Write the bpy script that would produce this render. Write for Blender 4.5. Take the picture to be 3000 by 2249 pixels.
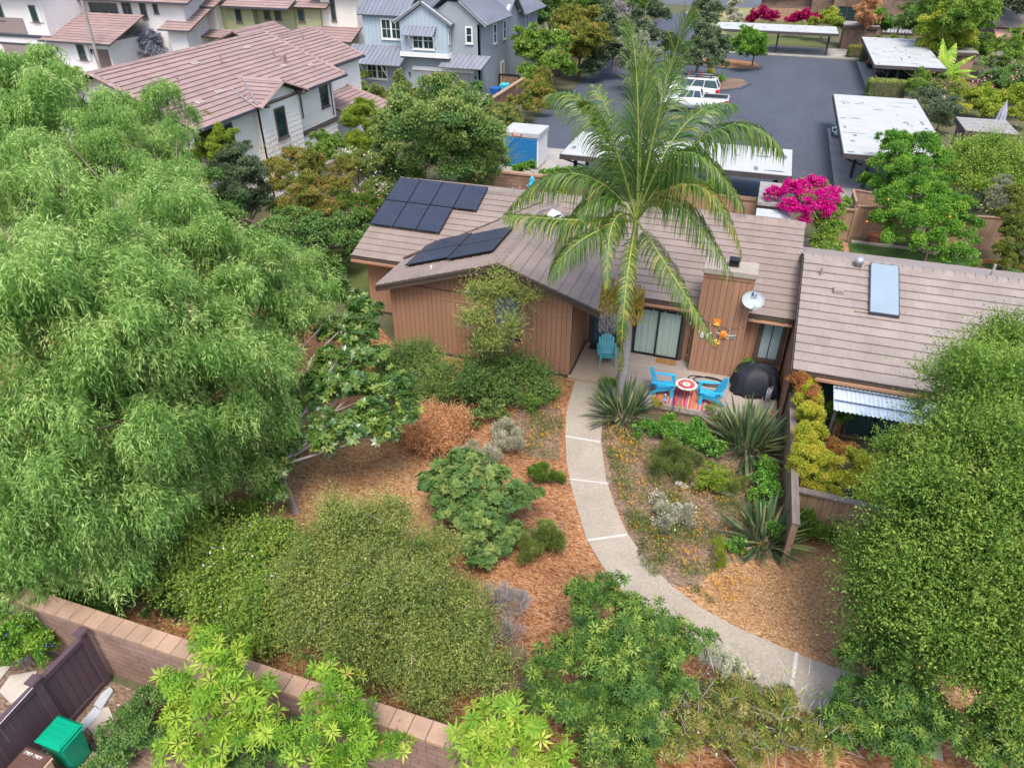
import bpy, math, random
import numpy as np
from mathutils import Vector, Matrix
R = math.radians
random.seed(7)
rng = np.random.default_rng(11)
for o in list(bpy.data.objects): bpy.data.objects.remove(o)
sc = bpy.context.scene
col = sc.collection
# ---------------------------------------------------------------- camera, sky, sun, exposure
CAMZ, PITCH, YAW, FPX = 15.3, 34.0, 18.5, 2089.0
cam = bpy.data.cameras.new('camera'); camo = bpy.data.objects.new('camera', cam); col.objects.link(camo)
camo.location = (0, 0, CAMZ); camo.rotation_euler = (R(90 - PITCH), 0, R(YAW))
cam.sensor_width = 36; cam.lens = FPX / 3000 * 36; cam.clip_end = 2000; cam.clip_start = .1
sc.camera = camo
w = bpy.data.worlds.new('World'); sc.world = w; w.use_nodes = True
nt = w.node_tree; bg = nt.nodes['Background']
sky = nt.nodes.new('ShaderNodeTexSky'); sky.sky_type = 'NISHITA'; sky.sun_disc = False
SUN_EL, SUN_ROT = 62, 158
sky.sun_elevation = R(SUN_EL); sky.sun_rotation = R(SUN_ROT); sky.air_density = 1.0; sky.dust_density = 3.5; sky.ozone_density = 1.0
nt.links.new(sky.outputs[0], bg.inputs[0]); bg.inputs[1].default_value = .15
sl = bpy.data.lights.new('sun', 'SUN'); sl.energy = 1.5; sl.angle = R(20); sl.color = (1, .95, .87)
so = bpy.data.objects.new('sun', sl); col.objects.link(so)
sd = Vector((math.sin(R(SUN_ROT)) * math.cos(R(SUN_EL)), math.cos(R(SUN_ROT)) * math.cos(R(SUN_EL)), math.sin(R(SUN_EL))))
so.rotation_euler = (-sd).to_track_quat('-Z', 'Y').to_euler()
sc.render.engine = 'CYCLES'
sc.cycles.max_bounces = 6; sc.cycles.diffuse_bounces = 3; sc.cycles.glossy_bounces = 2; sc.cycles.transmission_bounces = 3; sc.cycles.transparent_max_bounces = 4
sc.view_settings.view_transform = 'Standard'; sc.view_settings.look = 'None'
sc.view_settings.exposure = 1.0; sc.view_settings.gamma = 1.0; sc.view_settings.use_curve_mapping = False

# ---------------------------------------------------------------- survey of the photograph: a sighting ray met with a known height
_p, _y = R(PITCH), R(YAW)
_fw = np.array([-math.sin(_y) * math.cos(_p), math.cos(_y) * math.cos(_p), -math.sin(_p)])
_rt = np.array([math.cos(_y), math.sin(_y), 0]); _up = np.cross(_rt, _fw)
def at(fx, fy, z=0.0):
    "world point at height z sighted at (fx, fy) of the 2212 px wide picture"
    px, py = fx * 3000 / 2212, fy * 3000 / 2212
    d = _fw + _rt * (px - 1500) / FPX - _up * (py - 1124.5) / FPX
    t = (z - CAMZ) / d[2]
    return Vector((d[0] * t, d[1] * t, z))

# ---------------------------------------------------------------- objects
WL = {}
def setp(o, label=None, cat=None, group=None, kind=None):
    if label: o['label'] = label
    if cat: o['category'] = cat
    if group: o['group'] = group
    if kind: o['kind'] = kind
def thing(name, label, cat, loc=(0, 0, 0), rz=0, group=None):
    o = bpy.data.objects.new(name, None); col.objects.link(o); o.location = loc; o.rotation_euler = (0, 0, rz)
    o.empty_display_size = .3
    WL[o.name] = Vector(loc) if rz == 0 else Vector((0, 0, 0)); setp(o, label, cat, group); return o
def dup(root, loc, rz=0, label=None, group=None, scale=None):
    r = root.copy(); col.objects.link(r); r.location = loc; r.rotation_euler = (0, 0, rz)
    if scale: r.scale = (scale,) * 3
    if label: r['label'] = label
    if group: r['group'] = group
    for ch in [c for c in bpy.data.objects if c.parent == root]:
        c = ch.copy(); col.objects.link(c); c.parent = r
        for g in [x for x in bpy.data.objects if x.parent == ch]:
            d = g.copy(); col.objects.link(d); d.parent = c
    return r
def new_mesh_obj(name, me, mats, parent, loc):
    o = bpy.data.objects.new(name, me); col.objects.link(o)
    for m in mats: me.materials.append(m)
    if parent is not None:
        o.parent = parent; WL[o.name] = WL[parent.name]
    else:
        o.location = loc; WL[o.name] = Vector(loc)
    return o
SPLIT = {'gutter', 'downspout', 'white_trim', 'trim_band', 'shutter', 'vent_pipe', 'awning_bracket', 'vent_tiles', 'awning_post', 'post', 'beam', 'door_leaf', 'gable_vent', 'clamp', 'meter_box', 'batten', 'joint_batten', 'rail', 'glazing_bar', 'base_board', 'valley_flashing', 'pane', 'bumper', 'strap', 'awning_frame', 'bed_rail', 'support'}
class MB:
    def __init__(s, M=None):
        s.v = []; s.f = []; s.m = []; s.t = []; s.sm = []; s.M = M or Matrix(); s.adds = []; s.mi = 0; s.tint = .5; s.smooth = False
    def add(s, vs, fs):
        b = len(s.v); s.v += [(s.M @ Vector(v))[:] for v in vs]
        for f in fs: s.f.append([b + i for i in f]); s.m.append(s.mi); s.t.append(s.tint); s.sm.append(s.smooth)
        s.adds.append((b, len(s.v), len(s.f) - len(fs), len(s.f)))
        return s
    def box(s, x0, x1, y0, y1, z0, z1):
        return s.add([(x0, y0, z0), (x1, y0, z0), (x1, y1, z0), (x0, y1, z0), (x0, y0, z1), (x1, y0, z1), (x1, y1, z1), (x0, y1, z1)],
              [(0, 3, 2, 1), (4, 5, 6, 7), (0, 1, 5, 4), (1, 2, 6, 5), (2, 3, 7, 6), (3, 0, 4, 7)])
    def prism(s, poly, vec):
        n = len(poly); vec = Vector(vec); P = [Vector(p) for p in poly]
        return s.add(P + [p + vec for p in P], [tuple(range(n))[::-1], tuple(range(n, 2 * n))] + [(i, (i + 1) % n, n + (i + 1) % n, n + i) for i in range(n)])
    def beam(s, a, b, wx, wz):
        "rectangular bar from a to b"
        a = Vector(a); b = Vector(b); d = (b - a).normalized(); up = Vector((0, 0, 1)) if abs(d.z) < .95 else Vector((0, 1, 0))
        sx = d.cross(up).normalized() * wx / 2; sz = sx.cross(d).normalized() * wz / 2
        return s.prism([a - sx - sz, a + sx - sz, a + sx + sz, a - sx + sz], b - a)
    def tube(s, pts, r, n=6):
        pts = [Vector(p) for p in pts]; rs = r if isinstance(r, (list, tuple)) else [r] * len(pts)
        vs = []; ref = None
        for i, p in enumerate(pts):
            d = (pts[min(i + 1, len(pts) - 1)] - pts[max(i - 1, 0)]).normalized()
            if ref is None: ref = Vector((0, 0, 1)) if abs(d.z) < .9 else Vector((1, 0, 0))
            a = (ref - d * ref.dot(d)).normalized(); b = d.cross(a); ref = a
            vs += [p + (a * math.cos(2 * math.pi * k / n) + b * math.sin(2 * math.pi * k / n)) * rs[i] for k in range(n)]
        fs = [(i * n + k, i * n + (k + 1) % n, (i + 1) * n + (k + 1) % n, (i + 1) * n + k) for i in range(len(pts) - 1) for k in range(n)]
        sm = s.smooth; s.smooth = True; s.add(vs, fs); s.smooth = sm
        L = len(pts) - 1
        return s.add(vs[:n] + vs[L * n:], [tuple(range(n))[::-1], tuple(range(n, 2 * n))])
    def lathe(s, prof, c=(0, 0, 0), n=20):
        c = Vector(c); vs = [c + Vector((r * math.cos(2 * math.pi * k / n), r * math.sin(2 * math.pi * k / n), z)) for r, z in prof for k in range(n)]
        fs = [(i * n + k, i * n + (k + 1) % n, (i + 1) * n + (k + 1) % n, (i + 1) * n + k) for i in range(len(prof) - 1) for k in range(n)]
        return s.add(vs, fs + [tuple(range(n))[::-1], tuple(range((len(prof) - 1) * n, len(prof) * n))])
    def ball(s, c, r, sz=1, n=8):
        pr = [(max(r * math.sin(math.pi * i / n), .001), -r * sz * math.cos(math.pi * i / n)) for i in range(n + 1)]
        sm = s.smooth; s.smooth = True; s.lathe(pr, c, n + 4); s.smooth = sm; return s
    def loft(s, rings, close=True):
        n = len(rings[0]); vs = [p for r in rings for p in r]
        fs = [(i * n + k, i * n + (k + 1) % n, (i + 1) * n + (k + 1) % n, (i + 1) * n + k) for i in range(len(rings) - 1) for k in range(n)]
        L = (len(rings) - 1) * n
        if close: fs += [tuple(range(n))[::-1], tuple(range(L, L + n))]
        return s.add(vs, fs)
    def sheet(s, poly, z):
        return s.add([(p[0], p[1], z) for p in poly], [tuple(range(len(poly)))])
    def pieces(s):
        "the separate pieces of this mesh: shapes whose bounds touch belong together"
        bb = [(np.min(np.array(s.v[a:b]), 0) - .02, np.max(np.array(s.v[a:b]), 0) + .02) for a, b, _, _ in s.adds]
        n = len(bb); par = list(range(n))
        def fd(i):
            while par[i] != i: i = par[i]
            return i
        for i in range(n):
            for j in range(i):
                if (bb[i][0] <= bb[j][1]).all() and (bb[j][0] <= bb[i][1]).all(): par[fd(i)] = fd(j)
        out = {}
        for i, (a, b, c, d) in enumerate(s.adds):
            q = out.setdefault(fd(i), MB()); o = len(q.v) - a; q.v += s.v[a:b]
            q.f += [[k + o for k in f] for f in s.f[c:d]]; q.m += s.m[c:d]; q.t += s.t[c:d]; q.sm += s.sm[c:d]; q.adds.append((0, 0, 0, 0))
        return list(out.values())
    def build(s, name, mats, parent=None, loc=(0, 0, 0), label=None, cat=None, group=None, kind=None, bevel=0):
        if not isinstance(mats, (list, tuple)): mats = [mats]
        if parent is not None and name in SPLIT:
            sub = s.pieces()
            if len(sub) > 1:
                return [q.build(name + ' ', mats, parent, loc, label, cat, group, kind, bevel) for q in sub][0]
        name = name.strip()
        off = WL[parent.name] if parent is not None else Vector(loc)
        me = bpy.data.meshes.new(name)
        me.from_pydata([(v[0] - off.x, v[1] - off.y, v[2] - off.z) for v in s.v], [], s.f)
        me.polygons.foreach_set('material_index', s.m); me.polygons.foreach_set('use_smooth', s.sm)
        at_ = me.attributes.new('tint', 'FLOAT', 'FACE'); at_.data.foreach_set('value', s.t)
        me.update()
        o = new_mesh_obj(name, me, mats, parent, loc); setp(o, label, cat, group, kind)
        if bevel:
            b = o.modifiers.new('bevel', 'BEVEL'); b.width = bevel; b.segments = 2; b.limit_method = 'ANGLE'
        return o
def face_y(Y): return Matrix.Translation((0, Y, 0))                    # wall plane facing the street side (-Y); local x = X
def face_px(X): return Matrix.Translation((X, 0, 0)) @ Matrix.Rotation(R(90), 4, 'Z')   # wall facing +X; local x = Y
def face_nx(X): return Matrix.Translation((X, 0, 0)) @ Matrix.Rotation(R(-90), 4, 'Z')  # wall facing -X; local x = -Y

# ---------------------------------------------------------------- materials
def mat(name, c, rough=.75, var=.12, scale=2.5, tv=0, bump=0, metal=0, c2=None, stretch=(1, 1, 1), spec=.3, fine=0, coat=0):
    m = bpy.data.materials.new(name); m.use_nodes = True; N = m.node_tree.nodes; L = m.node_tree.links
    b = N['Principled BSDF']; b.inputs['Roughness'].default_value = rough; b.inputs['Metallic'].default_value = metal
    b.inputs['Specular IOR Level'].default_value = spec
    if coat: b.inputs['Coat Weight'].default_value = coat
    tc = N.new('ShaderNodeTexCoord'); mp = N.new('ShaderNodeMapping'); mp.inputs['Scale'].default_value = stretch
    L.new(tc.outputs['Object'], mp.inputs[0])
    no = N.new('ShaderNodeTexNoise'); no.inputs['Scale'].default_value = scale; no.inputs['Detail'].default_value = 6; no.inputs['Roughness'].default_value = .65
    L.new(mp.outputs[0], no.inputs['Vector'])
    cr = N.new('ShaderNodeValToRGB'); e = cr.color_ramp.elements
    lo = c2 or tuple(x * (1 - var) for x in c); hi = c if c2 else tuple(min(1, x * (1 + var)) for x in c)
    e[0].position = .32; e[0].color = (*lo, 1); e[1].position = .68; e[1].color = (*hi, 1)
    L.new(no.outputs['Fac'], cr.inputs[0]); out = cr.outputs[0]
    if tv:
        a = N.new('ShaderNodeAttribute'); a.attribute_name = 'tint'
        mr = N.new('ShaderNodeMapRange'); mr.inputs['To Min'].default_value = 1 - tv; mr.inputs['To Max'].default_value = 1 + tv
        L.new(a.outputs['Fac'], mr.inputs['Value'])
        mx = N.new('ShaderNodeVectorMath'); mx.operation = 'SCALE'; L.new(out, mx.inputs[0]); L.new(mr.outputs[0], mx.inputs['Scale']); out = mx.outputs[0]
    if fine:
        n2 = N.new('ShaderNodeTexNoise'); n2.inputs['Scale'].default_value = scale * 18; n2.inputs['Detail'].default_value = 3; L.new(mp.outputs[0], n2.inputs['Vector'])
        mr = N.new('ShaderNodeMapRange'); mr.inputs['From Min'].default_value = .3; mr.inputs['From Max'].default_value = .7
        mr.inputs['To Min'].default_value = 1 - fine; mr.inputs['To Max'].default_value = 1 + fine; L.new(n2.outputs['Fac'], mr.inputs['Value'])
        mx = N.new('ShaderNodeVectorMath'); mx.operation = 'SCALE'; L.new(out, mx.inputs[0]); L.new(mr.outputs[0], mx.inputs['Scale']); out = mx.outputs[0]
    L.new(out, b.inputs['Base Color'])
    if bump:
        bp = N.new('ShaderNodeBump'); bp.inputs['Strength'].default_value = bump; bp.inputs['Distance'].default_value = .03
        n3 = N.new('ShaderNodeTexNoise'); n3.inputs['Scale'].default_value = scale * 8; n3.inputs['Detail'].default_value = 5; L.new(mp.outputs[0], n3.inputs['Vector'])
        L.new(n3.outputs['Fac'], bp.inputs['Height']); L.new(bp.outputs[0], b.inputs['Normal'])
    return m
def leafmat(name, stops, trans=.3, rough=.5, spec=.35):
    "leaf colour picked per leaf from the stops (old growth to young growth)"
    m = bpy.data.materials.new(name); m.use_nodes = True; N = m.node_tree.nodes; L = m.node_tree.links
    b = N['Principled BSDF']; b.inputs['Roughness'].default_value = rough; b.inputs['Specular IOR Level'].default_value = spec
    a = N.new('ShaderNodeAttribute'); a.attribute_name = 'tint'
    cr = N.new('ShaderNodeValToRGB'); el = cr.color_ramp.elements
    for i, c in enumerate(stops):
        p = i / (len(stops) - 1)
        if i < 2: e = el[i]; e.position = p
        else: e = el.new(p)
        e.color = (*c, 1)
    # positions of first two must be reset when there are more stops
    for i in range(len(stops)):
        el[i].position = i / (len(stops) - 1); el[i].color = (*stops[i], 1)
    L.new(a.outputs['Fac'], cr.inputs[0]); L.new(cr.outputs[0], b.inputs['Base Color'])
    t = N.new('ShaderNodeBsdfTranslucent'); hs = N.new('ShaderNodeHueSaturation'); hs.inputs['Value'].default_value = 1.5; hs.inputs['Saturation'].default_value = 1.1
    L.new(cr.outputs[0], hs.inputs['Color']); L.new(hs.outputs[0], t.inputs['Color'])
    mx = N.new('ShaderNodeMixShader'); mx.inputs[0].default_value = trans
    L.new(b.outputs[0], mx.inputs[1]); L.new(t.outputs[0], mx.inputs[2]); L.new(mx.outputs[0], N['Material Output'].inputs['Surface'])
    return m
def glassmat(name, c=(.02, .05, .06), clear=0.0, rough=.06):
    m = mat(name, c, rough, .3, 1.2, spec=.7)
    if clear:
        N = m.node_tree.nodes; L = m.node_tree.links; t = N.new('ShaderNodeBsdfTransparent'); t.inputs[0].default_value = (.94, .98, .97, 1)
        mx = N.new('ShaderNodeMixShader'); mx.inputs[0].default_value = clear
        L.new(N['Principled BSDF'].outputs[0], mx.inputs[1]); L.new(t.outputs[0], mx.inputs[2]); L.new(mx.outputs[0], N['Material Output'].inputs['Surface'])
    return m
def brickmat(name, c1, c2, mortar, bw=.4, bh=.2, ms=.012, plane='xz', rough=.85, bump=.4, off=.5, patch=.25):
    m = bpy.data.materials.new(name); m.use_nodes = True; N = m.node_tree.nodes; L = m.node_tree.links
    b = N['Principled BSDF']; b.inputs['Roughness'].default_value = rough; b.inputs['Specular IOR Level'].default_value = .2
    tc = N.new('ShaderNodeTexCoord'); sp = N.new('ShaderNodeSeparateXYZ'); cb = N.new('ShaderNodeCombineXYZ'); L.new(tc.outputs['Object'], sp.inputs[0])
    ad = N.new('ShaderNodeMath'); ad.operation = 'ADD'; L.new(sp.outputs[0], ad.inputs[0])
    if plane == 'xz': L.new(sp.outputs[1], ad.inputs[1]); L.new(ad.outputs[0], cb.inputs[0]); L.new(sp.outputs[2], cb.inputs[1])
    else: L.new(sp.outputs[0], cb.inputs[0]); L.new(sp.outputs[1], cb.inputs[1])
    bk = N.new('ShaderNodeTexBrick'); bk.offset = off; L.new(cb.outputs[0], bk.inputs['Vector'])
    for k, v in (('Color1', (*c1, 1)), ('Color2', (*c2, 1)), ('Mortar', (*mortar, 1)), ('Scale', 1), ('Mortar Size', ms), ('Brick Width', bw), ('Row Height', bh), ('Bias', 0)): bk.inputs[k].default_value = v
    no = N.new('ShaderNodeTexNoise'); no.inputs['Scale'].default_value = 1.3; no.inputs['Detail'].default_value = 7; L.new(tc.outputs['Object'], no.inputs['Vector'])
    mr = N.new('ShaderNodeMapRange'); mr.inputs['From Min'].default_value = .3; mr.inputs['From Max'].default_value = .7; mr.inputs['To Min'].default_value = 1 - patch; mr.inputs['To Max'].default_value = 1 + patch
    L.new(no.outputs['Fac'], mr.inputs['Value'])
    mx = N.new('ShaderNodeVectorMath'); mx.operation = 'SCALE'; L.new(bk.outputs['Color'], mx.inputs[0]); L.new(mr.outputs[0], mx.inputs['Scale']); L.new(mx.outputs[0], b.inputs['Base Color'])
    bp = N.new('ShaderNodeBump'); bp.inputs['Strength'].default_value = bump; bp.inputs['Distance'].default_value = .02; bp.invert = True
    L.new(bk.outputs['Fac'], bp.inputs['Height']); L.new(bp.outputs[0], b.inputs['Normal'])
    return m
def chipmat(name, cols, scale=14, base=None):
    "wood chips: stretched voronoi cells in several directions, each cell one of the colours"
    m = bpy.data.materials.new(name); m.use_nodes = True; N = m.node_tree.nodes; L = m.node_tree.links
    b = N['Principled BSDF']; b.inputs['Roughness'].default_value = .9; b.inputs['Specular IOR Level'].default_value = .1
    tc = N.new('ShaderNodeTexCoord'); out = None; hh = []
    for i, (ang, st) in enumerate(((20, 2.6), (95, 2.8))):
        mp = N.new('ShaderNodeMapping'); mp.inputs['Rotation'].default_value[2] = R(ang); mp.inputs['Scale'].default_value = (1, st, 1); L.new(tc.outputs['Object'], mp.inputs[0])
        vo = N.new('ShaderNodeTexVoronoi'); vo.inputs['Scale'].default_value = scale * (1 + .3 * i); L.new(mp.outputs[0], vo.inputs['Vector'])
        sp = N.new('ShaderNodeSeparateColor'); L.new(vo.outputs['Color'], sp.inputs[0])
        cr = N.new('ShaderNodeValToRGB'); el = cr.color_ramp.elements
        for k in range(2, len(cols)): el.new(.5)
        for k in range(len(cols)): el[k].position = k / (len(cols) - 1); el[k].color = (*cols[k], 1)
        L.new(sp.outputs[i], cr.inputs[0]); hh.append(sp.outputs[1])
        if out is None: out = cr.outputs[0]
        else:
            mx = N.new('ShaderNodeMix'); mx.data_type = 'RGBA'; no = N.new('ShaderNodeTexNoise'); no.inputs['Scale'].default_value = 5; L.new(tc.outputs['Object'], no.inputs['Vector'])
            r2 = N.new('ShaderNodeMapRange'); r2.inputs['From Min'].default_value = .45; r2.inputs['From Max'].default_value = .55; L.new(no.outputs['Fac'], r2.inputs['Value'])
            L.new(r2.outputs[0], mx.inputs[0]); L.new(out, mx.inputs[6]); L.new(cr.outputs[0], mx.inputs[7]); out = mx.outputs[2]
    no = N.new('ShaderNodeTexNoise'); no.inputs['Scale'].default_value = .55; no.inputs['Detail'].default_value = 4; L.new(tc.outputs['Object'], no.inputs['Vector'])
    mr = N.new('ShaderNodeMapRange'); mr.inputs['From Min'].default_value = .3; mr.inputs['From Max'].default_value = .7; mr.inputs['To Min'].default_value = .72; mr.inputs['To Max'].default_value = 1.2
    L.new(no.outputs['Fac'], mr.inputs['Value']); sc_ = N.new('ShaderNodeVectorMath'); sc_.operation = 'SCALE'; L.new(out, sc_.inputs[0]); L.new(mr.outputs[0], sc_.inputs['Scale']); L.new(sc_.outputs[0], b.inputs['Base Color'])
    bp = N.new('ShaderNodeBump'); bp.inputs['Strength'].default_value = .6; bp.inputs['Distance'].default_value = .03; L.new(hh[0], bp.inputs['Height']); L.new(bp.outputs[0], b.inputs['Normal'])
    return m
M = {}
M['asphalt'] = mat('asphalt', (.07, .08, .103), .8, .14, .25, fine=.10, stretch=(1, .35, 1), bump=.1)
M['street'] = mat('street_asphalt', (.1, .11, .13), .85, .12, .2, fine=.08)
M['concrete'] = mat('concrete', (.33, .31, .29), .85, .2, .7, fine=.1)
M['aggregate'] = mat('exposed_aggregate', (.35, .305, .25), .9, .10, .9, fine=.15, bump=.2)
M['tan_slab'] = mat('tan_slab', (.36, .29, .215), .8, .08, 2, fine=.08)
M['joint'] = mat('pale_joint', (.52, .50, .47), .85, .1, 5)
M['mulch_red'] = chipmat('mulch_red', [(.13, .05, .022), (.27, .115, .05), (.36, .17, .08), (.47, .28, .16), (.22, .09, .04)], 9)
M['mulch_tan'] = chipmat('mulch_tan', [(.17, .08, .035), (.33, .18, .08), (.43, .25, .12), (.52, .35, .2), (.26, .13, .06)], 9)
M['soil'] = chipmat('bed_soil', [(.10, .065, .045), (.2, .14, .10), (.28, .20, .15), (.14, .09, .06), (.33, .26, .2)], 8)
M['ground'] = mat('ground', (.13, .11, .07), .95, .3, .3, c2=(.075, .09, .035), fine=.2)
M['lawn'] = mat('lawn', (.075, .115, .025), .95, .3, .8, c2=(.12, .12, .05), fine=.25)
M['turf'] = mat('turf', (.06, .12, .025), .95, .25, 1.5, fine=.2)
M['drygrass'] = mat('dry_grass', (.30, .26, .12), .95, .3, .15, c2=(.17, .2, .07), fine=.2)
M['roof_brown'] = mat('roof_tile_brown', (.25, .2, .178), .85, .09, 1.0, tv=.07, fine=.1, bump=.15)
M['roof_grey'] = mat('roof_tile_greybrown', (.275, .232, .215), .85, .10, 1.0, tv=.09, fine=.1, bump=.15)
M['roof_mauve'] = mat('roof_tile_mauve', (.30, .212, .2), .8, .08, .8, tv=.12, fine=.06)
M['roof_under'] = mat('roof_underlay', (.07, .05, .04), .9)
M['fascia'] = mat('dark_brown_trim', (.078, .058, .047), .7, .2, 3, stretch=(.3, 1, 1))
M['siding'] = mat('brown_siding', (.345, .19, .12), .75, .08, 1.0, stretch=(1, 1, .4), tv=.05, fine=.06)
M['siding_dark'] = mat('siding_groove', (.07, .035, .025), .9)
M['chimney_cap'] = mat('chimney_cap', (.36, .31, .27), .8, .15, 3)
M['fence_wood'] = mat('fence_wood', (.29, .195, .125), .85, .22, 2.5, tv=.14, stretch=(3, 3, .5), fine=.1)
M['fence_brown'] = mat('brown_fence', (.34, .21, .145), .85, .10, 2, tv=.08, stretch=(2, 2, .6))
M['fence_cap'] = mat('weathered_cap', (.2, .165, .145), .9, .25, 3, stretch=(3, .6, 3))
M['deck'] = mat('deck_boards', (.335, .285, .255), .8, .10, 1.5, tv=.07, stretch=(.5, 4, 1), fine=.06)
M['white_roof'] = mat('white_membrane', (.42, .43, .425), .6, .08, .8, fine=.04)
M['stain'] = mat('roof_stain', (.16, .18, .2), .8, .3, 4)
M['carport'] = mat('carport_timber', (.07, .06, .062), .75, .2, 2)
M['black'] = mat('black_metal', (.015, .015, .017), .45, .1)
M['rubber'] = mat('rubber', (.018, .018, .02), .7, .1)
M['white'] = mat('white_paint', (.72, .72, .7), .5, .04)
M['white_siding'] = mat('cream_lap_siding', (.8, .78, .72), .65, .04, .6, stretch=(.3, .3, 1))
M['stucco_cream'] = mat('cream_stucco', (.7, .66, .6), .9, .06, .6, fine=.04)
M['stucco_white'] = mat('pale_stucco', (.68, .65, .64), .9, .06, .6, fine=.04)
M['green_siding'] = mat('olive_siding', (.33, .345, .20), .7, .06, .6)
M['grey_stucco'] = mat('grey_stucco', (.29, .325, .36), .9, .1, .5, fine=.05)
M['blue_batten'] = mat('blue_grey_board', (.38, .46, .52), .7, .04, .8)
M['metal_roof'] = mat('standing_seam', (.23, .245, .29), .42, .12, .5, metal=.35, stretch=(2, .3, 1))
M['trim_brown'] = mat('brown_trim', (.14, .10, .09), .7, .1)
M['gutter'] = mat('dark_gutter', (.06, .065, .08), .5, .1)
M['garage_brown'] = mat('garage_door_brown', (.26, .21, .2), .6, .05)
M['garage_grey'] = mat('garage_door_taupe', (.31, .28, .28), .6, .05)
M['glass'] = glassmat('window_glass', (.018, .045, .05))
M['clear'] = glassmat('clear_glass', (.03, .06, .065), .9)
M['curtain'] = mat('curtain', (.62, .66, .62), .9, .05, 2)
M['curtain_grey'] = mat('curtain_grey', (.52, .56, .6), .9, .05, 2)
M['solar'] = brickmat('solar_cells', (.034, .042, .068), (.038, .047, .075), (.06, .07, .095), .16, .16, .006, 'xy', .25, 0, 0, .1)
M['solar_frame'] = mat('solar_frame', (.03, .03, .035), .4, .1, metal=.5)
M['steel'] = mat('grey_steel', (.45, .47, .5), .4, .1, metal=.6)
M['plastic_grey'] = mat('grey_plastic', (.35, .38, .4), .5, .05)
M['dish'] = mat('dish_face', (.34, .40, .44), .45, .03)
M['navy'] = mat('navy_print', (.03, .06, .12), .6, .05)
M['thermal'] = mat('collector_glass', (.25, .32, .38), .22, .06, 1.2, spec=.6)
M['skylight'] = mat('acrylic_dome', (.75, .78, .8), .25, .05)
M['blue'] = mat('blue_plastic', (.035, .40, .66), .45, .06, spec=.4)
M['teal'] = mat('teal_plastic', (.14, .50, .56), .5, .06)
M['cover'] = mat('black_cover', (.018, .021, .03), .55, .2, 3, bump=.2)
M['door_blue'] = mat('dark_teal_door', (.02, .07, .09), .4, .1)
M['coir'] = mat('coir_mat', (.28, .16, .06), .95, .25, 8)
M['darkmat'] = mat('dark_mat', (.05, .05, .055), .95, .25, 8)
M['trunk'] = mat('bark', (.17, .13, .105), .9, .3, 3, stretch=(1, 1, .3), bump=.4)
M['bark_grey'] = mat('pale_bark', (.30, .27, .25), .9, .2, 3, bump=.3)
M['palm_trunk'] = mat('palm_trunk', (.33, .31, .32), .85, .18, 3, stretch=(1, 1, 5), bump=.4)
M['block'] = brickmat('slump_block', (.275, .175, .14), (.31, .205, .165), (.19, .125, .105), .42, .19, .012)
M['block_cap'] = mat('block_cap', (.36, .24, .17), .9, .15, 1.6, tv=.12, fine=.1)
M['brick_old'] = brickmat('brown_brick', (.21, .13, .10), (.26, .17, .13), (.12, .09, .075), .4, .2, .015)
M['shingle'] = brickmat('wood_shingle_wall', (.20, .135, .10), (.255, .18, .14), (.07, .045, .035), .22, .18, .012)
M['shingle_grey'] = brickmat('grey_shingle_wall', (.22, .175, .15), (.29, .235, .2), (.08, .06, .05), .3, .2, .014)
M['tar_roof'] = mat('tar_roof', (.27, .26, .25), .95, .2, 2, fine=.2)
M['purple'] = mat('plum_vinyl_fence', (.095, .062, .078), .6, .08, tv=.06)
M['bin_green'] = mat('green_bin', (.0, .30, .17), .4, .06)
M['bin_brown'] = mat('brown_bin_lid', (.12, .062, .05), .45, .06)
M['bin_tan'] = mat('tan_bin', (.50, .37, .24), .5, .06)
M['flag'] = mat('flagstone', (.46, .41, .36), .9, .14, 2, fine=.12, bump=.3)
M['slab_grey'] = mat('grey_slab', (.42, .46, .5), .8, .12, 2)
M['rock'] = mat('pale_rock', (.46, .42, .37), .9, .2, 6, bump=.3)
M['carwhite'] = mat('white_car_paint', (.72, .73, .74), .25, .02, spec=.5, coat=.5)
M['cardark'] = mat('black_car_paint', (.012, .016, .028), .2, .1, spec=.5, coat=.5)
M['carsilver'] = mat('silver_car_paint', (.55, .58, .62), .25, .03, metal=.4, coat=.5)
M['red_lens'] = mat('red_lens', (.55, .02, .03), .3, .05)
M['pods_blue'] = mat('blue_door_slats', (.02, .17, .42), .5, .05)
M['red_print'] = mat('red_print', (.45, .03, .03), .6, .05)
M['aqua'] = mat('aqua_fabric', (.05, .47, .62), .8, .08)
M['grey_fabric'] = mat('grey_fabric', (.36, .36, .42), .85, .08)
M['terracotta'] = mat('terracotta', (.42, .16, .09), .8, .1)
M['brick_red'] = brickmat('red_brick_edging', (.42, .16, .12), (.5, .22, .17), (.3, .22, .18), .2, .1, .01, 'xy', .85, .3)
M['orange'] = mat('orange_glaze', (.75, .26, .03), .5, .2, 10)
M['yellow'] = mat('yellow_glaze', (.8, .55, .12), .5, .15, 12)
M['copper'] = mat('copper_pipe', (.42, .30, .22), .5, .15)
M['corrugated'] = mat('corrugated_sheet', (.60, .68, .75), .35, .15, 1.5, metal=.3)
M['tarp_blue'] = mat('blue_tarp', (.02, .12, .42), .5, .1)
M['awning_tan'] = mat('tan_awning', (.42, .25, .19), .8, .05)
M['bulb'] = mat('clear_bulb', (.75, .75, .7), .2, .02)
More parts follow.
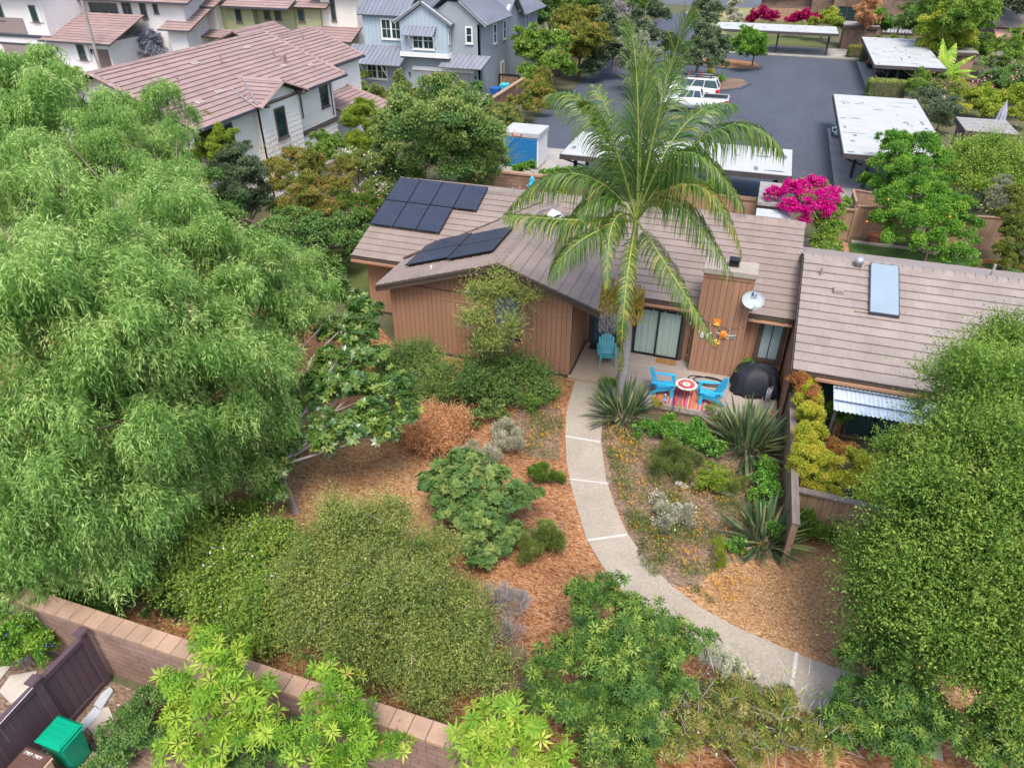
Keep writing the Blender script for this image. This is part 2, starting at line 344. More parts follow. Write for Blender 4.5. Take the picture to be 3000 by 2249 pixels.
# ================================================================ building helpers
def boards(mb, x0, x1, top, zb, pitch=.2, gap=.014, dep=.018, back=.12):
    "vertical board siding on the wall plane local y=0; top is a height or a function of x; mats: 0 board, 1 groove"
    tf = top if callable(top) else (lambda x: top)
    n = max(1, round((x1 - x0) / pitch)); p = (x1 - x0) / n
    xs = sorted(set([x0, x1] + [x0 + i * p for i in range(n + 1)]))
    mb.mi = 1; poly = [(x0, 0, zb), (x1, 0, zb)] + [(x, 0, tf(x) - .003) for x in xs[::-1]]
    mb.prism(poly, (0, back, 0)); mb.mi = 0
    for i in range(n):
        a = x0 + i * p + (gap / 2 if i else 0); b = x0 + (i + 1) * p - (gap / 2 if i < n - 1 else 0)
        mb.tint = random.random(); mb.prism([(a, -dep, zb), (b, -dep, zb), (b, -dep, tf(b)), (a, -dep, tf(a))], (0, dep - .001, 0))
    mb.tint = .5
def laps(mb, x0, x1, top, zb, pitch=.2, back=.15):
    "horizontal lap siding"
    tf = top if callable(top) else (lambda x: top)
    zt = max(tf(x0 + (x1 - x0) * i / 40) for i in range(41)); z = zb
    xs = [x0 + (x1 - x0) * i / 40 for i in range(41)]
    mb.prism([(x0, .001, zb), (x1, .001, zb)] + [(x, .001, tf(x)) for x in xs[::-1]], (0, back, 0))
    while z < zt - .02:
        ok = [x for x in xs if tf(x) >= z + pitch * .9]
        if len(ok) >= 2:
            a, b = ok[0], ok[-1]; zz = z + pitch
            mb.add([(a, -.03, z), (b, -.03, z), (b, -.004, zz), (a, -.004, zz), (a, 0, z), (b, 0, z)], [(0, 1, 2, 3), (4, 5, 1, 0)])
        z += pitch
def tiles(mb, o, U, S, W, H, cw=.33, ch=.34, th=.045, slab=.1, jit=.008):
    "tiled roof plane: o lower corner, U along the eave, S up the slope; real stepped courses; mats: 0 tile, 1 underlay"
    o = Vector(o); U = Vector(U).normalized(); S = Vector(S).normalized(); Nn = U.cross(S).normalized()
    if Nn.z < 0: Nn = -Nn
    mb.mi = 1; mb.prism([o, o + U * W, o + U * W + S * H, o + S * H], -Nn * slab); mb.mi = 0
    nr = max(1, round(H / ch)); ch = H / nr; nc = max(1, round(W / cw)); cw = W / nc
    for i in range(nr):
        sh = (i % 2) * .5
        rt_ = random.random()
        for j in range(nc + (1 if sh else 0)):
            a = max(0, (j - sh) * cw); b = min(W, (j - sh + 1) * cw)
            if b - a < .01: continue
            h0 = th + random.uniform(0, jit); h1 = .012
            s0 = i * ch - (.03 if i == 0 else 0) - random.uniform(0, .012); s1 = (i + 1) * ch + .01
            mb.tint = min(1, max(0, rt_ * .4 + random.random() * .6)); g = .0012
            A = o + U * (a + g) + S * s0; B = o + U * (b - g) + S * s0
            C_ = o + U * (b - g) + S * s1 + Nn * h1; D_ = o + U * (a + g) + S * s1 + Nn * h1
            A1 = A + Nn * h0; B1 = B + Nn * h0
            mb.add([A, B, B1, A1, C_, D_], [(0, 1, 2, 3), (3, 2, 4, 5), (1, 4, 2), (0, 3, 5)])
    mb.tint = .5
def ridge_caps(mb, a, b, w=.16, seg=.33, drop=.07):
    a = Vector(a); b = Vector(b); d = b - a; n = max(1, round(d.length / seg)); u = d.normalized()
    s = u.cross(Vector((0, 0, 1))).normalized() * w
    for i in range(n):
        p = a + d * (i / n); q = a + d * ((i + 1.08) / n); mb.tint = random.random()
        l0, l1 = Vector((0, 0, .05)), Vector((0, 0, .02))
        vs = [p + s - Vector((0, 0, drop)), p + s * .35 + l0, p - s * .35 + l0, p - s - Vector((0, 0, drop)),
              q + s * .93 - Vector((0, 0, drop)), q + s * .3 + l1, q - s * .3 + l1, q - s * .93 - Vector((0, 0, drop))]
        mb.add(vs, [(0, 1, 5, 4), (1, 2, 6, 5), (2, 3, 7, 6), (0, 3, 2, 1), (4, 5, 6, 7)])
    mb.tint = .5
def seam_roof(mb, o, U, S, W, H, pitch=.42, slab=.12):
    o = Vector(o); U = Vector(U).normalized(); S = Vector(S).normalized(); Nn = U.cross(S).normalized()
    if Nn.z < 0: Nn = -Nn
    mb.prism([o, o + U * W, o + U * W + S * H, o + S * H], -Nn * slab)
    n = max(1, round(W / pitch))
    for i in range(n + 1):
        a = o + U * (W * i / n - .02 * (1 if i == n else 0 if i == 0 else .5)) + Nn * .001
        mb.prism([a, a + U * .03, a + U * .03 + S * H, a + S * H], Nn * .045)
def window(parent, Mx, x0, x1, z0, z1, fw=.09, fm='trim_brown', gm='glass', nx=1, nz=1, mull=.04, sill=0, depth=.07, bars='white', name='window', curtain=None, label=None):
    f = MB(Mx); f.box(x0, x1, -depth, .01, z0, z0 + fw); f.box(x0, x1, -depth, .01, z1 - fw, z1)
    f.box(x0, x0 + fw, -depth, .01, z0 + fw, z1 - fw); f.box(x1 - fw, x1, -depth, .01, z0 + fw, z1 - fw)
    if sill: f.box(x0 - .06, x1 + .06, -depth - sill, .01, z0 - .07, z0 - .002)
    fo = f.build(name, M[fm], parent); setp(fo, label)
    if nx > 1 or nz > 1:
        b = MB(Mx)
        for i in range(1, nx):
            x = x0 + fw + (x1 - x0 - 2 * fw) * i / nx; b.box(x - mull / 2, x + mull / 2, -depth + .012, -.022, z0 + fw, z1 - fw)
        for i in range(1, nz):
            z = z0 + fw + (z1 - z0 - 2 * fw) * i / nz; b.box(x0 + fw, x1 - fw, -depth + .016, -.024, z - mull / 2, z + mull / 2)
        b.build('glazing_bar', M[bars], fo)
    g = MB(Mx); g.box(x0 + fw, x1 - fw, -.03, -.021, z0 + fw, z1 - fw); g.build('pane', M[gm], fo)
    return fo
def curtain(parent, Mx, x0, x1, z0, z1, m, y=-.04, amp=.012):
    c = MB(Mx); n = max(8, int((x1 - x0) / .03)); c.smooth = True; vs = []
    for zi, z in enumerate((z0, (z0 + z1) / 2, z1)):
        for i in range(n + 1):
            x = x0 + (x1 - x0) * i / n; vs.append((x, y + amp * math.sin(i * 1.15 + math.sin(i * .31) * 2) * (1.2 if zi == 0 else .9), z))
    fs = [(r * (n + 1) + i, r * (n + 1) + i + 1, (r + 1) * (n + 1) + i + 1, (r + 1) * (n + 1) + i) for r in range(2) for i in range(n)]
    c.add(vs, fs); return c.build('curtain', m, parent)
def text(parent, name, s, size, Mx, m, ext=.004, bold=0, loc=(0, 0, 0), mats=None):
    cu = bpy.data.curves.new(name, 'FONT'); cu.body = s; cu.size = size; cu.extrude = ext; cu.align_x = 'CENTER'; cu.align_y = 'CENTER'; cu.offset = bold
    t = bpy.data.objects.new(name, cu); col.objects.link(t); dg = bpy.context.evaluated_depsgraph_get()
    me = bpy.data.meshes.new_from_object(t.evaluated_get(dg)); bpy.data.objects.remove(t)
    off = WL[parent.name]; me.transform(Matrix.Translation(-off) @ Mx)
    return new_mesh_obj(name, me, [m], parent, loc)

# ================================================================ ground, roads, paths
g = MB(); g.sheet([(-260, -30), (140, -30), (140, 330), (-260, 330)], -.02); g.build('ground', M['ground'], kind='structure')
def area(name, poly, z, m):
    g = MB(); g.sheet(poly, z); return g.build(name, M[m], kind='structure')
PR = [(-3.45, 22.5), (-3.5, 20.95), (-3.22, 19.26), (-2.61, 17.29), (-2.1, 16.2), (-1.56, 15.22), (-.8, 14.3), (.0, 13.62), (.8, 13.15), (1.73, 12.82), (3.22, 12.49), (3.97, 12.38), (6.2, 12.3), (6.2, 10.7)]
PLf = [(3.4, 10.95), (2.3, 11.1), (1.3, 11.45), (.2, 11.95), (-.8, 12.65), (-1.75, 13.5), (-2.28, 14.15), (-2.62, 14.6), (-3.16, 15.7), (-3.65, 16.75), (-4.06, 17.8), (-4.4, 18.96), (-4.75, 20.4), (-4.95, 22.5)]
area('mulch_bed', [(-30, 7.05), (3, 7.05), (10, 7.05), (10, 17.2), (2.8, 17.2), (2.6, 24.8), (-5.3, 22.7), (-12.7, 22.7), (-15.4, 25), (-18, 24.5), (-30, 24)], -.012, 'mulch_red')
area('mulch_path_side', [(2.9, 15.6), (1.0, 15.1), (.2, 14.2), (.2, 13.4), (1.4, 12.9), (4, 12.3), (10, 12), (10, 17), (2.9, 17)], -.008, 'mulch_tan')
area('mulch_by_magnolia', [(-12.5, 11.5), (-10, 10.6), (-7, 12), (-6.6, 14.5), (-7.8, 16.2), (-11, 17), (-13.5, 15)], -.009, 'mulch_tan')
area('flower_bed_soil', [(-3.45, 21.2), (-3.5, 20.95), (-3.2, 19.26), (-2.6, 17.29), (-1.5, 15.22), (-.8, 14.2), (.0, 13.6), (.7, 13.9), (1.2, 14.9), (2.75, 15.6), (2.6, 21.4)], -.004, 'soil')
area('salvia_bed_soil', [(-6.4, 20.5), (-4.95, 20.5), (-4.3, 17.7), (-5.2, 17.6), (-6.6, 18.6)], -.008, 'soil')
pth = MB(); n_ = 14
pth.prism([(x, y, -.05) for x, y in PR + PLf][::-1], (0, 0, .065)); pth.build('garden_path', M['aggregate'], kind='structure')
jt = MB()
for a, b, wd in (((-4.42, 19.02), (-3.2, 19.08), .09), ((-3.72, 16.92), (-2.48, 17.1), .06), ((-2.56, 14.52), (-1.5, 15.1), .08), ((3.2, 12.52), (3.05, 11.1), .08)):
    a = Vector((*a, .019)); b = Vector((*b, .019)); s_ = (b - a).cross(Vector((0, 0, 1))).normalized() * wd / 2
    jt.add([a - s_, b - s_ * 1.2, b + s_ * .8, a + s_], [(0, 1, 2, 3)])
jt.build('path_joint_strips', M['joint'], kind='structure')
g = MB(); g.prism([(-5.25, 22.45, -.05), (-3.45, 22.5, -.05), (-3.45, 25.35, -.05), (-5.25, 25.35, -.05)], (0, 0, .2)); g.build('porch_slab', M['tan_slab'], kind='structure')
area('lawn', [(-20.5, 24), (-15.2, 22.6), (-14.4, 23.2), (-15.2, 25.2), (-15.2, 33), (-20.5, 33)], -.004, 'lawn')
area('turf_lawn', [(5.75, 33), (14, 33), (14, 39.3), (12.1, 39.8), (11.9, 40.35), (5.75, 40.3)], -.008, 'turf')
area('paver_walk', [(4.6, 33), (5.36, 33), (5.36, 40.2), (4.6, 40.2)], -.006, 'concrete')
area('brick_strip', [(5.36, 33), (5.75, 33), (5.75, 40.3), (5.36, 40.3)], .002, 'brick_red')
area('asphalt_lot', [(-18.2, 43), (-18.2, 125), (-15.5, 137), (-7, 146), (2, 156), (2, 150), (-5, 136), (-6.6, 112), (-6.4, 100.6), (9.6, 97.7), (9.53, 84.7), (9.3, 72), (8.6, 66.6), (5.42, 65.2), (5.41, 48.2), (5.2, 45.4), (.8, 44.6), (-12, 43)], -.008, 'asphalt')
area('far_street', [(-40, 150), (-7, 146), (12, 160), (60, 175), (60, 182), (10, 170), (-40, 162)], -.006, 'street')
area('dry_verge', [(-15.3, 137.5), (-9.8, 122), (-6.9, 112), (-5, 136), (2, 150), (-7, 146)], -.004, 'drygrass')
area('dry_bank', [(-60, 164), (10, 172), (60, 185), (60, 230), (-60, 230)], -.004, 'drygrass')
area('lot_lawn', [(-6.4, 102), (-6.6, 118), (-3, 133), (6, 133), (6, 108), (-3, 107)], -.004, 'lawn')
g = MB(); g.box(5.42, 12, 47.6, 65.2, -.02, .012); g.box(9.56, 16.5, 78.6, 97.7, -.02, .012); g.box(-4.5, 9.5, 99.5, 106.2, -.02, .012); g.box(5.3, 6.1, 43, 47.6, -.02, .012); g.build('carport_slabs', M['concrete'], kind='structure')
g = MB(); g.box(-18.1, -11, 43.2, 52.5, -.02, .014); g.build('pod_pad', M['concrete'], kind='structure')
g = MB()
g.box(-5, 9.9, 98.9, 99.3, -.02, .12)
g.build('kerb', M['concrete'], kind='structure')
def island(name, pts, m, lab):
    k = MB(); k.prism([(x, y, -.02) for x, y in pts], (0, 0, .13)); k.build('island_kerb', M['asphalt'], kind='structure')
    c = Vector((sum(p[0] for p in pts) / len(pts), sum(p[1] for p in pts) / len(pts), 0))
    q = MB(); q.prism([((x - c.x) * .86 + c.x, (y - c.y) * .86 + c.y, .05) for x, y in pts], (0, 0, .085)); q.build('island_soil', M[m], kind='structure')
island('isl', [(-9, 75), (-4.2, 76.2), (-2.2, 78.2), (-1.4, 80.6), (-1.9, 82.5), (-3.2, 83.2), (-9, 82.5)], 'soil', '')
island('isl2', [(-9, 89.5), (-6, 88.4), (-2.8, 87.9), (-.9, 89), (-.6, 90.8), (-1.3, 92.8), (-3.5, 94), (-9, 94.2)], 'mulch_red', '')
area('planter_bed', [(-21.3, 43), (-18.3, 43), (-18.3, 125), (-21.3, 125)], .0, 'ground')
area('side_yard', [(-16, -2), (8, -2), (8, 6.55), (-16, 6.55)], -.012, 'soil')
area('neighbour_drive', [(-33, 52), (-25.8, 52), (-25.8, 66), (-33, 66)], .0, 'concrete')
area('neighbour_court', [(-80, 55), (-60, 55), (-60, 64.3), (-80, 64.3)], .0, 'concrete')
area('back_patio', [(-15, 33), (4.6, 33), (4.6, 40.3), (-15, 40.3)], -.006, 'tan_slab')

# ================================================================ main house (brown timber bungalow with cross wing)
def main_z(Y): return 2.9 + .34 * (Y - 24.65)
H = thing('bungalow', 'brown timber-sided bungalow with cross-gabled tiled roof behind the garden path', 'house', (-6, 26, 0))
wl = MB(face_y(22.7)); ftop = lambda x: 4.42 - .335 * abs(x + 7.95)
boards(wl, -12.7, -8.72, ftop, .1); boards(wl, -7.2, -5.25, ftop, .1)
boards(wl, -8.72, -7.2, 1.2, .1)
wl.M = face_y(24.2) if False else face_y(23.2); boards(wl, -8.72, -7.2, lambda x: ftop(x) - .05, 1.2)
wl.mi = 0; wl.M = Matrix(); wl.box(-8.722, -8.66, 22.72, 23.18, 1.2, 4.1); wl.box(-7.26, -7.198, 22.72, 23.18, 1.2, 4.1)
wl.M = face_px(-5.25); boards(wl, 22.82, 25.35, 3.3, .17)
wl.M = face_nx(-12.7); boards(wl, -25.2, -22.82, 2.85, .1)
wl.M = face_y(25.1); boards(wl, -15.05, -12.82, 2.95, .1)
wl.M = face_nx(-15.05); boards(wl, -34.4, -25.22, lambda x: 2.95 + .34 * (4.6 - abs(-x - 29.8)), .1, pitch=.3)
wl.M = face_y(25.35); boards(wl, -5.24, -3.42, 3.3, .17)
wl.M = face_y(24.85); boards(wl, -3.4, -.88, 2.85, .3); boards(wl, .88, 2.42, 2.85, .3)
wl.M = face_nx(-3.4); boards(wl, -25.33, -24.97, 2.85, .15)
wl.M = Matrix(); wl.mi = 0; wl.box(-15.0, 2.3, 34.2, 34.4, 0, 3.0)
wl.build('wall', [M['siding'], M['siding_dark']], H)
b_ = MB(); b_.box(-12.74, -5.21, 22.62, 22.7, -.02, .1); b_.box(-5.25, -5.17, 22.62, 25.3, .15, .24); b_.box(-12.82, -12.74, 22.62, 25.1, -.02, .1); b_.box(-15.1, -12.8, 25.04, 25.1, -.02, .1)
b_.box(-12.7, -8.74, 22.66, 22.682, 2.92 - .0, 2.95); b_.build('base_board', M['fascia'], H)
bb = MB(); bb.box(-12.68, -8.75, 22.665, 22.683, 2.5, 2.54); bb.box(-7.18, -5.28, 22.665, 22.683, 2.5, 2.54); bb.build('joint_batten', M['siding'], H)
# roof
rf = MB(); U = (1, 0, 0); ang = math.atan(.34); cs, sn = math.cos(ang), math.sin(ang)
tiles(rf, (-15.42, 24.6, main_z(24.6)), U, (0, cs, sn), 17.92, 5.07 / cs, cw=.42, ch=.385)
tiles(rf, (-15.42, 34.7, main_z(24.6)), U, (0, -cs, sn), 17.92, 5.07 / cs, cw=.42, ch=.385)
ridge_caps(rf, (-15.42, 29.65, 4.64), (2.5, 29.65, 4.64))
aw = math.atan(.325); cw_, sw_ = math.cos(aw), math.sin(aw)
tiles(rf, (-13.02, 22.25, 4.57 - .325 * 5.07), (0, 1, 0), (cw_, 0, sw_), 7.3, 5.07 / cw_, cw=.42, ch=.385)
tiles(rf, (-3.15, 22.25, 4.57 - .342 * 4.8), (0, 1, 0), (-math.cos(math.atan(.342)), 0, math.sin(math.atan(.342))), 7.3, 4.8 / math.cos(math.atan(.342)), cw=.42, ch=.385)
ridge_caps(rf, (-7.95, 22.2, 4.6), (-7.95, 29.5, 4.6))
rf.build('roof', [M['roof_brown'], M['roof_under']], H)
fa = MB()
def fascia(mb, a, b, h=.22, t=.05, n=(0, -1, 0)):
    a = Vector(a); b = Vector(b); n = Vector(n); mb.prism([a, b, b - Vector((0, 0, h)), a - Vector((0, 0, h))], n * t)
fascia(fa, (-13.02, 22.25, 2.93), (-7.95, 22.25, 4.575), .26); fascia(fa, (-7.95, 22.25, 4.575), (-3.15, 22.25, 2.935), .26)
fascia(fa, (-13.02, 22.199, 2.95), (-7.95, 22.199, 4.597), .1, .03); fascia(fa, (-7.95, 22.199, 4.597), (-3.15, 22.199, 2.955), .1, .03)
fascia(fa, (-3.15, 24.58, 2.84), (2.45, 24.58, 2.84), .2); fascia(fa, (-15.42, 24.58, 2.84), (-13.0, 24.58, 2.84), .2)
fascia(fa, (-3.13, 22.25, 2.87), (-3.13, 24.5, 2.87), .2, .05, (1, 0, 0)); fascia(fa, (-13.04, 22.25, 2.87), (-13.04, 24.6, 2.87), .2, .05, (-1, 0, 0))
fascia(fa, (-15.44, 24.6, 2.86), (-15.44, 29.65, 4.58), .22, .05, (-1, 0, 0)); fascia(fa, (2.51, 24.6, 2.86), (2.51, 27.9, 3.98), .22, .03, (1, 0, 0))
fa.box(-3.4, -1.0, 24.6, 24.86, 2.44, 2.64); fa.box(-5.2, -3.3, 25.1, 25.34, 2.4, 2.7)
fa.build('fascia', M['fascia'], H)
gu = MB(); gu.mi = 0; gu.box(-3.05, 2.44, 24.44, 24.53, 2.62, 2.7); gu.box(.9, 2.44, 24.36, 24.44, 2.66, 2.69); gu.box(-15.42, -13.1, 24.44, 24.53, 2.64, 2.73); gu.build('gutter', M['siding'], H)
dsp = MB(); dsp.box(-1.02, -.95, 24.7, 24.8, .35, 2.6); dsp.build('downspout', M['siding'], H)
vl = MB(); vl.tube([(-13.05, 24.72, 3.02), (-11.2, 26.42, 3.57), (-9.4, 28.1, 4.13), (-8.3, 29.1, 4.5)], .05, 5); vl.build('valley_flashing', M['fascia'], H)
# wing window recess
window(H, face_y(23.18), -8.5, -7.4, 1.3, 2.9, fw=.07, fm='fascia', gm='thermal')
# entry door
ed = MB(face_y(25.3)); ed.box(-5.12, -4.96, -.06, 0, .15, 2.45); ed.box(-3.98, -3.82, -.06, 0, .15, 2.45); ed.box(-4.96, -3.98, -.06, 0, 2.3, 2.45); fr = ed.build('door', M['fascia'], H)
dp = MB(face_y(25.3)); dp.box(-4.95, -3.99, -.04, -.005, .17, 2.3)
dp.build('door_leaf', M['door_blue'], fr)
lt = MB(face_y(25.3))
for i in range(-9, 12):
    for sgn in (1, -1):
        x0, z0 = -4.9, .25; x1 = -4.04
        za = 1.2 + i * .14; zb = za + sgn * .86
        pa = [(x0, za), (x1, zb)]
        # clip to leaf
        def cl(p, q):
            out = []
            for (x, z), (xx, zz) in ((p, q), (q, p)):
                if z < .25: t = (.25 - z) / (zz - z); x, z = x + (xx - x) * t, .25
                if z > 2.2: t = (2.2 - z) / (zz - z); x, z = x + (xx - x) * t, 2.2
                out.append((x, z))
            return out
        if max(za, zb) < .3 or min(za, zb) > 2.15: continue
        (xa, z1), (xb, z2) = cl(*pa)
        if abs(xb - xa) < .05: continue
        lt.tube([(xa, -.05, z1), (xb, -.05, z2)], .007, 3)
lt.build('security_grille', M['thermal'], fr)
# sliding door
sdw = MB(face_y(24.83)); sdw.box(-3.34, -3.2, -.07, 0, .3, 2.5); sdw.box(-1.4, -1.26, -.07, 0, .3, 2.5); sdw.box(-3.2, -1.4, -.07, 0, 2.38, 2.5)
sdo = sdw.build('sliding_door', M['fascia'], H)
sf = MB(face_y(24.80))
for a, b, y in ((-3.2, -2.27, -.03), (-2.33, -1.4, -.06)):
    sf.box(a, a + .06, y - .03, y, .33, 2.38); sf.box(b - .06, b, y - .03, y, .33, 2.38); sf.box(a + .06, b - .06, y - .03, y, .33, .41); sf.box(a + .06, b - .06, y - .03, y, 2.32, 2.38)
sf.build('sash', M['black'], sdo)
gl = MB(face_y(24.80)); gl.box(-3.14, -2.33, -.05, -.045, .41, 2.32); gl.box(-2.27, -1.46, -.08, -.075, .41, 2.32); gl.build('pane', M['clear'], sdo)
curtain(sdo, face_y(24.81), -3.13, -2.3, .38, 2.34, M['curtain'], y=-.02); curtain(sdo, face_y(24.81), -2.3, -1.46, .38, 2.34, M['curtain'], y=-.03)
# right window
wr = window(H, face_y(24.83), 1.36, 2.36, .82, 2.62, fw=.17, fm='fascia', gm='clear', depth=.08)
curtain(wr, face_y(24.83), 1.53, 2.19, 1.0, 2.44, M['curtain_grey'], y=-.01, amp=.006)
mn = MB(face_y(24.83)); mn.box(1.845, 1.87, -.07, -.035, .99, 2.45); mn.build('mullion', M['black'], wr)
# chimney
ch = MB(face_y(24.22)); boards(ch, -.88, .86, 4.35, .3, pitch=.22); ch.M = face_px(.86); boards(ch, 24.34, 25.05, 4.35, .3, pitch=.22); ch.M = face_nx(-.88); boards(ch, -25.05, -24.34, 4.35, .3, pitch=.22)
ch.M = Matrix(); ch.mi = 0; ch.box(-.9, .88, 24.16, 25.1, 4.35, 4.42); ch.box(-.9, -.83, 24.17, 24.2, .3, 4.35); ch.box(.81, .88, 24.17, 24.2, .3, 4.35); ch.box(-.83, .81, 24.17, 24.2, 4.27, 4.35)
cho = ch.build('chimney', [M['siding'], M['siding_dark']], H)
cc = MB(); cc.box(-.93, .92, 24.12, 25.14, 4.42, 4.62); cc.box(-.15, .3, 24.55, 24.98, 4.62, 4.66); cc.build('chimney_cap', M['chimney_cap'], cho, bevel=.01)
fl = MB(); fl.box(-.1, .24, 24.48, 24.8, 4.66, 4.74); fl.box(-.07, .21, 24.51, 24.77, 4.74, 4.84); fl.box(-.12, .26, 24.46, 24.82, 4.84, 4.89); fl.build('flue_vent', M['black'], cho)
sk = MB(); e1 = Vector((math.cos(math.atan(.342)), 0, -math.sin(math.atan(.342)))); nA = Vector((math.sin(math.atan(.342)), 0, math.cos(math.atan(.342))))
so_ = Vector((-7.68, 27.1, 4.57 - .342 * .27 + .05)); sk.prism([so_, so_ + e1 * .72, so_ + e1 * .72 + Vector((0, .78, 0)), so_ + Vector((0, .78, 0))], nA * .14); sko = sk.build('skylight', M['fascia'], H)
dm = MB(); dm.smooth = True; rings = []
for k_, (ins, hh) in enumerate(((.03, .14), (.05, .2), (.12, .25), (.22, .275), (.33, .28))):
    rings.append([so_ + e1 * a + Vector((0, b, 0)) + nA * hh for a, b in ((ins, ins), (.72 - ins, ins), (.72 - ins, .78 - ins), (ins, .78 - ins))])
dm.loft(rings); dm.build('dome', M['skylight'], sko)
pv = MB(); pv.tube([(-10.98, 23.0, 3.6), (-10.98, 23.0, 3.72)], .04, 8); pv.build('vent_pipe', M['white'], H)
st = MB(); st.tube([(-4.6, 28.5, 4.2), (-4.6, 28.5, 4.6)], .05, 8); st.build('vent_pipe', M['fascia'], H)
# light on wall
wlm = MB(); wlm.box(-1.17, -1.05, 24.68, 24.8, 2.22, 2.28); wlm.tube([(-1.11, 24.72, 2.0), (-1.11, 24.72, 2.22)], .05, 8); wlo = wlm.build('wall_lamp', M['black'], H); wg = MB(); wg.tube([(-1.11, 24.72, 1.98), (-1.11, 24.72, 2.12)], .055, 8); wg.build('lamp_glass', M['plastic_grey'], wlo)
wl2 = MB(); wl2.tube([(-5.1, 24.3, 2.35), (-5.1, 24.3, 2.6)], .05, 8); wl2.build('wall_lamp', M['black'], H)
# solar panels on the two slopes
def panel_on(o, U_, S_, x, s, w_, h_, lift=.1):
    "module at offset x along U, s up the slope"
    U_ = Vector(U_); S_ = Vector(S_).normalized(); Nn = U_.cross(S_).normalized()
    if Nn.z < 0: Nn = -Nn
    o = Vector(o) + U_ * x + S_ * s + Nn * lift
    Mx = Matrix.Translation(o) @ Matrix((U_, S_, Nn)).transposed().to_4x4()
    root = bpy.data.objects.new('solar_panel', None); col.objects.link(root); root.matrix_world = Mx
    WL[root.name] = Vector((0, 0, 0))
    f = MB(); f.box(0, w_, 0, h_, -.04, 0); f.box(0, w_, 0, .022, 0, .006); f.box(0, w_, h_ - .022, h_, 0, .006); f.box(0, .022, .022, h_ - .022, 0, .006); f.box(w_ - .022, w_, .022, h_ - .022, 0, .006)
    f.build('frame', M['solar_frame'], root)
    c = MB(); c.box(.022, w_ - .022, .022, h_ - .022, -.001, .003); c.build('cells', M['solar'], root)
    l = MB(); l.box(.1, .16, .05, .09, -lift, -.04); l.box(w_ - .16, w_ - .1, .05, .09, -lift, -.04); l.build('clamp', M['steel'], root)
    return root
mo = (-15.39, 24.65, 2.9 + .05); PW, PH = 1.085, 1.66
ordn = ['first', 'second', 'third', 'fourth']
for r_, n in ((1, 4), (0, 3)):
    for i in range(n):
        p = panel_on(mo, (1, 0, 0), (0, cs, sn), .02 + i * (PW + .015) + (0), 1.80 + r_ * (PH + .03), PW, PH, .13)
        setp(p, f'{ordn[i]} dark blue solar panel from left, {"upper" if r_ else "lower"} row of the rear roof', 'solar panel', 'solar panels on the rear roof')
ao = (-12.95, 22.25, 4.57 - .325 * 5.0 + .05)
for i in range(2):
    for j in range(2):
        p = panel_on(ao, (0, 1, 0), (cw_, 0, sw_), 1.32 + (j * 1.3 + (.0 if i == 0 else -.2)) , .62 + i * 2.02, 1.27 if i == 0 else 1.28, 1.98, .12)
        setp(p, f'black solar panel on the front wing, {"lower" if i == 0 else "upper"} pair, {"nearer" if j == 0 else "farther"} one', 'solar panel', 'solar panels on the front wing roof')
cd = MB(); cd.tube([(-8.55, 26.2, 4.5), (-8.1, 27.0, 4.72), (-7.7, 28.2, 4.66), (-7.4, 29.4, 4.75), (-10.9, 29.3, 4.7)], .02, 5)
cdo = cd.build('conduit', M['steel'], label='thin grey conduit running from the solar panels over the ridge', cat='conduit')

# deck
D_ = thing('deck', 'grey composite deck with low timber edge in front of the sliding door', 'deck', (-.5, 23, 0))
dk = MB()
y = 21.42; i = 0
while y < 24.86:
    dk.tint = random.random(); dk.box(-3.38, 2.42, y, min(y + .138, 24.83), .26, .3); y += .145
dk.build('deck_boards', [M['deck']], D_)
ds = MB(); ds.box(-3.36, 2.4, 21.46, 24.8, .18, .255); ds.build('deck_frame', M['fascia'], D_)
de = MB(); de.box(-2.5, 2.42, 21.28, 21.41, .0, .30); de.mi = 1; de.box(-2.5, 2.42, 21.22, 21.44, .30, .36); de.build('deck_edge', [M['fence_wood'], M['fence_cap']], D_)
# ================================================================ neighbour unit (right)
Dh = thing('neighbour_bungalow', 'brown bungalow at the right with a wide tiled roof and corrugated awning', 'house', (8, 26, 0))
dz = lambda Y: 2.75 + .34 * (Y - 21.45)
rf = MB(); tiles(rf, (2.47, 21.4, dz(21.4)), U, (0, cs, sn), 14, 5.2 / cs, cw=.42, ch=.39, th=.06); tiles(rf, (2.47, 31.9, dz(21.4) - .02), U, (0, -cs, sn), 14, 5.3 / cs, cw=.42, ch=.39)
ridge_caps(rf, (2.45, 26.62, 4.55), (16.4, 26.62, 4.55)); rf.build('roof', [M['roof_grey'], M['roof_under']], Dh)
wl = MB(face_nx(2.52)); boards(wl, -31.5, -21.75, lambda x: dz(-x) - .12 if -x < 26.6 else dz(26.6) * 2 - dz(-x) - .12, 0, pitch=.3)
wl.M = face_y(22.1); boards(wl, 2.66, 16, 2.75, 0); wl.build('wall', [M['siding'], M['siding_dark']], Dh)
fa = MB(); fascia(fa, (2.47, 21.38, 2.68), (16.4, 21.38, 2.68), .2); fascia(fa, (2.46, 21.4, 2.7), (2.46, 26.6, 4.46), .2, .04, (-1, 0, 0)); fascia(fa, (2.46, 26.6, 4.46), (2.46, 31.8, 2.7), .2, .04, (-1, 0, 0)); fa.build('fascia', M['fascia'], Dh)
gu = MB(); gu.box(3.2, 16.4, 21.22, 21.33, 2.52, 2.6); gu.build('gutter', M['siding'], Dh)
window(Dh, face_y(22.07), 3.1, 4.3, .1, 2.35, fm='fascia', gm='glass'); window(Dh, face_y(22.07), 4.6, 6.4, .1, 2.35, fm='fascia', gm='glass', nx=2, bars='black', mull=.1); window(Dh, face_y(22.07), 6.6, 8.4, .1, 2.35, fm='fascia', gm='glass')
aw_ = MB(); aw_.smooth = False
na = 110; vs = []
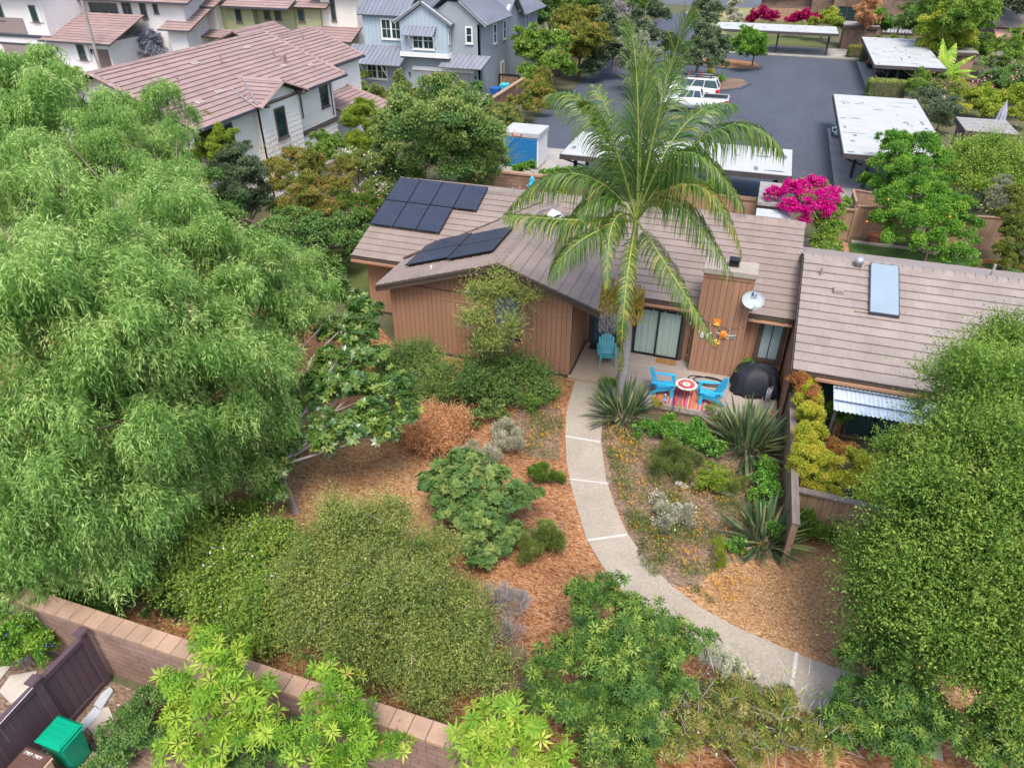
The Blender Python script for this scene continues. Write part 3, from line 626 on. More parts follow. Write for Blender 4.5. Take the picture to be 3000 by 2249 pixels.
for r_ in (0, 1):
    for i in range(na + 1):
        x = 3.78 + 3.25 * i / na; Yv = 21.75 if r_ == 0 else 20.1; vs.append((x, Yv, (2.5 if r_ == 0 else 2.28) + .022 * math.sin(i * 2 * math.pi / 4.4)))
aw_.add(vs, [(i, i + 1, na + 2 + i, na + 1 + i) for i in range(na)])
aw_o = aw_.build('awning', M['corrugated'], Dh)
ab = MB()
for Yv in (20.35, 20.95, 21.55): ab.box(3.8, 7.0, Yv - .03, Yv + .03, 2.16 + (Yv - 20.1) * .13, 2.22 + (Yv - 20.1) * .13)
for x in (3.85, 6.95): ab.box(x - .04, x + .04, 20.15, 20.23, 0, 2.2)
ab.build('awning_frame', M['carport'], aw_o)
ast = MB()
for Yv in (20.5, 21.1, 21.62):
    for i in range(24):
        x = 3.8 + .135 * i; ast.box(x, x + .13, Yv, Yv + .05, 2.302 + (Yv - 20.1) * .133 + .025, 2.312 + (Yv - 20.1) * .133 + .028)
ast.build('lap_strip', M['navy'], aw_o)
tt = thing('solar_collector', 'flat pale blue solar water collector on the right-hand roof', 'solar collector', (4.68, 24.15, 3.75)); tc_ = Vector((4.68, 24.12, dz(24.12) + .06)); Sv = Vector((0, cs, sn)); Nv = Vector((0, -sn, cs)); Uv = Vector((1, 0, 0))
f = MB(); f.prism([tc_, tc_ + Uv * .95, tc_ + Uv * .95 + Sv * 2.5, tc_ + Sv * 2.5], Nv * .12); f.build('frame', M['gutter'], tt)
q_ = tc_ + Uv * .035 + Sv * .035 + Nv * .121; f = MB(); f.prism([q_, q_ + Uv * .88, q_ + Uv * .88 + Sv * 2.43, q_ + Sv * 2.43], Nv * .008); f.build('glass_cover', M['thermal'], tt)
f = MB(); o_ = tc_ + Sv * .06 - Uv * .01; f.tube([o_ + Uv * .02 + Nv * .05, o_ - Uv * .35 + Nv * .06, o_ - Uv * .42 + Nv * .02, o_ - Uv * .45 - Nv * .06], .02, 6); o_ = tc_ + Sv * 2.45
f.tube([o_ + Nv * .05, o_ - Uv * .2 + Nv * .08, o_ - Uv * .28 + Nv * .05 - Sv * .3, o_ - Uv * .28 - Nv * .06 - Sv * .35], .02, 6); f.build('pipe', M['copper'], tt)
vt = MB(); p0 = Vector((4.3, 26.35, dz(26.35) + .04)); vt.smooth = True; vt.lathe([(.1, -.05), (.1, .15), (.16, .16), (.17, .25), (.13, .33), (.05, .37), (.001, .38)], p0, 14); vt.build('turbine_vent', M['steel'], Dh)
vt = MB(); p0 = Vector((3.07, 25.7, dz(25.7))); vt.tube([p0, p0 + Vector((0, 0, .32))], .04, 8); vt.build('vent_pipe', M['roof_grey'], Dh)
vt = MB(); p0 = Vector((3.72, 25.0, dz(25.0))); vt.box(p0.x - .2, p0.x + .15, p0.y - .15, p0.y + .15, p0.z - .05, p0.z + .16); vt.build('roof_vent', M['roof_grey'], Dh, bevel=.03)
vt = MB(); vt.tube([(9.0, 28.0, 3.9), (9.0, 28.0, 4.5)], .05, 8); vt.build('vent_pipe', M['chimney_cap'], Dh)

# ================================================================ fences and walls near by
def fence(name, label, a, b, h, m='fence_wood', cap='fence_cap', th=.04, bw=.14, posts=0, capw=.16, group=None, z0=0):
    a = Vector((a[0], a[1], z0)); b = Vector((b[0], b[1], z0)); d = b - a; L_ = d.length; ang = math.atan2(d.y, d.x)
    root = thing(name, label, 'fence', (a.x, a.y, a.z), 0, group); Mx = Matrix.Translation(a) @ Matrix.Rotation(ang, 4, 'Z')
    mb = MB(Mx); n = max(1, round(L_ / bw))
    for i in range(n):
        x = i * L_ / n; mb.tint = random.random(); mb.box(x + .004, x + L_ / n - .004, -th / 2, th / 2, 0, h - .05)
    mb.tint = .3; mb.box(0, L_, th / 2 + .001, th / 2 + .04, h * .45, h * .45 + .1); mb.box(0, L_, th / 2 + .001, th / 2 + .04, .2, .3)
    mb.build('boards', M[m], root)
    if cap: c = MB(Mx); c.box(-.04, L_ + .04, -capw / 2, capw / 2, h - .05, h); c.build('cap', M[cap], root)
    if posts:
        for i in range(posts):
            x = .05 + (L_ - .1) * i / max(1, posts - 1); p = MB(Mx); p.box(x - .05, x + .05, -.08, .08, 0, h - .052); p.build('post', M[m], root)
    return root
fence('side_fence', 'tan board fence with weathered cap running beside the flower bed', (2.68, 21.6), (2.82, 15.3), 1.7, capw=.2, posts=2, th=.07)
fence('low_fence', 'short tan board fence with weathered cap below the yellow hedge', (2.95, 17.0), (8, 16.8), 1.45, capw=.22)
W = thing('block_wall', 'brown slump block wall with wide cap crossing the lower left', 'wall', (-8, 6.9, 0))
b = MB(); b.box(-20, 6, 6.72, 7.02, -.05, 1.78); b.build('blocks', M['block'], W)
c = MB()
for i in range(65):
    x = -20 + .4 * i; c.tint = random.random(); c.box(x + .005, x + .395, 6.66, 7.08, 1.78, 1.90)
c.build('cap', M['block_cap'], W, bevel=.015)
W2 = thing('brick_boundary_wall', 'long brown brick boundary wall beside the asphalt lane', 'wall', (-21.4, 70, 0))
b = MB(); b.box(-21.6, -21.35, 43, 110, -.05, 1.72); b.build('bricks', M['brick_old'], W2)
c = MB(); c.box(-21.65, -21.3, 43, 110, 1.72, 1.82); c.build('cap', M['block_cap'], W2)
W3 = thing('back_garden_wall', 'low brown brick wall behind the roof near the aqua umbrella', 'wall', (-9, 40.8, 0))
b = MB(); b.box(-17, -5.2, 40.65, 40.9, -.05, 1.68); b.build('bricks', M['brick_old'], W3)
c = MB(); c.box(-17, -5.2, 40.6, 40.95, 1.68, 1.8); c.build('cap', M['block_cap'], W3)
fence('rear_fence', 'brown timber fence along the back lane behind the palm', (-5.1, 40.75), (-.35, 40.45), 1.8, m='fence_brown', cap='fence_brown', capw=.12, posts=3, bw=.2)
G = thing('back_gate', 'brown framed timber gate beside the pale flat roof', 'gate', (.1, 40.4, 0)); b = MB(); b.box(-.33, .68, 40.3, 40.36, 0, 1.85); b.build('panel', M['fence_brown'], G); b = MB(); b.box(-.4, -.28, 40.24, 40.4, 0, 1.95); b.box(.62, .74, 40.24, 40.4, 0, 1.95); b.box(-.28, .62, 40.24, 40.3, 1.75, 1.95); b.box(-.28, .62, 40.24, 40.3, 0, .15); b.build('frame', M['fence_wood'], G)
fence('bin_screen_fence', 'brown timber screen fence in front of the carport slab', (5.8, 43.9), (8.4, 43.4), 1.8, m='fence_brown', cap='fence_brown', capw=.12, bw=.2, posts=2)
fence('garden_fence', 'brown timber fence behind the orange tree', (5.9, 41.2), (9.0, 41.5), 1.8, m='fence_brown', cap='fence_brown', capw=.14, bw=.2, posts=2)
fence('short_return_fence', 'short brown timber return fence beside the bin screen', (5.78, 43.8), (5.84, 41.9), 1.8, m='fence_brown', cap='fence_brown', capw=.12, bw=.2)
fence('yard_fence', 'brown timber fence at the far corner of the lawn', (9.5, 41.3), (14.5, 41.8), 1.8, m='fence_brown', cap='fence_brown', capw=.14, bw=.2, posts=2)
G = thing('garden_gate', 'brown paneled timber gate open beside the bougainvillea vine', 'gate', (5.2, 40.5, 0)); b = MB(); b.box(4.75, 5.7, 40.45, 40.5, .1, 1.72); b.build('panel', M['fence_brown'], G); b = MB(); b.box(5.68, 5.8, 40.38, 40.56, 0, 1.85); b.box(4.7, 5.68, 40.38, 40.56, 1.72, 1.8); b.box(4.7, 5.68, 40.4, 40.54, .05, .2); b.box(5.2, 5.28, 40.41, 40.449, .2, 1.72); b.build('frame', M['fence_wood'], G)
# low walls outlining the lane side beyond
E = thing('meter_shed', 'small flat-roofed shed with white doors under the bougainvillea', 'shed', (1.5, 39.5, 0))
b = MB(); b.box(.8, 2.3, 38.5, 41.5, 0, 2.25); b.build('wall', M['shingle_grey'], E); b = MB(); b.box(.68, 2.5, 38.2, 41.75, 2.25, 2.4); b.build('roof', M['tar_roof'], E); b = MB(); b.box(.7, 2.4, 36.0, 38.18, 2.02, 2.1); b.build('lean_to_roof', M['slab_grey'], E)
# ================================================================ white two-storey house, left
X_, Y_, Z_ = Vector((1, 0, 0)), Vector((0, 1, 0)), Vector((0, 0, 1))
Wh = thing('white_house', 'white two-storey house with big mauve tiled roof at the upper left', 'house', (-34, 40, 0))
wz = lambda x: 5.45 + .40 * (-27.8 - x)
wl = MB(face_px(-28.4)); laps(wl, 31.6, 45.7, 5.55, 0, .3)
wl.M = face_y(31.6); wl.prism([(-39.6, 0, 0), (-28.4, 0, 0), (-28.4, 0, 5.5), (-33.8, 0, 7.66), (-39.6, 0, 5.4)], (0, .2, 0)); 
wl.M = face_px(-30.3); laps(wl, 45.7, 53, 5.5, 0, .3)
wl.M = face_y(45.7).inverted() if False else Matrix(); wl.box(-39, -28.42, 45.5, 45.7, 0, 5.5)
wl.M = face_px(-27.85); gab = lambda y: 6.35 - .40 * abs(y - 38.6); laps(wl, 36.6, 40.6, gab, 0, .3); wl.M = Matrix(); wl.box(-28.5, -27.87, 36.6, 36.75, 0, 5.4); wl.box(-28.5, -27.87, 40.45, 40.6, 0, 5.4)
wl.build('wall', M['white_siding'], Wh)
rf = MB(); aw = math.atan(.4); c4, s4 = math.cos(aw), math.sin(aw)
kw = dict(cw=.55, ch=.40, th=.07, jit=.004)
tiles(rf, (-27.75, 31.0, wz(-27.75)), (0, 1, 0), (-c4, 0, s4), 15.6, 6.0 / c4, **kw)
tiles(rf, (-39.85, 31.0, wz(-27.75)), (0, 1, 0), (c4, 0, s4), 15.6, 6.1 / c4, **kw)
tiles(rf, (-29.9, 46.65, 5.55), (0, 1, 0), (-c4, 0, s4), 6.6, 4.3 / c4, **kw)
tiles(rf, (-38.5, 46.65, 5.55), (0, 1, 0), (c4, 0, s4), 6.6, 4.3 / c4, **kw)
tiles(rf, (-33.0, 46.65, 6.3), (0, 1, 0), (-c4, 0, s4), 5.2, 3.6 / c4, **kw)
tiles(rf, (-40.0, 46.65, 6.3), (0, 1, 0), (c4, 0, s4), 5.2, 3.5 / c4, **kw)
tiles(rf, (-31.5, 36.1, 5.5), (1, 0, 0), (0, c4, s4), 4.2, 2.5 / c4, **kw); tiles(rf, (-31.5, 41.1, 5.5), (1, 0, 0), (0, -c4, s4), 4.2, 2.5 / c4, **kw)
tiles(rf, (-26.2, 46.0, 2.55), (0, 1, 0), (-.96, 0, .28), 4.7, 4.2, **kw)
tiles(rf, (-44.0, 34.2, 5.0), (1, 0, 0), (0, c4, s4), 8, 2.6 / c4, **kw); tiles(rf, (-44.0, 39.4, 5.0), (1, 0, 0), (0, -c4, s4), 8, 2.6 / c4, **kw)
ridge_caps(rf, (-33.8, 31.0, 7.92), (-33.8, 46.6, 7.92), .2, .4); ridge_caps(rf, (-27.7, 31.05, 5.55), (-33.8, 31.05, 7.92), .16, .4); ridge_caps(rf, (-33.8, 31.05, 7.92), (-39.9, 31.05, 5.55), .16, .4)
ridge_caps(rf, (-27.7, 46.55, 5.55), (-33.8, 46.55, 7.92), .12, .4); ridge_caps(rf, (-34.2, 46.6, 7.35), (-34.2, 53.2, 7.35), .18, .4); ridge_caps(rf, (-36.5, 46.7, 7.78), (-36.5, 51.8, 7.78), .18, .4)
ridge_caps(rf, (-29.9, 53.2, 5.62), (-34.2, 53.2, 7.3), .14, .4); ridge_caps(rf, (-31.5, 38.6, 6.56), (-27.3, 38.6, 6.56), .18, .4); ridge_caps(rf, (-27.35, 38.6, 6.5), (-27.35, 36.1, 5.55), .14, .4); ridge_caps(rf, (-27.35, 38.6, 6.5), (-27.35, 41.1, 5.55), .14, .4)
ridge_caps(rf, (-44, 36.8, 6.1), (-36.5, 36.8, 6.1), .18, .4); ridge_caps(rf, (-26.2, 50.75, 2.65), (-30.2, 50.75, 3.85), .12, .4)
rf.build('roof', [M['roof_mauve'], M['roof_under']], Wh)
gu = MB(); gu.box(-27.75, -27.6, 31, 36.1, 5.33, 5.47); gu.box(-27.75, -27.6, 41.1, 46.6, 5.33, 5.47); gu.box(-29.9, -29.76, 46.7, 53.2, 5.4, 5.53); gu.box(-26.25, -26.12, 46, 50.7, 2.4, 2.52); gu.build('gutter', M['gutter'], Wh)
fv = MB(); fv.tube([(-27.75, 36.12, 5.58), (-29.8, 36.85, 6.3)], .04, 4); fv.tube([(-27.6, 36.2, 5.63), (-30.1, 38.55, 6.55)], .06, 4); fv.build('valley_flashing', M['steel'], Wh)
dn = MB()
for yy, x0, z0 in ((45.5, -28.3, 3.0), (46.3, -29.8, 3.9)): dn.tube([(x0 + .5, yy, 5.4), (x0 + .06, yy - .3, 5.1), (x0 + .06, yy - .3, z0)], .05, 6)
dn.tube([(-28.3, 41.6, 5.2), (-28.3, 41.6, 3.6)], .05, 6); dn.build('downspout', M['trim_brown'], Wh)
bt = MB(); bt.box(-28.4, -28.3, 40.7, 45.7, 2.5, 2.8); bt.box(-39.6, -28.4, 31.5, 31.58, 3.0, 3.2)
for xx in (-38.6, -36.2, -31.4, -28.9): bt.beam((xx, 31.6, 7.5 - .4 * abs(xx + 33.8) - .1), (xx, 30.95, 7.45 - .4 * abs(xx + 33.8)), .18, .25)
for yy in (36.7, 40.5): bt.beam((-27.9, yy, 5.5), (-27.2, yy, 5.5), .2, .25)
bt.build('trim_band', M['trim_brown'], Wh)
window(Wh, face_px(-28.4), 44.0, 45.0, 3.7, 5.15, fm='trim_brown', sill=.06, nz=2, bars='black', mull=.05)
window(Wh, face_px(-30.3), 47.2, 48.4, 3.8, 5.3, fm='trim_brown', sill=.06, nz=2, bars='black', mull=.05)
window(Wh, face_px(-28.4), 32.6, 34.6, 2.2, 5.0, fm='trim_brown'); window(Wh, face_px(-27.85), 37.9, 39.0, 3.2, 5.0, fm='trim_brown', sill=.06)
window(Wh, face_y(31.6), -31.2, -29.0, 1.3, 2.9, fm='trim_brown', nx=2, bars='black'); window(Wh, face_y(31.6), -38.5, -37.9, 5.0, 5.8, fm='trim_brown', nz=5, bars='trim_brown', mull=.06, name='gable_vent')
rv = MB()
for x, yy in ((-29.3, 33.4), (-29.6, 36.0 - .5), (-32.3, 37.2), (-32.5, 42.5), (-29.3, 44.8), (-30.0, 42.6)):
    for k_ in (0, 1):
        p0 = Vector((x, yy + k_ * .32, wz(x) + .075)); Sx = Vector((-c4, 0, s4)); Nx = Vector((s4, 0, c4)); rv.prism([p0, p0 + Y_ * .26, p0 + Y_ * .26 + Sx * .3, p0 + Sx * .3], Nx * .03)
rv.build('vent_tiles', M['chimney_cap'], Wh)
pp = MB()
for x, yy, h in ((-31.3, 34.5, .5), (-31.9, 39.2, .45), (-31.2, 43.6, .5), (-32, 48.5, .4)): pp.tube([(x, yy, wz(x)), (x, yy, wz(x) + h)], .05, 8)
pp.box(-30.7, -30.4, 43.5, 43.8, wz(-30.5), wz(-30.5) + .45); pp.build('vent_pipe', M['roof_mauve'], Wh)

# ================================================================ grey-blue two-storey house
Gr = thing('grey_house', 'blue-grey two-storey house with standing seam metal roofs and double garage door', 'house', (-31, 68, 0))
wl = MB(); wl.mi = 0
wl.M = face_y(66.0); wl.prism([(-31, 0, 0), (-25.15, 0, 0), (-25.15, 0, 6.4), (-26.9, 0, 8.0), (-28.2, 0, 8.0), (-31, 0, 6.2)], (0, .2, 0))
wl.box(-38.2, -31, 0, .2, 0, 3.5)
wl.M = face_px(-25.15); wl.prism([(66.0, 0, 0), (84, 0, 0), (84, 0, 6.1), (77, 0, 6.1), (75, 0, 7.6), (73, 0, 6.3), (66, 0, 6.3)], (0, .2, 0))
wl.M = Matrix(); wl.box(-38.2, -38.0, 66.2, 76, 0, 3.5)
wl.mi = 1; wl.box(-37.0, -32.9, 66.3, 66.5, 3.4, 6.9); wl.box(-37.0, -36.8, 66.5, 74, 3.4, 6.9)
wl.box(-32.7, -28.0, 65.3, 66.05, 3.7, 6.35); wl.prism([(-32.7, 65.3, 6.35), (-28.0, 65.3, 6.35), (-30.35, 65.3, 7.75)], (0, .7, 0))
wl.build('wall', [M['grey_stucco'], M['blue_batten']], Gr)
bt = MB()
for i in range(11):
    x = -36.9 + i * .4; bt.box(x, x + .05, 66.26, 66.299, 3.5, 6.7)
for i in range(12):
    x = -32.6 + i * .41; bt.box(x, x + .05, 65.26, 65.299, 3.9, min(6.35, 9) + max(0, (2.35 - abs(x + 30.35)) * .55))
for i in range(2):
    bt.box(-27.999, -27.96, 65.4 + i * .35, 65.45 + i * .35, 3.9, 6.3)
bt.build('batten', M['blue_batten'], Gr)
wt = MB(); wt.box(-32.8, -27.9, 65.18, 65.24, 3.45, 3.85); wt.box(-27.96, -27.88, 65.24, 66, 3.45, 3.85); wt.box(-32.0, -25.75, 65.9, 65.99, 2.2, 2.52)
wt.beam((-33.2, 65.1, 6.25), (-30.4, 65.1, 7.98), .06, .26); wt.beam((-30.3, 65.1, 7.98), (-27.5, 65.1, 6.25), .06, .26)
wt.beam((-28.6, 65.75, 8.7), (-26.9, 65.75, 8.25), .06, .2); wt.beam((-26.9, 65.7, 8.2), (-24.4, 65.7, 6.25), .06, .26)
wt.beam((-25.0, 72.7, 6.2), (-25.0, 75, 7.85), .26, .06); wt.beam((-25.0, 75, 7.85), (-25.0, 77.3, 6.1), .26, .06)
wt.build('white_trim', M['white'], Gr)
rf = MB()
def plane3(mb, a, b, c, pitch=.42):
    "seam roof with eave a-b and c above a"
    a, b, c = Vector(a), Vector(b), Vector(c); seam_roof(mb, a, b - a, c - a, (b - a).length, (c - a).length, pitch)
plane3(rf, (-37.3, 65.9, 6.7), (-32.2, 65.9, 6.7), (-37.3, 70.5, 9.6)); plane3(rf, (-37.3, 75, 6.7), (-32.2, 75, 6.7), (-37.3, 70.5, 9.6))
plane3(rf, (-33.2, 65.0, 6.3), (-33.2, 69, 6.3), (-30.35, 65.0, 8.05)); plane3(rf, (-27.5, 65.0, 6.3), (-27.5, 69, 6.3), (-30.35, 65.0, 8.05))
plane3(rf, (-24.3, 65.6, 6.3), (-24.3, 72.8, 6.3), (-27.6, 65.6, 8.9)); plane3(rf, (-31.2, 65.6, 6.3), (-31.2, 75, 6.3), (-27.9, 65.6, 8.9))
plane3(rf, (-24.6, 72.6, 6.15), (-30, 72.6, 6.15), (-24.6, 75, 7.9)); plane3(rf, (-24.6, 77.4, 6.15), (-30, 77.4, 6.15), (-24.6, 75, 7.9)); plane3(rf, (-24.3, 77.3, 5.9), (-24.3, 84.5, 5.9), (-28, 77.3, 8.2))
plane3(rf, (-28.95, 65.0, 2.75), (-24.7, 65.0, 2.75), (-28.3, 66.0, 3.75), .45)
plane3(rf, (-38.9, 64.6, 2.65), (-32.7, 64.6, 2.65), (-38.3, 66.2, 4.1), .45)
plane3(rf, (-34.1, 64.6, 2.68), (-32.7, 64.6, 2.68), (-34.1, 66.2, 4.12))
plane3(rf, (-32.3, 64.7, 5.3), (-29.2, 64.7, 5.3), (-32.1, 65.3, 6.05), .4)
rf.build('roof', M['metal_roof'], Gr)
for a, b, z0, z1, Y0, nx, nz in ((-35.1, -33.0, 4.65, 6.4, 66.28, 2, 1), (-31.5, -29.3, 4.1, 5.6, 65.28, 2, 1), (-36.9, -34.7, 1.1, 2.6, 65.98, 2, 1)):
    wo = window(Gr, face_y(Y0), a, b, z0, z1, fw=.12, fm='white', nx=2, bars='white', mull=.18, sill=.04)
    br = MB(face_y(Y0))
    for q in (.27, .73): br.box(a + (b - a) * q - .02, a + (b - a) * q + .02, -.045, -.032, z0 + .12, z1 - .12)
    br.box(a + .12, b - .12, -.043, -.034, (z0 + z1) / 2 - .02, (z0 + z1) / 2 + .02); br.build('glazing_bar', M['white'], wo)
window(Gr, face_y(65.98), -26.5, -25.8, 4.7, 6.1, fw=.12, fm='white', nz=2, bars='white', sill=.05)
window(Gr, face_px(-27.98), 65.45, 65.85, 4.6, 5.9, fw=.08, fm='white', nz=2, bars='white')
for yy, z0, z1 in ((69.5, 4.2, 5.9), (72.3, 4.2, 5.9), (79.5, 4.3, 5.8)): window(Gr, face_px(-25.13), yy, yy + .9, z0, z1, fw=.1, fm='white', nz=2, bars='white', sill=.04)
window(Gr, face_px(-25.13), 71.6, 72.5, .1, 2.3, fw=.12, fm='white', gm='siding', name='side_door')
gd = MB(face_y(65.96)); gd.box(-30.95, -26.3, -.02, .0, 0, 2.15)
for i in range(4):
    for j in range(4):
        x = -30.95 + 4.65 * i / 4; z = .03 + 2.1 * j / 4; gd.box(x + .06, x + 1.1, -.04, -.021, z + .05, z + .47)
gd.build('garage_door', M['garage_grey'], Gr)
bk = MB()
for a in ((-36.9, 65.95, 1.3, 64.8, 2.5), (-34.7, 65.95, 1.3, 64.8, 2.5), (-31.6, 65.25, 4.3, 64.8, 5.2), (-29.2, 65.25, 4.3, 64.8, 5.2)): bk.beam((a[0], a[1], a[2]), (a[0], a[3], a[4]), .09, .09)
bk.build('awning_bracket', M['white'], Gr)
dn = MB(); dn.tube([(-24.9, 65.8, 6.2), (-25.05, 65.9, 5.9), (-25.05, 65.9, 3.8)], .045, 6); dn.tube([(-24.75, 65.1, 2.7), (-25.0, 65.85, 2.4), (-25.0, 65.85, 0)], .045, 6); dn.build('downspout', M['gutter'], Gr)
for x in (-38.0 + .3, -32.3, -25.6): lm = MB(); lm.lathe([(.02, 2.05), (.12, 1.85), (.05, 1.8), (.05, 1.65)], (x, 65.85, 0), 8); lm.build('wall_lamp', M['black'], Gr)
G = thing('side_gate', 'slatted timber side gate with black frame beside the grey house', 'gate', (-24.9, 70.7, 0)); b = MB()
for i in range(12): b.box(-24.9 + i * .16, -24.78 + i * .16, 70.7, 70.74, .1, 1.3)
b.build('slats', M['fence_wood'], G); b = MB(); b.box(-25.0, -22.9, 70.62, 70.8, 1.31, 1.4); b.box(-25.0, -24.92, 70.62, 70.8, 0, 1.31); b.box(-22.98, -22.9, 70.62, 70.8, 0, 1.31); b.build('frame', M['black'], G)
for i, (x, yy) in enumerate(((-24.3, 75.5), (-23.2, 75.9))):
    a = thing('air_conditioner', 'grey air conditioner unit behind the grey house, ' + ('nearer the wall' if i == 0 else 'nearer the boundary'), 'air conditioner', (x, yy, 0)); b = MB(); b.box(x - .4, x + .4, yy - .4, yy + .4, 0, .8); b.build('casing', M['plastic_grey'], a, bevel=.03); b = MB(); b.lathe([(.3, .8), (.3, .84), (.05, .85)], (x, yy, 0), 16); b.build('fan_grille', M['steel'], a)

# ================================================================ far upper-left houses
TL = thing('pale_house', 'pale stucco two-storey house with brown garage door in the top left corner', 'house', (-74, 66, 0))
wl = MB(); wl.box(-82, -73.9, 64.4, 74, 0, 7.6); wl.box(-73.89, -66.5, 64.41, 72, 0, 3.1); wl.box(-73.9, -60.5, 70.0, 80, 0, 6.9); wl.box(-62.3, -60, 69.0, 70.0, 0, 4.1)
wl.build('wall', M['stucco_white'], TL)
rf = MB(); kw2 = dict(cw=.9, ch=.5, th=.07, jit=.003)
tiles(rf, (-75.0, 63.7, 3.05), X_, (0, .94, .34), 9.6, 6.2, **kw2); tiles(rf, (-63.0, 68.4, 4.0), X_, (0, .93, .37), 4, 4.5, **kw2)
tiles(rf, (-83, 63.6, 7.6), X_, (0, .93, .37), 9.6, 5.8, **kw2); tiles(rf, (-83, 74.6, 7.6), X_, (0, -.93, .37), 9.6, 5.8, **kw2)
tiles(rf, (-74.2, 69.3, 6.5), X_, (0, .93, .37), 15, 5.8, **kw2); tiles(rf, (-74.2, 80.6, 6.5), X_, (0, -.93, .37), 15, 5.9, **kw2)
rf.build('roof', [M['roof_mauve'], M['roof_under']], TL)
gu = MB(); gu.box(-75.0, -65.3, 63.55, 63.7, 2.9, 3.05); gu.box(-83, -73.4, 63.45, 63.6, 7.4, 7.55); gu.box(-74.2, -59.2, 69.15, 69.3, 6.35, 6.5); gu.box(-63.1, -58.9, 68.25, 68.4, 3.9, 4.0); gu.box(-82, -73.8, 64.28, 64.39, 3.1, 3.4); gu.box(-81.6, -73.8, 64.3, 64.39, 2.3, 2.5); gu.build('gutter', M['gutter'], TL)
gd = MB(); gd.box(-81.3, -74.2, 64.32, 64.39, 0, 2.3); gd.build('garage_door', M['garage_brown'], TL)
for a, b_, z0, z1, Y0, nx in ((-75.6, -74.7, 4.7, 6.3, 64.38, 1), (-70.7, -69.7, 1.2, 3.0 - .1, 64.38, 1), (-76.2 + 3, -69.3, 4.2, 6.1, 69.98, 3), (-68.6, -67.4, 4.4, 6.3, 69.98, 2), (-66.2, -65.4, 4.8, 6.4, 69.98, 1), (-81.6, -79.5, 4.7, 6.5, 64.38, 1), (-64.4, -63.8, 5.3, 6.4, 69.98, 1)):
    window(TL, face_y(Y0), a, b_, z0, z1, fw=.1, fm='trim_brown', nx=nx, bars='trim_brown', mull=.16, sill=.06)
sh = MB()
for a, b_, z0, z1 in ((-76.15, -75.65, 4.7, 6.2), (-74.65, -74.15, 4.7, 6.2), (-71.25, -70.75, 1.2, 2.85), (-69.65, -69.15, 1.2, 2.85)): sh.box(a, b_, 64.3, 64.39, z0, z1)
sh.build('shutter', M['curtain'], TL)
ar = MB(); ar.box(-68.6, -66.6, 64.36, 64.405, 0, 2.4); ar.build('porch_opening', M['trim_brown'], TL)
for x in (-73.4, -69.0 + .3): lm = MB(); lm.lathe([(.03, 2.45), (.16, 2.2), (.08, 2.15), (.08, 1.9)], (x, 64.2, 0), 8); lm.build('wall_lamp', M['black'], TL)
bl = MB(); bl.box(-82, -77, 64.3, 64.39, 3.5, 5.0); bl.build('balcony_rail', M['garage_brown'], TL)
Cr = thing('olive_house', 'cream and olive two-storey house behind the mauve roof', 'house', (-56, 76, 0))
wl = MB(); wl.box(-64.6, -59.4, 73.5, 82, 0, 5.9); wl.mi = 1; wl.box(-59.39, -55.2, 74.6, 84, 0, 5.9); wl.box(-55.3, -50.6, 75.4, 84, 0, 5.9); wl.mi = 0; wl.box(-50.59, -43.2, 76.6, 84, 0, 3.1); wl.box(-47.4, -43.1, 76.1, 84, 0, 7.5); wl.mi = 1; wl.box(-50.6, -47.41, 75.8, 84, 0, 5.9)
wl.mi = 0; wl.box(-43.09, -37.9, 79.8, 84, 0, 3.4)
wl.build('wall', [M['stucco_cream'], M['green_siding']], Cr)
rf = MB(); tiles(rf, (-65.4, 72.7, 5.85), X_, (0, .93, .37), 6.8, 5.5, **kw2); tiles(rf, (-58.6, 73.9, 5.85), X_, (0, .93, .37), 8.5, 5.5, **kw2); tiles(rf, (-50.2, 75.1, 5.9), X_, (0, .93, .37), 4, 5.5, **kw2); tiles(rf, (-48.5, 75.2, 7.5), X_, (0, .93, .37), 5.8, 4.5, **kw2)
tiles(rf, (-65.2, 71.8, 2.95), X_, (0, .96, .28), 8.5, 2.0, **kw2); tiles(rf, (-50.5, 73.6, 2.95), X_, (0, .92, .39), 7.8, 3.0, **kw2); tiles(rf, (-42.7, 77.2, 3.0), X_, (0, .9, .4), 5.2, 3.4, **kw2)
rf.build('roof', [M['roof_mauve'], M['roof_under']], Cr)
gu = MB(); gu.box(-65.4, -58.6, 72.55, 72.7, 5.68, 5.83); gu.box(-58.6, -50.1, 73.75, 73.9, 5.68, 5.83); gu.box(-50.5, -42.7, 73.45, 73.6, 2.8, 2.95); gu.box(-42.7, -37.5, 77.05, 77.2, 2.85, 3.0); gu.build('gutter', M['gutter'], Cr)
for a, b_, z0, z1, Y0, nx in ((-63.2, -61.2, 3.8, 5.5, 73.48, 2), (-57.5, -56.7, 4.2, 5.5, 74.58, 1), (-54.3, -53.5, 4.5, 5.6, 75.38, 1), (-52.9, -52.1, 4.5, 5.6, 75.38, 1), (-50.2, -49.4, 4.4, 5.6, 75.78, 1), (-46.2, -45.6, 4.6, 6.9, 76.08, 1), (-41.5, -39.8, 1.4, 2.8, 79.78, 2)):
    window(Cr, face_y(Y0), a, b_, z0, z1, fw=.09, fm='trim_brown', nx=nx, bars='trim_brown', mull=.14, sill=.05)
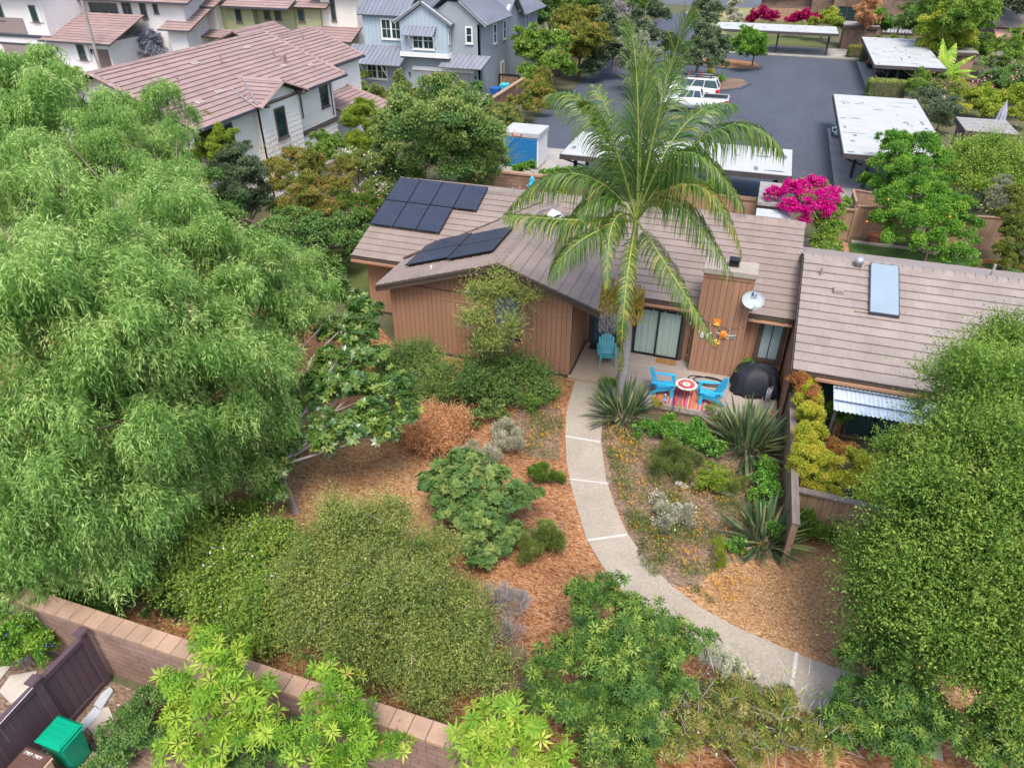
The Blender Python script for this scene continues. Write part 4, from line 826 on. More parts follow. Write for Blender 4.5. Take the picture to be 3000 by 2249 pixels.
# pole and lamp
pl = thing('utility_pole', 'tall slim wooden pole standing before the pale stucco house', 'pole', (-66.9, 64, 0)); b = MB(); b.tube([(-66.9, 63, 0), (-66.6, 63, 9)], [.17, .13], 8); b.build('pole', M['bark_grey'], pl)
pl = thing('street_lamp', 'black street lamp beside the olive house', 'street lamp', (-42.5, 88, 0)); b = MB(); b.tube([(-42.5, 88, 0), (-42.5, 88, 5.2)], .07, 8); b.build('post', M['black'], pl); b = MB(); b.lathe([(.35, 5.2), (.3, 5.35), (.08, 5.6), (.04, 5.8)], (-42.5, 88, 0), 12); b.build('lamp_head', M['plastic_grey'], pl)

# ================================================================ shingled units upper right
Un = thing('shingled_apartment', 'brown shingled two-storey units across the top right edge', 'building', (8, 125, 0))
wl = MB(); wl.box(-3, 4.5, 134, 146, 0, 3.2); wl.box(4.5, 12.2, 131, 146, 0, 8); wl.box(12.2, 24, 121, 146, 0, 7.2); wl.box(7.5, 12.2, 128.5, 131, 0, 6.5); wl.build('wall', M['shingle'], Un)
rf = MB(); rf.box(4.2, 12.6, 130.6, 147, 8, 8.3); rf.prism([(-3.3, 133.5, 2.7), (4.5, 133.5, 3.6), (4.5, 133.5, 3.9), (-3.3, 133.5, 3.0)], (0, 13, 0)); rf.box(11.9, 24.3, 120.6, 147, 7.2, 7.5); rf.build('roof', M['roof_grey'], Un)
for a, b_, z0, z1, Y0, nx in ((9.0, 11.2, 4.3, 6.2, 128.48, 1), (14.5, 17.5, 4.4, 6.4, 120.98, 2), (5.0, 7.0, 5.2, 6.8, 130.98, 2), (8.2, 10.8, .4, 2.6, 128.48, 2), (20, 22.5, 4.4, 6.2, 120.98, 2)):
    window(Un, face_y(Y0), a, b_, z0, z1, fw=.14, fm='fascia', nx=nx, bars='fascia', mull=.12)
wo = window(Un, face_y(120.98), 14.0, 18.2, .1, 2.5, fw=.2, fm='fascia', gm='curtain_grey', nx=2, nz=1, bars='fascia', mull=.3, name='french_door'); br = MB(face_y(120.98))
for i in range(1, 8):
    if i != 4: br.box(14.2 + 3.8 * i / 8 - .04, 14.2 + 3.8 * i / 8 + .04, -.05, -.031, .3, 2.3)
for i in range(1, 4): br.box(14.2, 18.0, -.049, -.032, .3 + .5 * i - .04, .3 + .5 * i + .04)
br.build('glazing_bar', M['fascia'], wo)
fence('unit_patio_fence', 'brown timber patio fence in front of the shingled units', (-3.6, 130), (4.2, 131), 2.0, m='fence_brown', cap='fence_cap', bw=.4)
def flat_shed(name, label, x0, x1, y0, y1, h, roofm='tar_roof', wm='shingle', ov=.25, fas=.3, door=None):
    r = thing(name, label, 'shed', ((x0 + x1) / 2, (y0 + y1) / 2, 0)); b = MB(); b.box(x0, x1, y0, y1, 0, h - fas + .01); b.build('wall', M[wm], r)
    b = MB(); b.box(x0 - ov, x1 + ov, y0 - ov, y1 + ov, h - fas, h); b.build('fascia', M['fascia'], r); b = MB(); b.box(x0 - ov + .05, x1 + ov - .05, y0 - ov + .05, y1 + ov - .05, h + .001, h + .03); b.build('roof', M[roofm], r)
    if door: b = MB(); b.box(door[0], door[1], y0 - .05, y0 - .002, .05, h - fas - .12); b.build('door', M['fascia'], r)
    return r
s1 = flat_shed('storage_shed', 'flat-roofed brown shingled storage block beside the far carport', 8.1, 11.8, 106.2, 110, 2.7)
s2 = flat_shed('garden_shed', 'flat-roofed brown shingled shed with dark double door near the grey umbrella', 13.6, 16.4, 57, 60.5, 2.5, door=(14.6, 15.9))
b = MB()
for zz, yy in ((1.7, 58.6), (1.3, 58.3), (1.2, 57.5), (.8, 57.3)): b.box(13.54, 13.6, yy, yy + .16, zz, zz + .2)
b.build('meter_box', M['white'], s2)
s3 = flat_shed('vine_shed', 'flat-roofed timber shed partly roofed over by the yellow-green tree', 16.3, 19.8, 90, 94, 2.6, wm='fence_brown', door=(17.8, 18.6))
RR = thing('far_bungalow', 'grey tiled bungalow with tan awning at the far right edge', 'house', (32, 112, 0))
rf = MB(); tiles(rf, (24.5, 108.5, 2.9), X_, (0, cs, sn), 16, 9, cw=.8, ch=.5); rf.build('roof', [M['roof_grey'], M['roof_under']], RR); b = MB(); b.box(25, 40, 109.2, 118, 0, 2.9); b.box(24.3, 25.1, 117, 118.2, 0, 7.3); b.build('wall', M['shingle'], RR)
b = MB(); b.prism([(24.3, 103.6, 2.3), (28.7, 103.6, 2.3), (28.7, 106.2, 2.9), (24.3, 106.2, 2.9)], (0, 0, .1)); b.build('awning', M['awning_tan'], RR); b = MB(); b.box(24.4, 24.55, 103.8, 103.95, 0, 2.3); b.box(28.45, 28.6, 103.8, 103.95, 0, 2.3); b.build('awning_post', M['fascia'], RR)
Lw = thing('planter_wall', 'low tan wall with dark cap behind the banana plant', 'wall', (18, 83, 0)); b = MB(); b.box(18.0, 20.2, 82.3, 82.6, 0, 1.3); b.box(20.0, 20.3, 80.2, 82.6, 0, 1.3); b.build('render', M['fence_brown'], Lw); b = MB(); b.box(17.9, 20.35, 82.2, 82.7, 1.3, 1.4); b.box(19.9, 20.4, 80.1, 82.2, 1.3, 1.4); b.build('cap', M['fascia'], Lw)

# ================================================================ carports
def carport(label, x0, x1, y0, y1, z, posts, seed, group='white-roofed carports'):
    r = thing('carport', label, 'carport', ((x0 + x1) / 2, (y0 + y1) / 2, 0), 0, group)
    b = MB(); b.box(x0, x1, y0, y1, z - .04, z + .02); b.build('roof', M['white_roof'], r)
    b = MB(); b.box(x0 - .06, x0 - .001, y0 - .06, y1 + .06, z - .3, z - .01); b.box(x1 + .001, x1 + .06, y0 - .06, y1 + .06, z - .3, z - .01); b.box(x0, x1, y0 - .06, y0 - .001, z - .3, z - .01); b.box(x0, x1, y1 + .001, y1 + .06, z - .3, z - .01)
    n = max(2, int((y1 - y0) / 1.8))
    b.box(x0 + .01, x1 - .01, y0 + .01, y1 - .01, z - .1, z - .045); b.build('fascia', M['carport'], r)
    st = MB(); rr = random.Random(seed)
    for i in range(int((x1 - x0) * (y1 - y0) * .3)):
        x = rr.uniform(x0 + .2, x1 - .4); y = rr.uniform(y0 + .2, y1 - .4); a = rr.uniform(.05, .17); l = rr.uniform(.12, .6) * (2.0 if rr.random() < .15 else 1); n_ = 7; 
        if rr.random() < .5: a, l = l, a
        st.add([(x + a * math.cos(6.283 * k / n_) * rr.uniform(.7, 1.2), y + l * math.sin(6.283 * k / n_) * rr.uniform(.7, 1.2), z + .0235 + i * .00001) for k in range(n_)], [tuple(range(n_))])
    st.build('roof_stain', M['stain'], r, kind='stuff')
    for x, y in posts: p = MB(); p.box(x - .1, x + .1, y - .1, y + .1, 0, z - .3); p.build('post', M['carport'], r)
    bm = MB(); bm.box(x0 + .1, x1 - .1, y0 + 1.2, y0 + 1.35, z - .28, z - .1); bm.box(x0 + .1, x1 - .1, y1 - 1.35, y1 - 1.2, z - .28, z - .1); bm.build('beam', M['carport'], r)
    dpn = MB(); dpn.tube([(x0 - .02, y0 + .2, z - .3), (x0 + .4, y0 + .5, z - .5), (x0 + 1.3, y0 + 1.0, z - .9)], .05, 6); dpn.build('downspout', M['carport'], r)
    return r
carport('big white-roofed carport at the right with stained edges and a white car beneath', 5.33, 11.4, 48.6, 65.8, 2.5, [(6.5, 52.2), (7.1, 50.2), (6.5, 57.5), (6.5, 64), (10.5, 50.2), (10.5, 57), (10.5, 64)], 1)
carport('white-roofed carport with dark rectangular stains and two dark cars beneath', 9.4, 15.5, 79.6, 97.2, 2.65, [(10.9, 88.5 - 7.5), (11.7, 80.6), (10.6, 86), (14.6, 81), (10.6, 95.5), (14.6, 95.5)], 2)
carport('long white-roofed carport at the far end of the lot before the magenta bushes', -7.4, 7.0, 99.2, 105.2, 2.6, [(-6.6, 100.9), (-3, 100.9), (.4, 100.9), (6.2, 100.9), (6.4, 104.6), (.4, 104.6), (-3, 104.6)], 3)
carport('white-roofed carport behind the palm tree', -11.2, 2.3, 42.9, 48.3, 2.5, [(-10.5, 47.4), (-5.5, 47.4), (1.6, 46.8), (1.6, 44.0), (-10.5, 44), (-5.5, 44)], 4)
# storage container
Pd = thing('storage_container', 'white storage container with blue roll-up door and PODS lettering', 'storage container', (-15.1, 48.3, 0))
b = MB(); b.box(-16.4, -13.9, 47.2, 49.4, .1, 2.1); b.build('walls', M['carsilver'] if False else M['white'], Pd); b = MB(); b.box(-16.48, -13.82, 47.1, 49.5, 2.1, 2.42); b.build('roof', M['white_roof'], Pd, bevel=.03)
b = MB()
for i in range(14): b.box(-16.3, -14.0, 47.13, 47.19, .15 + i * .135, .265 + i * .135)
b.build('roll_up_door', M['pods_blue'], Pd)
pbk = MB(); pbk.box(-15.75, -15.05, 47.07, 47.098, 2.17, 2.33); pb_ = pbk.build('sign_plate', M['red_print'], Pd)
text(pb_, 'lettering', 'PODS', .2, Matrix.Translation((-15.4, 47.065, 2.25)) @ Matrix.Rotation(R(90), 4, 'X'), M['white'], bold=.006)
# ================================================================ vehicles
def car(name, label, cat, L_, W_, H_, paint, kind='sedan', wheel=.33):
    "nose towards +X, origin at centre on the ground"
    r = thing(name, label, cat, (0, 0, 0)); hw = W_ / 2
    prof = {'sedan': [(-L_/2, .35, .72, .86), (-L_/2 + .12, .22, .92, .95), (-L_*.3, .2, .96, 1), (0, .2, .95, 1), (L_*.22, .2, .92, 1), (L_*.42, .22, .76, .95), (L_/2, .32, .58, .8)],
            'suv': [(-L_/2, .4, .95, .88), (-L_/2 + .12, .25, 1.1, .97), (-L_*.3, .22, 1.12, 1), (0, .22, 1.1, 1), (L_*.25, .24, 1.05, 1), (L_*.44, .3, .95, .95), (L_/2, .4, .75, .82)],
            'pickup': [(-L_/2, .5, 1.25, .96), (-L_/2 + .1, .45, 1.3, 1), (-L_*.3, .42, 1.3, 1), (0, .4, 1.3, 1), (L_*.25, .42, 1.25, 1), (L_*.45, .45, 1.15, .97), (L_/2, .5, .95, .88)]}[kind]
    b = MB(); b.smooth = True; rings = []
    for x, z0, z1, k in prof: 
        h = hw * k; zm = z0 + (z1 - z0) * .45
        rings.append([(x, -h * .93, z0), (x, -h, zm), (x, -h * .97, z1 - .06), (x, -h * .88, z1), (x, h * .88, z1), (x, h * .97, z1 - .06), (x, h, zm), (x, h * .93, z0)])
    b.loft(rings); b.build('body', M[paint], r)
    zb = {'sedan': .93, 'suv': 1.08, 'pickup': 1.28}[kind]
    cx = {'sedan': (-L_*.40, -L_*.24, L_*.06, L_*.24), 'suv': (-L_*.49, -L_*.42, L_*.10, L_*.25), 'pickup': (-L_*.12, -L_*.08, L_*.14, L_*.25)}[kind]
    wt, wb = hw * .74, hw * .9
    c = MB(); c.smooth = False
    ring = lambda z, xa, xb, w_: [(xa, -w_, z), (xb, -w_, z), (xb, w_, z), (xa, w_, z)]
    c.loft([ring(zb, cx[0], cx[3], wb), ring(H_ - .1, cx[1], cx[2], wt)]); go_ = c.build('windows', M['glass'], r)
    t = MB(); t.smooth = True; t.loft([ring(H_ - .12, cx[1] - .03, cx[2] + .03, wt + .02), ring(H_ - .04, cx[1] + .02, cx[2] - .04, wt - .01), ring(H_, cx[1] + .2, cx[2] - .25, wt - .2)]); 
    t.smooth = False
    for sg in (-1, 1):
        for f_ in (0, .36, .68, 1):
            xb = cx[0] + (cx[3] - cx[0]) * f_; xt = cx[1] + (cx[2] - cx[1]) * f_; t.beam((xb, sg * (wb + .005), zb - .03), (xt, sg * (wt + .008), H_ - .09), .05, .07)
    t.build('roof', M[paint], r)
    if kind == 'pickup':
        q = MB(); q.box(-L_/2 + .12, cx[0] - .08, -hw * .8, hw * .8, 1.31, 1.315); q.build('bed', M['black'], r)
        q = MB(); q.box(-L_/2 + .05, cx[0], -hw * .93, -hw * .82, 1.3, 1.36); q.box(-L_/2 + .05, cx[0], hw * .82, hw * .93, 1.3, 1.36); q.box(-L_/2 + .02, -L_/2 + .12, -hw * .82, hw * .82, 1.3, 1.36); q.build('bed_rail', M['plastic_grey'], r)
        text(r, 'lettering', 'FX4', .2, Matrix.Translation((-L_/2 + .85, -hw - .012, 1.08)) @ Matrix.Rotation(R(90), 4, 'X'), M['black'], bold=.012)
    bp = MB(); bp.box(-L_/2 - .08, -L_/2 + .1, -hw * .92, hw * .92, prof[0][1] - .08, prof[0][1] + .14); bp.box(L_/2 - .12, L_/2 + .05, -hw * .85, hw * .85, prof[-1][1] - .08, prof[-1][1] + .1); bp.build('bumper', M['carport'] if kind != 'pickup' else M['steel'], r, bevel=.03)
    for sg in (-1, 1):
        l = MB(); l.box(-L_/2 - .015, -L_/2 + .22, sg * hw * (.9) - (.04 if sg < 0 else -.0), sg * hw * .9 + (.0 if sg < 0 else .04), zb - .32 + (.0 if kind != 'pickup' else -.1), zb - .08); 
        l.M = Matrix(); l.box(-L_/2 - .02, -L_/2 + .28, sg * hw * .80 if sg > 0 else -hw * 1.005, hw * 1.005 if sg > 0 else -hw * .80, zb - .34, zb - .06); l.build('tail_light', M['red_lens'], r)
        l = MB(); l.box(L_/2 - .3, L_/2 - .02, sg * hw * .55 if sg > 0 else -hw * .86, hw * .86 if sg > 0 else -hw * .55, zb - .38, zb - .2); l.build('headlight', M['glass'], r)
        for xw in (-L_ * .30, L_ * .31):
            wv = MB(Matrix.Translation((xw, sg * (hw - .08), wheel)) @ Matrix.Rotation(R(90), 4, 'X')); wv.lathe([(wheel * .6, -.13), (wheel * .95, -.13), (wheel, -.09), (wheel, .09), (wheel * .95, .13), (wheel * .6, .13)], n=24); wo = wv.build('wheel', M['rubber'], r)
            rm = MB(Matrix.Translation((xw, sg * (hw + .045), wheel)) @ Matrix.Rotation(R(90), 4, 'X')); rm.lathe([(wheel * .64, -.01), (wheel * .64, .012), (wheel * .56, .014), (wheel * .54, -.004)], n=24)
            for k in range(5):
                a_ = k * 2 * math.pi / 5; rm.beam((0, 0, .006), (math.cos(a_) * wheel * .58, math.sin(a_) * wheel * .58, .006), .07, .02)
            rm.build('rim', M['steel'], wo)
    return r
c = car('pickup_truck', 'white pickup truck parked behind the palm fronds with FX4 on its bed side', 'pickup truck', 5.9, 2.0, 1.95, 'carwhite', 'pickup', .42); c.location = (-5.75, 67.7, 0); c.rotation_euler = (0, 0, R(180)); 
# the truck faces -X, so its lettering belongs on the other flank
for ch_ in list(c.children):
    if ch_.name.startswith('lettering'):
        ch_.data.transform(Matrix.Rotation(math.pi, 4, 'Z'))
s_ = car('suv', 'white sport utility vehicle with roof rack parked beyond the white pickup', 'car', 5.2, 2.0, 1.85, 'carwhite', 'suv', .38); s_.location = (-6.6, 72.9, 0); s_.rotation_euler = (0, 0, R(180))
rk = MB()
for sg in (-.62, .62): rk.tube([(-2.1, sg, 1.92), (1.2, sg, 1.92)], .025, 6)
for x in (-1.7, -.4, .8): rk.box(x - .03, x + .03, -.75, .75, 1.93, 1.97)
rk.build('roof_rack', M['black'], s_)
kb = thing('kayak', 'dark kayak with red straps on top of the white vehicle with roof rack', 'kayak', (0, 0, 0)); b = MB(); b.smooth = True; b.loft([[(x, w_ * math.cos(a_), 2.12 + h_ * math.sin(a_)) for a_ in [2 * math.pi * k / 10 for k in range(10)]] for x, w_, h_ in ((-2, .03, .04), (-1.4, .22, .1), (-.5, .32, .14), (.5, .32, .14), (1.4, .22, .1), (2.0, .03, .04))]); b.build('hull', M['cardark'], kb); b = MB(); b.box(-.75, -.68, -.34, .34, 2.0, 2.28); b.box(.4, .47, -.34, .34, 2.0, 2.28); b.build('strap', M['red_lens'], kb); kb.location = (-6.2, 72.9, 0)
d1 = car('sedan', 'dark blue sedan under the stained carport, nearest the hedge', 'car', 4.7, 1.85, 1.42, 'cardark', 'sedan', .34); d1.location = (12.6, 85.0 - .0, 0)
d2 = dup(d1, (12.6, 94.2, 0), 0, 'black sedan under the far end of the stained carport'); d1['group'] = d2['group'] = 'dark cars under the stained carport'; del d1['group']; del d2['group']
d3 = car('hatchback', 'silver white car poking out from under the big carport', 'car', 4.5, 1.8, 1.5, 'carwhite', 'sedan', .33); d3.location = (7.85, 62.9, 0); d3.rotation_euler = (0, 0, R(180))
# ================================================================ things on the deck and about the garden
def adirondack(label, m):
    "sitter looks towards -Y"
    r = thing('adirondack_chair', label, 'chair', (0, 0, 0))
    s = MB()
    for i in range(6):
        y = -.28 + i * .095; z = .37 - i * .022; s.prism([(-.27, y, z), (.27, y, z), (.27, y + .085, z - .02), (-.27, y + .085, z - .02)], (0, 0, .018))
    s.build('seat', m, r)
    b = MB(); tl = math.tan(R(25))
    for i, hh in enumerate((.66, .75, .8, .8, .75, .66)):
        x0 = -.285 + i * .096; fan = (i - 2.5) * .012
        y0, z0 = .24, .26; b.prism([(x0, y0, z0), (x0 + .088, y0, z0), (x0 + .088 + fan, y0 + hh * math.sin(R(26)), z0 + hh * math.cos(R(26))), (x0 + .044 + fan, y0 + (hh + .035) * math.sin(R(26)), z0 + (hh + .035) * math.cos(R(26))), (x0 + fan, y0 + hh * math.sin(R(26)), z0 + hh * math.cos(R(26)))], (0, .022, -.008))
    b.beam((-.3, .30, .34), (.3, .30, .34), .03, .07); b.beam((-.31, .47, .66), (.31, .47, .66), .03, .06); b.build('backrest', m, r)
    for sg in (-1, 1):
        a = MB(); a.prism([(sg * .27, -.34, .56), (sg * .40, -.36, .56), (sg * .42, -.1, .57), (sg * .38, .5, .57), (sg * .30, .5, .57), (sg * .28, -.1, .56)][::sg], (0, 0, .025)); a.build('armrest', m, r)
        l = MB(); l.prism([(sg * .29, -.34, 0), (sg * .29, -.22, 0), (sg * .29, -.2, .56), (sg * .29, -.33, .56)], (sg * .03, 0, 0)); l.build('leg', m, r)
        l = MB(); l.prism([(sg * .25, -.3, .3), (sg * .25, -.3, .38), (sg * .25, .3, .27), (sg * .25, .62, .0), (sg * .25, .5, .0), (sg * .25, .25, .17)], (sg * .03, 0, 0)); l.build('leg', m, r)
    return r
c1 = adirondack('teal plastic adirondack chair on the porch slab by the entry door', M['teal']); c1.location = (-4.05, 23.95, .15); c1.rotation_euler = (0, 0, R(18))
c2 = adirondack('blue adirondack chair on the deck at the left of the mosaic table', M['blue']); c2.location = (-1.55, 22.35, .3); c2.rotation_euler = (0, 0, R(95)); c2['group'] = 'blue chairs on the deck'
c3 = dup(c2, (.0, 22.3, .3), R(-80), 'blue adirondack chair on the deck at the right of the mosaic table')
T = thing('mosaic_table', 'small round table with red and cream mosaic top on iron legs', 'table', (-.8, 22.3, .3)); cx, cy = -.8, 22.3
b = MB(); b.lathe([(.01, .83), (.38, .83), (.385, .845), (.38, .86), (.01, .86)], (cx, cy, 0), 32); tp = b.build('tabletop', M['yellow'] if False else M['white'], T)
for nm, r0, r1, m_ in (('cream_rim', .30, .375, 'yellow'), ('red_mosaic', .14, .30, 'red_lens'), ('cream_star', .05, .14, 'curtain'), ('grey_centre', .001, .05, 'steel')):
    b = MB(); n_ = 36; z = .8615
    for k in range(n_):
        a0, a1 = 2 * math.pi * (k + .06) / n_, 2 * math.pi * (k + .94) / n_
        for q in range(2 if r1 - r0 > .06 else 1):
            ra = r0 + (r1 - r0) * q / (2 if r1 - r0 > .06 else 1) + .004; rb = r0 + (r1 - r0) * (q + 1) / (2 if r1 - r0 > .06 else 1); wv = .02 * math.cos(8 * (a0 + a1) / 2) if nm in ('red_mosaic', 'cream_star') and q == (0 if nm == 'red_mosaic' else 1) else 0
            b.add([(cx + math.cos(a0) * ra, cy + math.sin(a0) * ra, z), (cx + math.cos(a1) * ra, cy + math.sin(a1) * ra, z), (cx + math.cos(a1) * rb, cy + math.sin(a1) * rb, z), (cx + math.cos(a0) * rb, cy + math.sin(a0) * rb, z)], [(0, 1, 2, 3)])
    b.build(nm, M[{'cream_rim': 'curtain'}.get(nm, m_)], tp)
for k in range(3):
    a_ = k * 2.094 + .6; d = Vector((math.cos(a_), math.sin(a_), 0)); c_ = Vector((cx, cy, 0)); b = MB()
    b.tube([c_ + d * .34 + Z_ * .82, c_ + d * .2 + Z_ * .7, c_ + d * .1 + Z_ * .56, c_ + d * .16 + Z_ * .44, c_ + d * .27 + Z_ * .36, c_ + d * .26 + Z_ * .31], .011, 6)
    b.tube([c_ + d * .2 + Z_ * .7, c_ + d * .27 + Z_ * .68, c_ + d * .28 + Z_ * .74, c_ + d * .23 + Z_ * .76], .008, 5); b.build('leg', M['fascia'], T)
# rug of stripes
rg = MB(); cols_ = [(.45, .06, .08), (.5, .2, .06), (.25, .1, .25), (.55, .3, .1), (.12, .2, .3), (.5, .12, .2), (.35, .05, .1), (.5, .35, .2)]; mm = []
for i, c_ in enumerate(cols_): mm.append(mat('rug_stripe', c_, .95, .15, 20))
x = -1.85
while x < .12:
    wd = random.choice((.03, .045, .06)); rg.mi = random.randrange(8); rg.box(x, x + wd, 21.62, 22.85, .301, .308); x += wd
rg.build('striped_rug', mm, label='multicoloured striped rug under the mosaic table', cat='rug')
dm = MB(); dm.box(-2.2, -1.4, 24.3, 24.68, .301, .32); dmo = dm.build('door_mat', M['coir'], label='brown coir doormat in front of the sliding door', cat='doormat'); 
dm = MB(); dm.box(-4.98, -4.1, 24.75, 25.22, .151, .17); dm.build('door_mat', M['darkmat'], label='dark doormat at the blue entry door', cat='doormat')
# covered grill
gc = MB(); gc.smooth = True; n_ = 64; rings = []
for zi, (z, hx, hy, cx_, cy_, am) in enumerate(((.31, .80, .60, 1.6, 23.55, .085), (.42, .82, .61, 1.6, 23.55, .08), (.6, .80, .58, 1.6, 23.57, .07), (.8, .77, .54, 1.6, 23.6, .06), (1.0, .72, .48, 1.6, 23.63, .045), (1.12, .66, .42, 1.62, 23.66, .03), (1.2, .55, .34, 1.64, 23.68, .02), (1.25, .42, .26, 1.6, 23.7, .012), (1.3, .28, .16, 1.52, 23.72, .008), (1.33, .14, .08, 1.5, 23.72, .004), (1.335, .01, .01, 1.5, 23.72, 0))):
    ring = []
    for k in range(n_):
        a_ = 2 * math.pi * k / n_; ca, sa = math.cos(a_), math.sin(a_); e = 2 / 3.2
        rr_ = 1 + am * (1.6 * abs(math.sin(a_ * 4.5 + .4 + zi * .22)) + .9 * math.sin(a_ * 11 + 1.1 + zi * .35) - .6) + .03 * math.sin(zi * 1.7 + a_ * 2)
        ring.append((cx_ + hx * rr_ * math.copysign(abs(ca) ** e, ca), cy_ + hy * rr_ * math.copysign(abs(sa) ** e, sa), z + (.03 * math.sin(a_ * 3) if zi > 3 else 0)))
    rings.append(ring)
gc.loft(rings); go = gc.build('grill_cover', M['cover'], label='black fabric cover draped over the barbecue on the deck', cat='barbecue cover', loc=(1.6, 23.6, .3))
# garden hose
hs = MB(); pts = []
for k in range(60):
    a_ = k / 59 * 4.3 * math.pi; rx = .55 - .06 * math.sin(k * .2); pts.append((-.35 + (rx + .06 * math.sin(a_ * .37)) * math.cos(a_ + 1.2) + k * .007, 23.55 + .27 * math.sin(a_ + 1.2) + .05 * math.sin(a_ * .5), .325 + .012 * math.sin(a_ * .5) + k * .0006))
pts += [(.45, 23.75, .34), (.75, 24.0, .34), (.9, 24.1, .4)]
hs.tube(pts, .018, 6); hs.build('garden_hose', M['rubber'], label='black garden hose coiled on the deck beside the grill cover', cat='hose')
# satellite dish
SD = thing('satellite_dish', 'pale grey oval satellite dish clamped to the chimney edge', 'satellite dish', (.9, 24.2, 3.6))
nd = Vector((.12, -.80, .59)).normalized(); ud = Vector((0, 0, 1)); xd = ud.cross(nd).normalized() * 1; xd = Vector((1, 0, 0)); xd = (xd - nd * xd.dot(nd)).normalized(); yd = nd.cross(xd).normalized()
Md = Matrix.Translation((.92, 23.95, 3.72)) @ Matrix((xd, yd, nd)).transposed().to_4x4()
b = MB(Md); b.smooth = True; n_ = 36; rings = []
for r_, z in ((.001, 0), (.15, .006), (.28, .02), (.38, .042), (.385, .05), (.385, .03), (.28, -.005), (.15, -.02), (.001, -.026)):
    rings.append([(r_ * 1.0 * math.cos(2 * math.pi * k / n_), r_ * .84 * math.sin(2 * math.pi * k / n_), z) for k in range(n_)])
b.loft(rings); dr = b.build('reflector', M['dish'], SD)
text(dr, 'lettering', 'DIRECTV', .062, Md @ Matrix.Translation((.02, .08, .017)), M['navy'], ext=.002)
lg = MB(Md); lg.add([(-.09, .28, .035)] + [(-.09 + .075 * math.sin(a_ * math.pi / 8) * 1.3, .205 + .075 * math.cos(a_ * math.pi / 8), .032) for a_ in range(0, 9)] + [(-.09, .13, .02)], [tuple(range(11))]); lg.add([(.09, .28, .037), (.09, .13, .022), (-.02, .13, .02), (.045, .17, .025), (.065, .22, .03)], [(0, 1, 2, 3, 4)]); lg.build('emblem', M['navy'], dr)
b = MB(); b.tube([(.9, 24.3, 3.3), (.92, 24.15, 3.35), (.92, 24.05, 3.62)], .03, 6); b.box(.84, .98, 24.2, 24.35, 3.15, 3.4); b.build('mount', M['steel'], SD)
b = MB(); a0 = Md @ Vector((0, -.33, 0)); a1 = Md @ Vector((.1, -.26, .42)); b.tube([a0, a1], .016, 6); b.build('arm', M['steel'], SD)
b = MB(Matrix.Translation(a1) @ Md.to_3x3().to_4x4()); b.box(-.09, .09, -.05, .05, -.05, .05); b.build('receiver', M['plastic_grey'], SD)
# wall ornaments on the chimney face (y = 24.20)
YF = 24.195
def plate(mb, pts, y0=YF, t=.03): mb.prism([(x, y0, z) for x, z in pts], (0, -t, 0))
O = thing('butterfly_ornament', 'white and black butterfly ornament on the chimney face', 'wall ornament', (-.5, YF, 1.95)); b = MB()
for sg in (-1, 1):
    plate(b, [(-.5 + sg * .01, 1.92), (-.5 + sg * .1, 2.04), (-.5 + sg * .24, 2.09), (-.5 + sg * .22, 1.98), (-.5 + sg * .14, 1.92)][::sg]); plate(b, [(-.5 + sg * .01, 1.9), (-.5 + sg * .15, 1.91), (-.5 + sg * .17, 1.84), (-.5 + sg * .1, 1.79), (-.5 + sg * .03, 1.83)][::sg])
b.build('wings', M['white'], O); b = MB(); b.box(-.515, -.485, YF - .05, YF, 1.8, 1.98)
for sg in (-1, 1): b.prism([(-.5 + sg * .12, YF - .033, 2.0), (-.5 + sg * .19, YF - .033, 2.05), (-.5 + sg * .17, YF - .033, 1.99)][::sg], (0, -.006, 0)); b.prism([(-.5 + sg * .07, YF - .033, 1.87), (-.5 + sg * .13, YF - .033, 1.88), (-.5 + sg * .1, YF - .033, 1.83)][::sg], (0, -.006, 0))
b.build('markings', M['black'], O)
O = thing('sun_ornament', 'round orange sun face ornament with wavy blue and white rays on the chimney face', 'wall ornament', (.2, YF, 2.05))
b = MB()
for k in range(14):
    a_ = 2 * math.pi * k / 14; ln = .3 if k not in (0, 1, 13) else .44; 
    if k in (3, 4, 10, 11): ln = .24
    a2 = a_ + .18; plate(b, [(.17 + .15 * math.cos(a_ - .15), 2.05 + .13 * math.sin(a_ - .15)), (.17 + ln * math.cos(a2), 2.05 + ln * .72 * math.sin(a2)), (.17 + .15 * math.cos(a_ + .15), 2.05 + .13 * math.sin(a_ + .15))][::-1], t=.03 + .002 * (k % 2)); b.mi = (b.mi + 1) % 3
b.build('rays', [M['white'], M['thermal'], M['navy']], O); b = MB(Matrix.Translation((.15, YF, 2.05)) @ Matrix.Rotation(R(90), 4, 'X')); b.smooth = True; b.lathe([(.165, 0), (.16, .03), (.12, .055), (.001, .065)], n=24); fo = b.build('face', M['orange'], O)
b = MB(); b.box(.08, .12, YF - .062, YF - .045, 2.08, 2.095); b.box(.18, .22, YF - .062, YF - .045, 2.08, 2.095); b.box(.11, .19, YF - .068, YF - .05, 1.99, 2.005); b.box(.14, .16, YF - .075, YF - .06, 2.02, 2.07); b.build('features', M['fascia'], fo)
O = thing('flower_pot_ornament', 'small ornament of cream flowers in a yellow pot on the chimney face', 'wall ornament', (-.08, YF, 1.65)); b = MB(); plate(b, [(-.13, 1.5), (-.03, 1.5), (.0, 1.62), (-.16, 1.62)], t=.04); b.build('pot', M['orange'], O); b = MB()
for k in range(11): b.ball((-.08 + random.uniform(-.13, .13), YF - .03, 1.72 + random.uniform(-.07, .08)), .035, 1, 5)
b.build('flowers', M['yellow'], O)
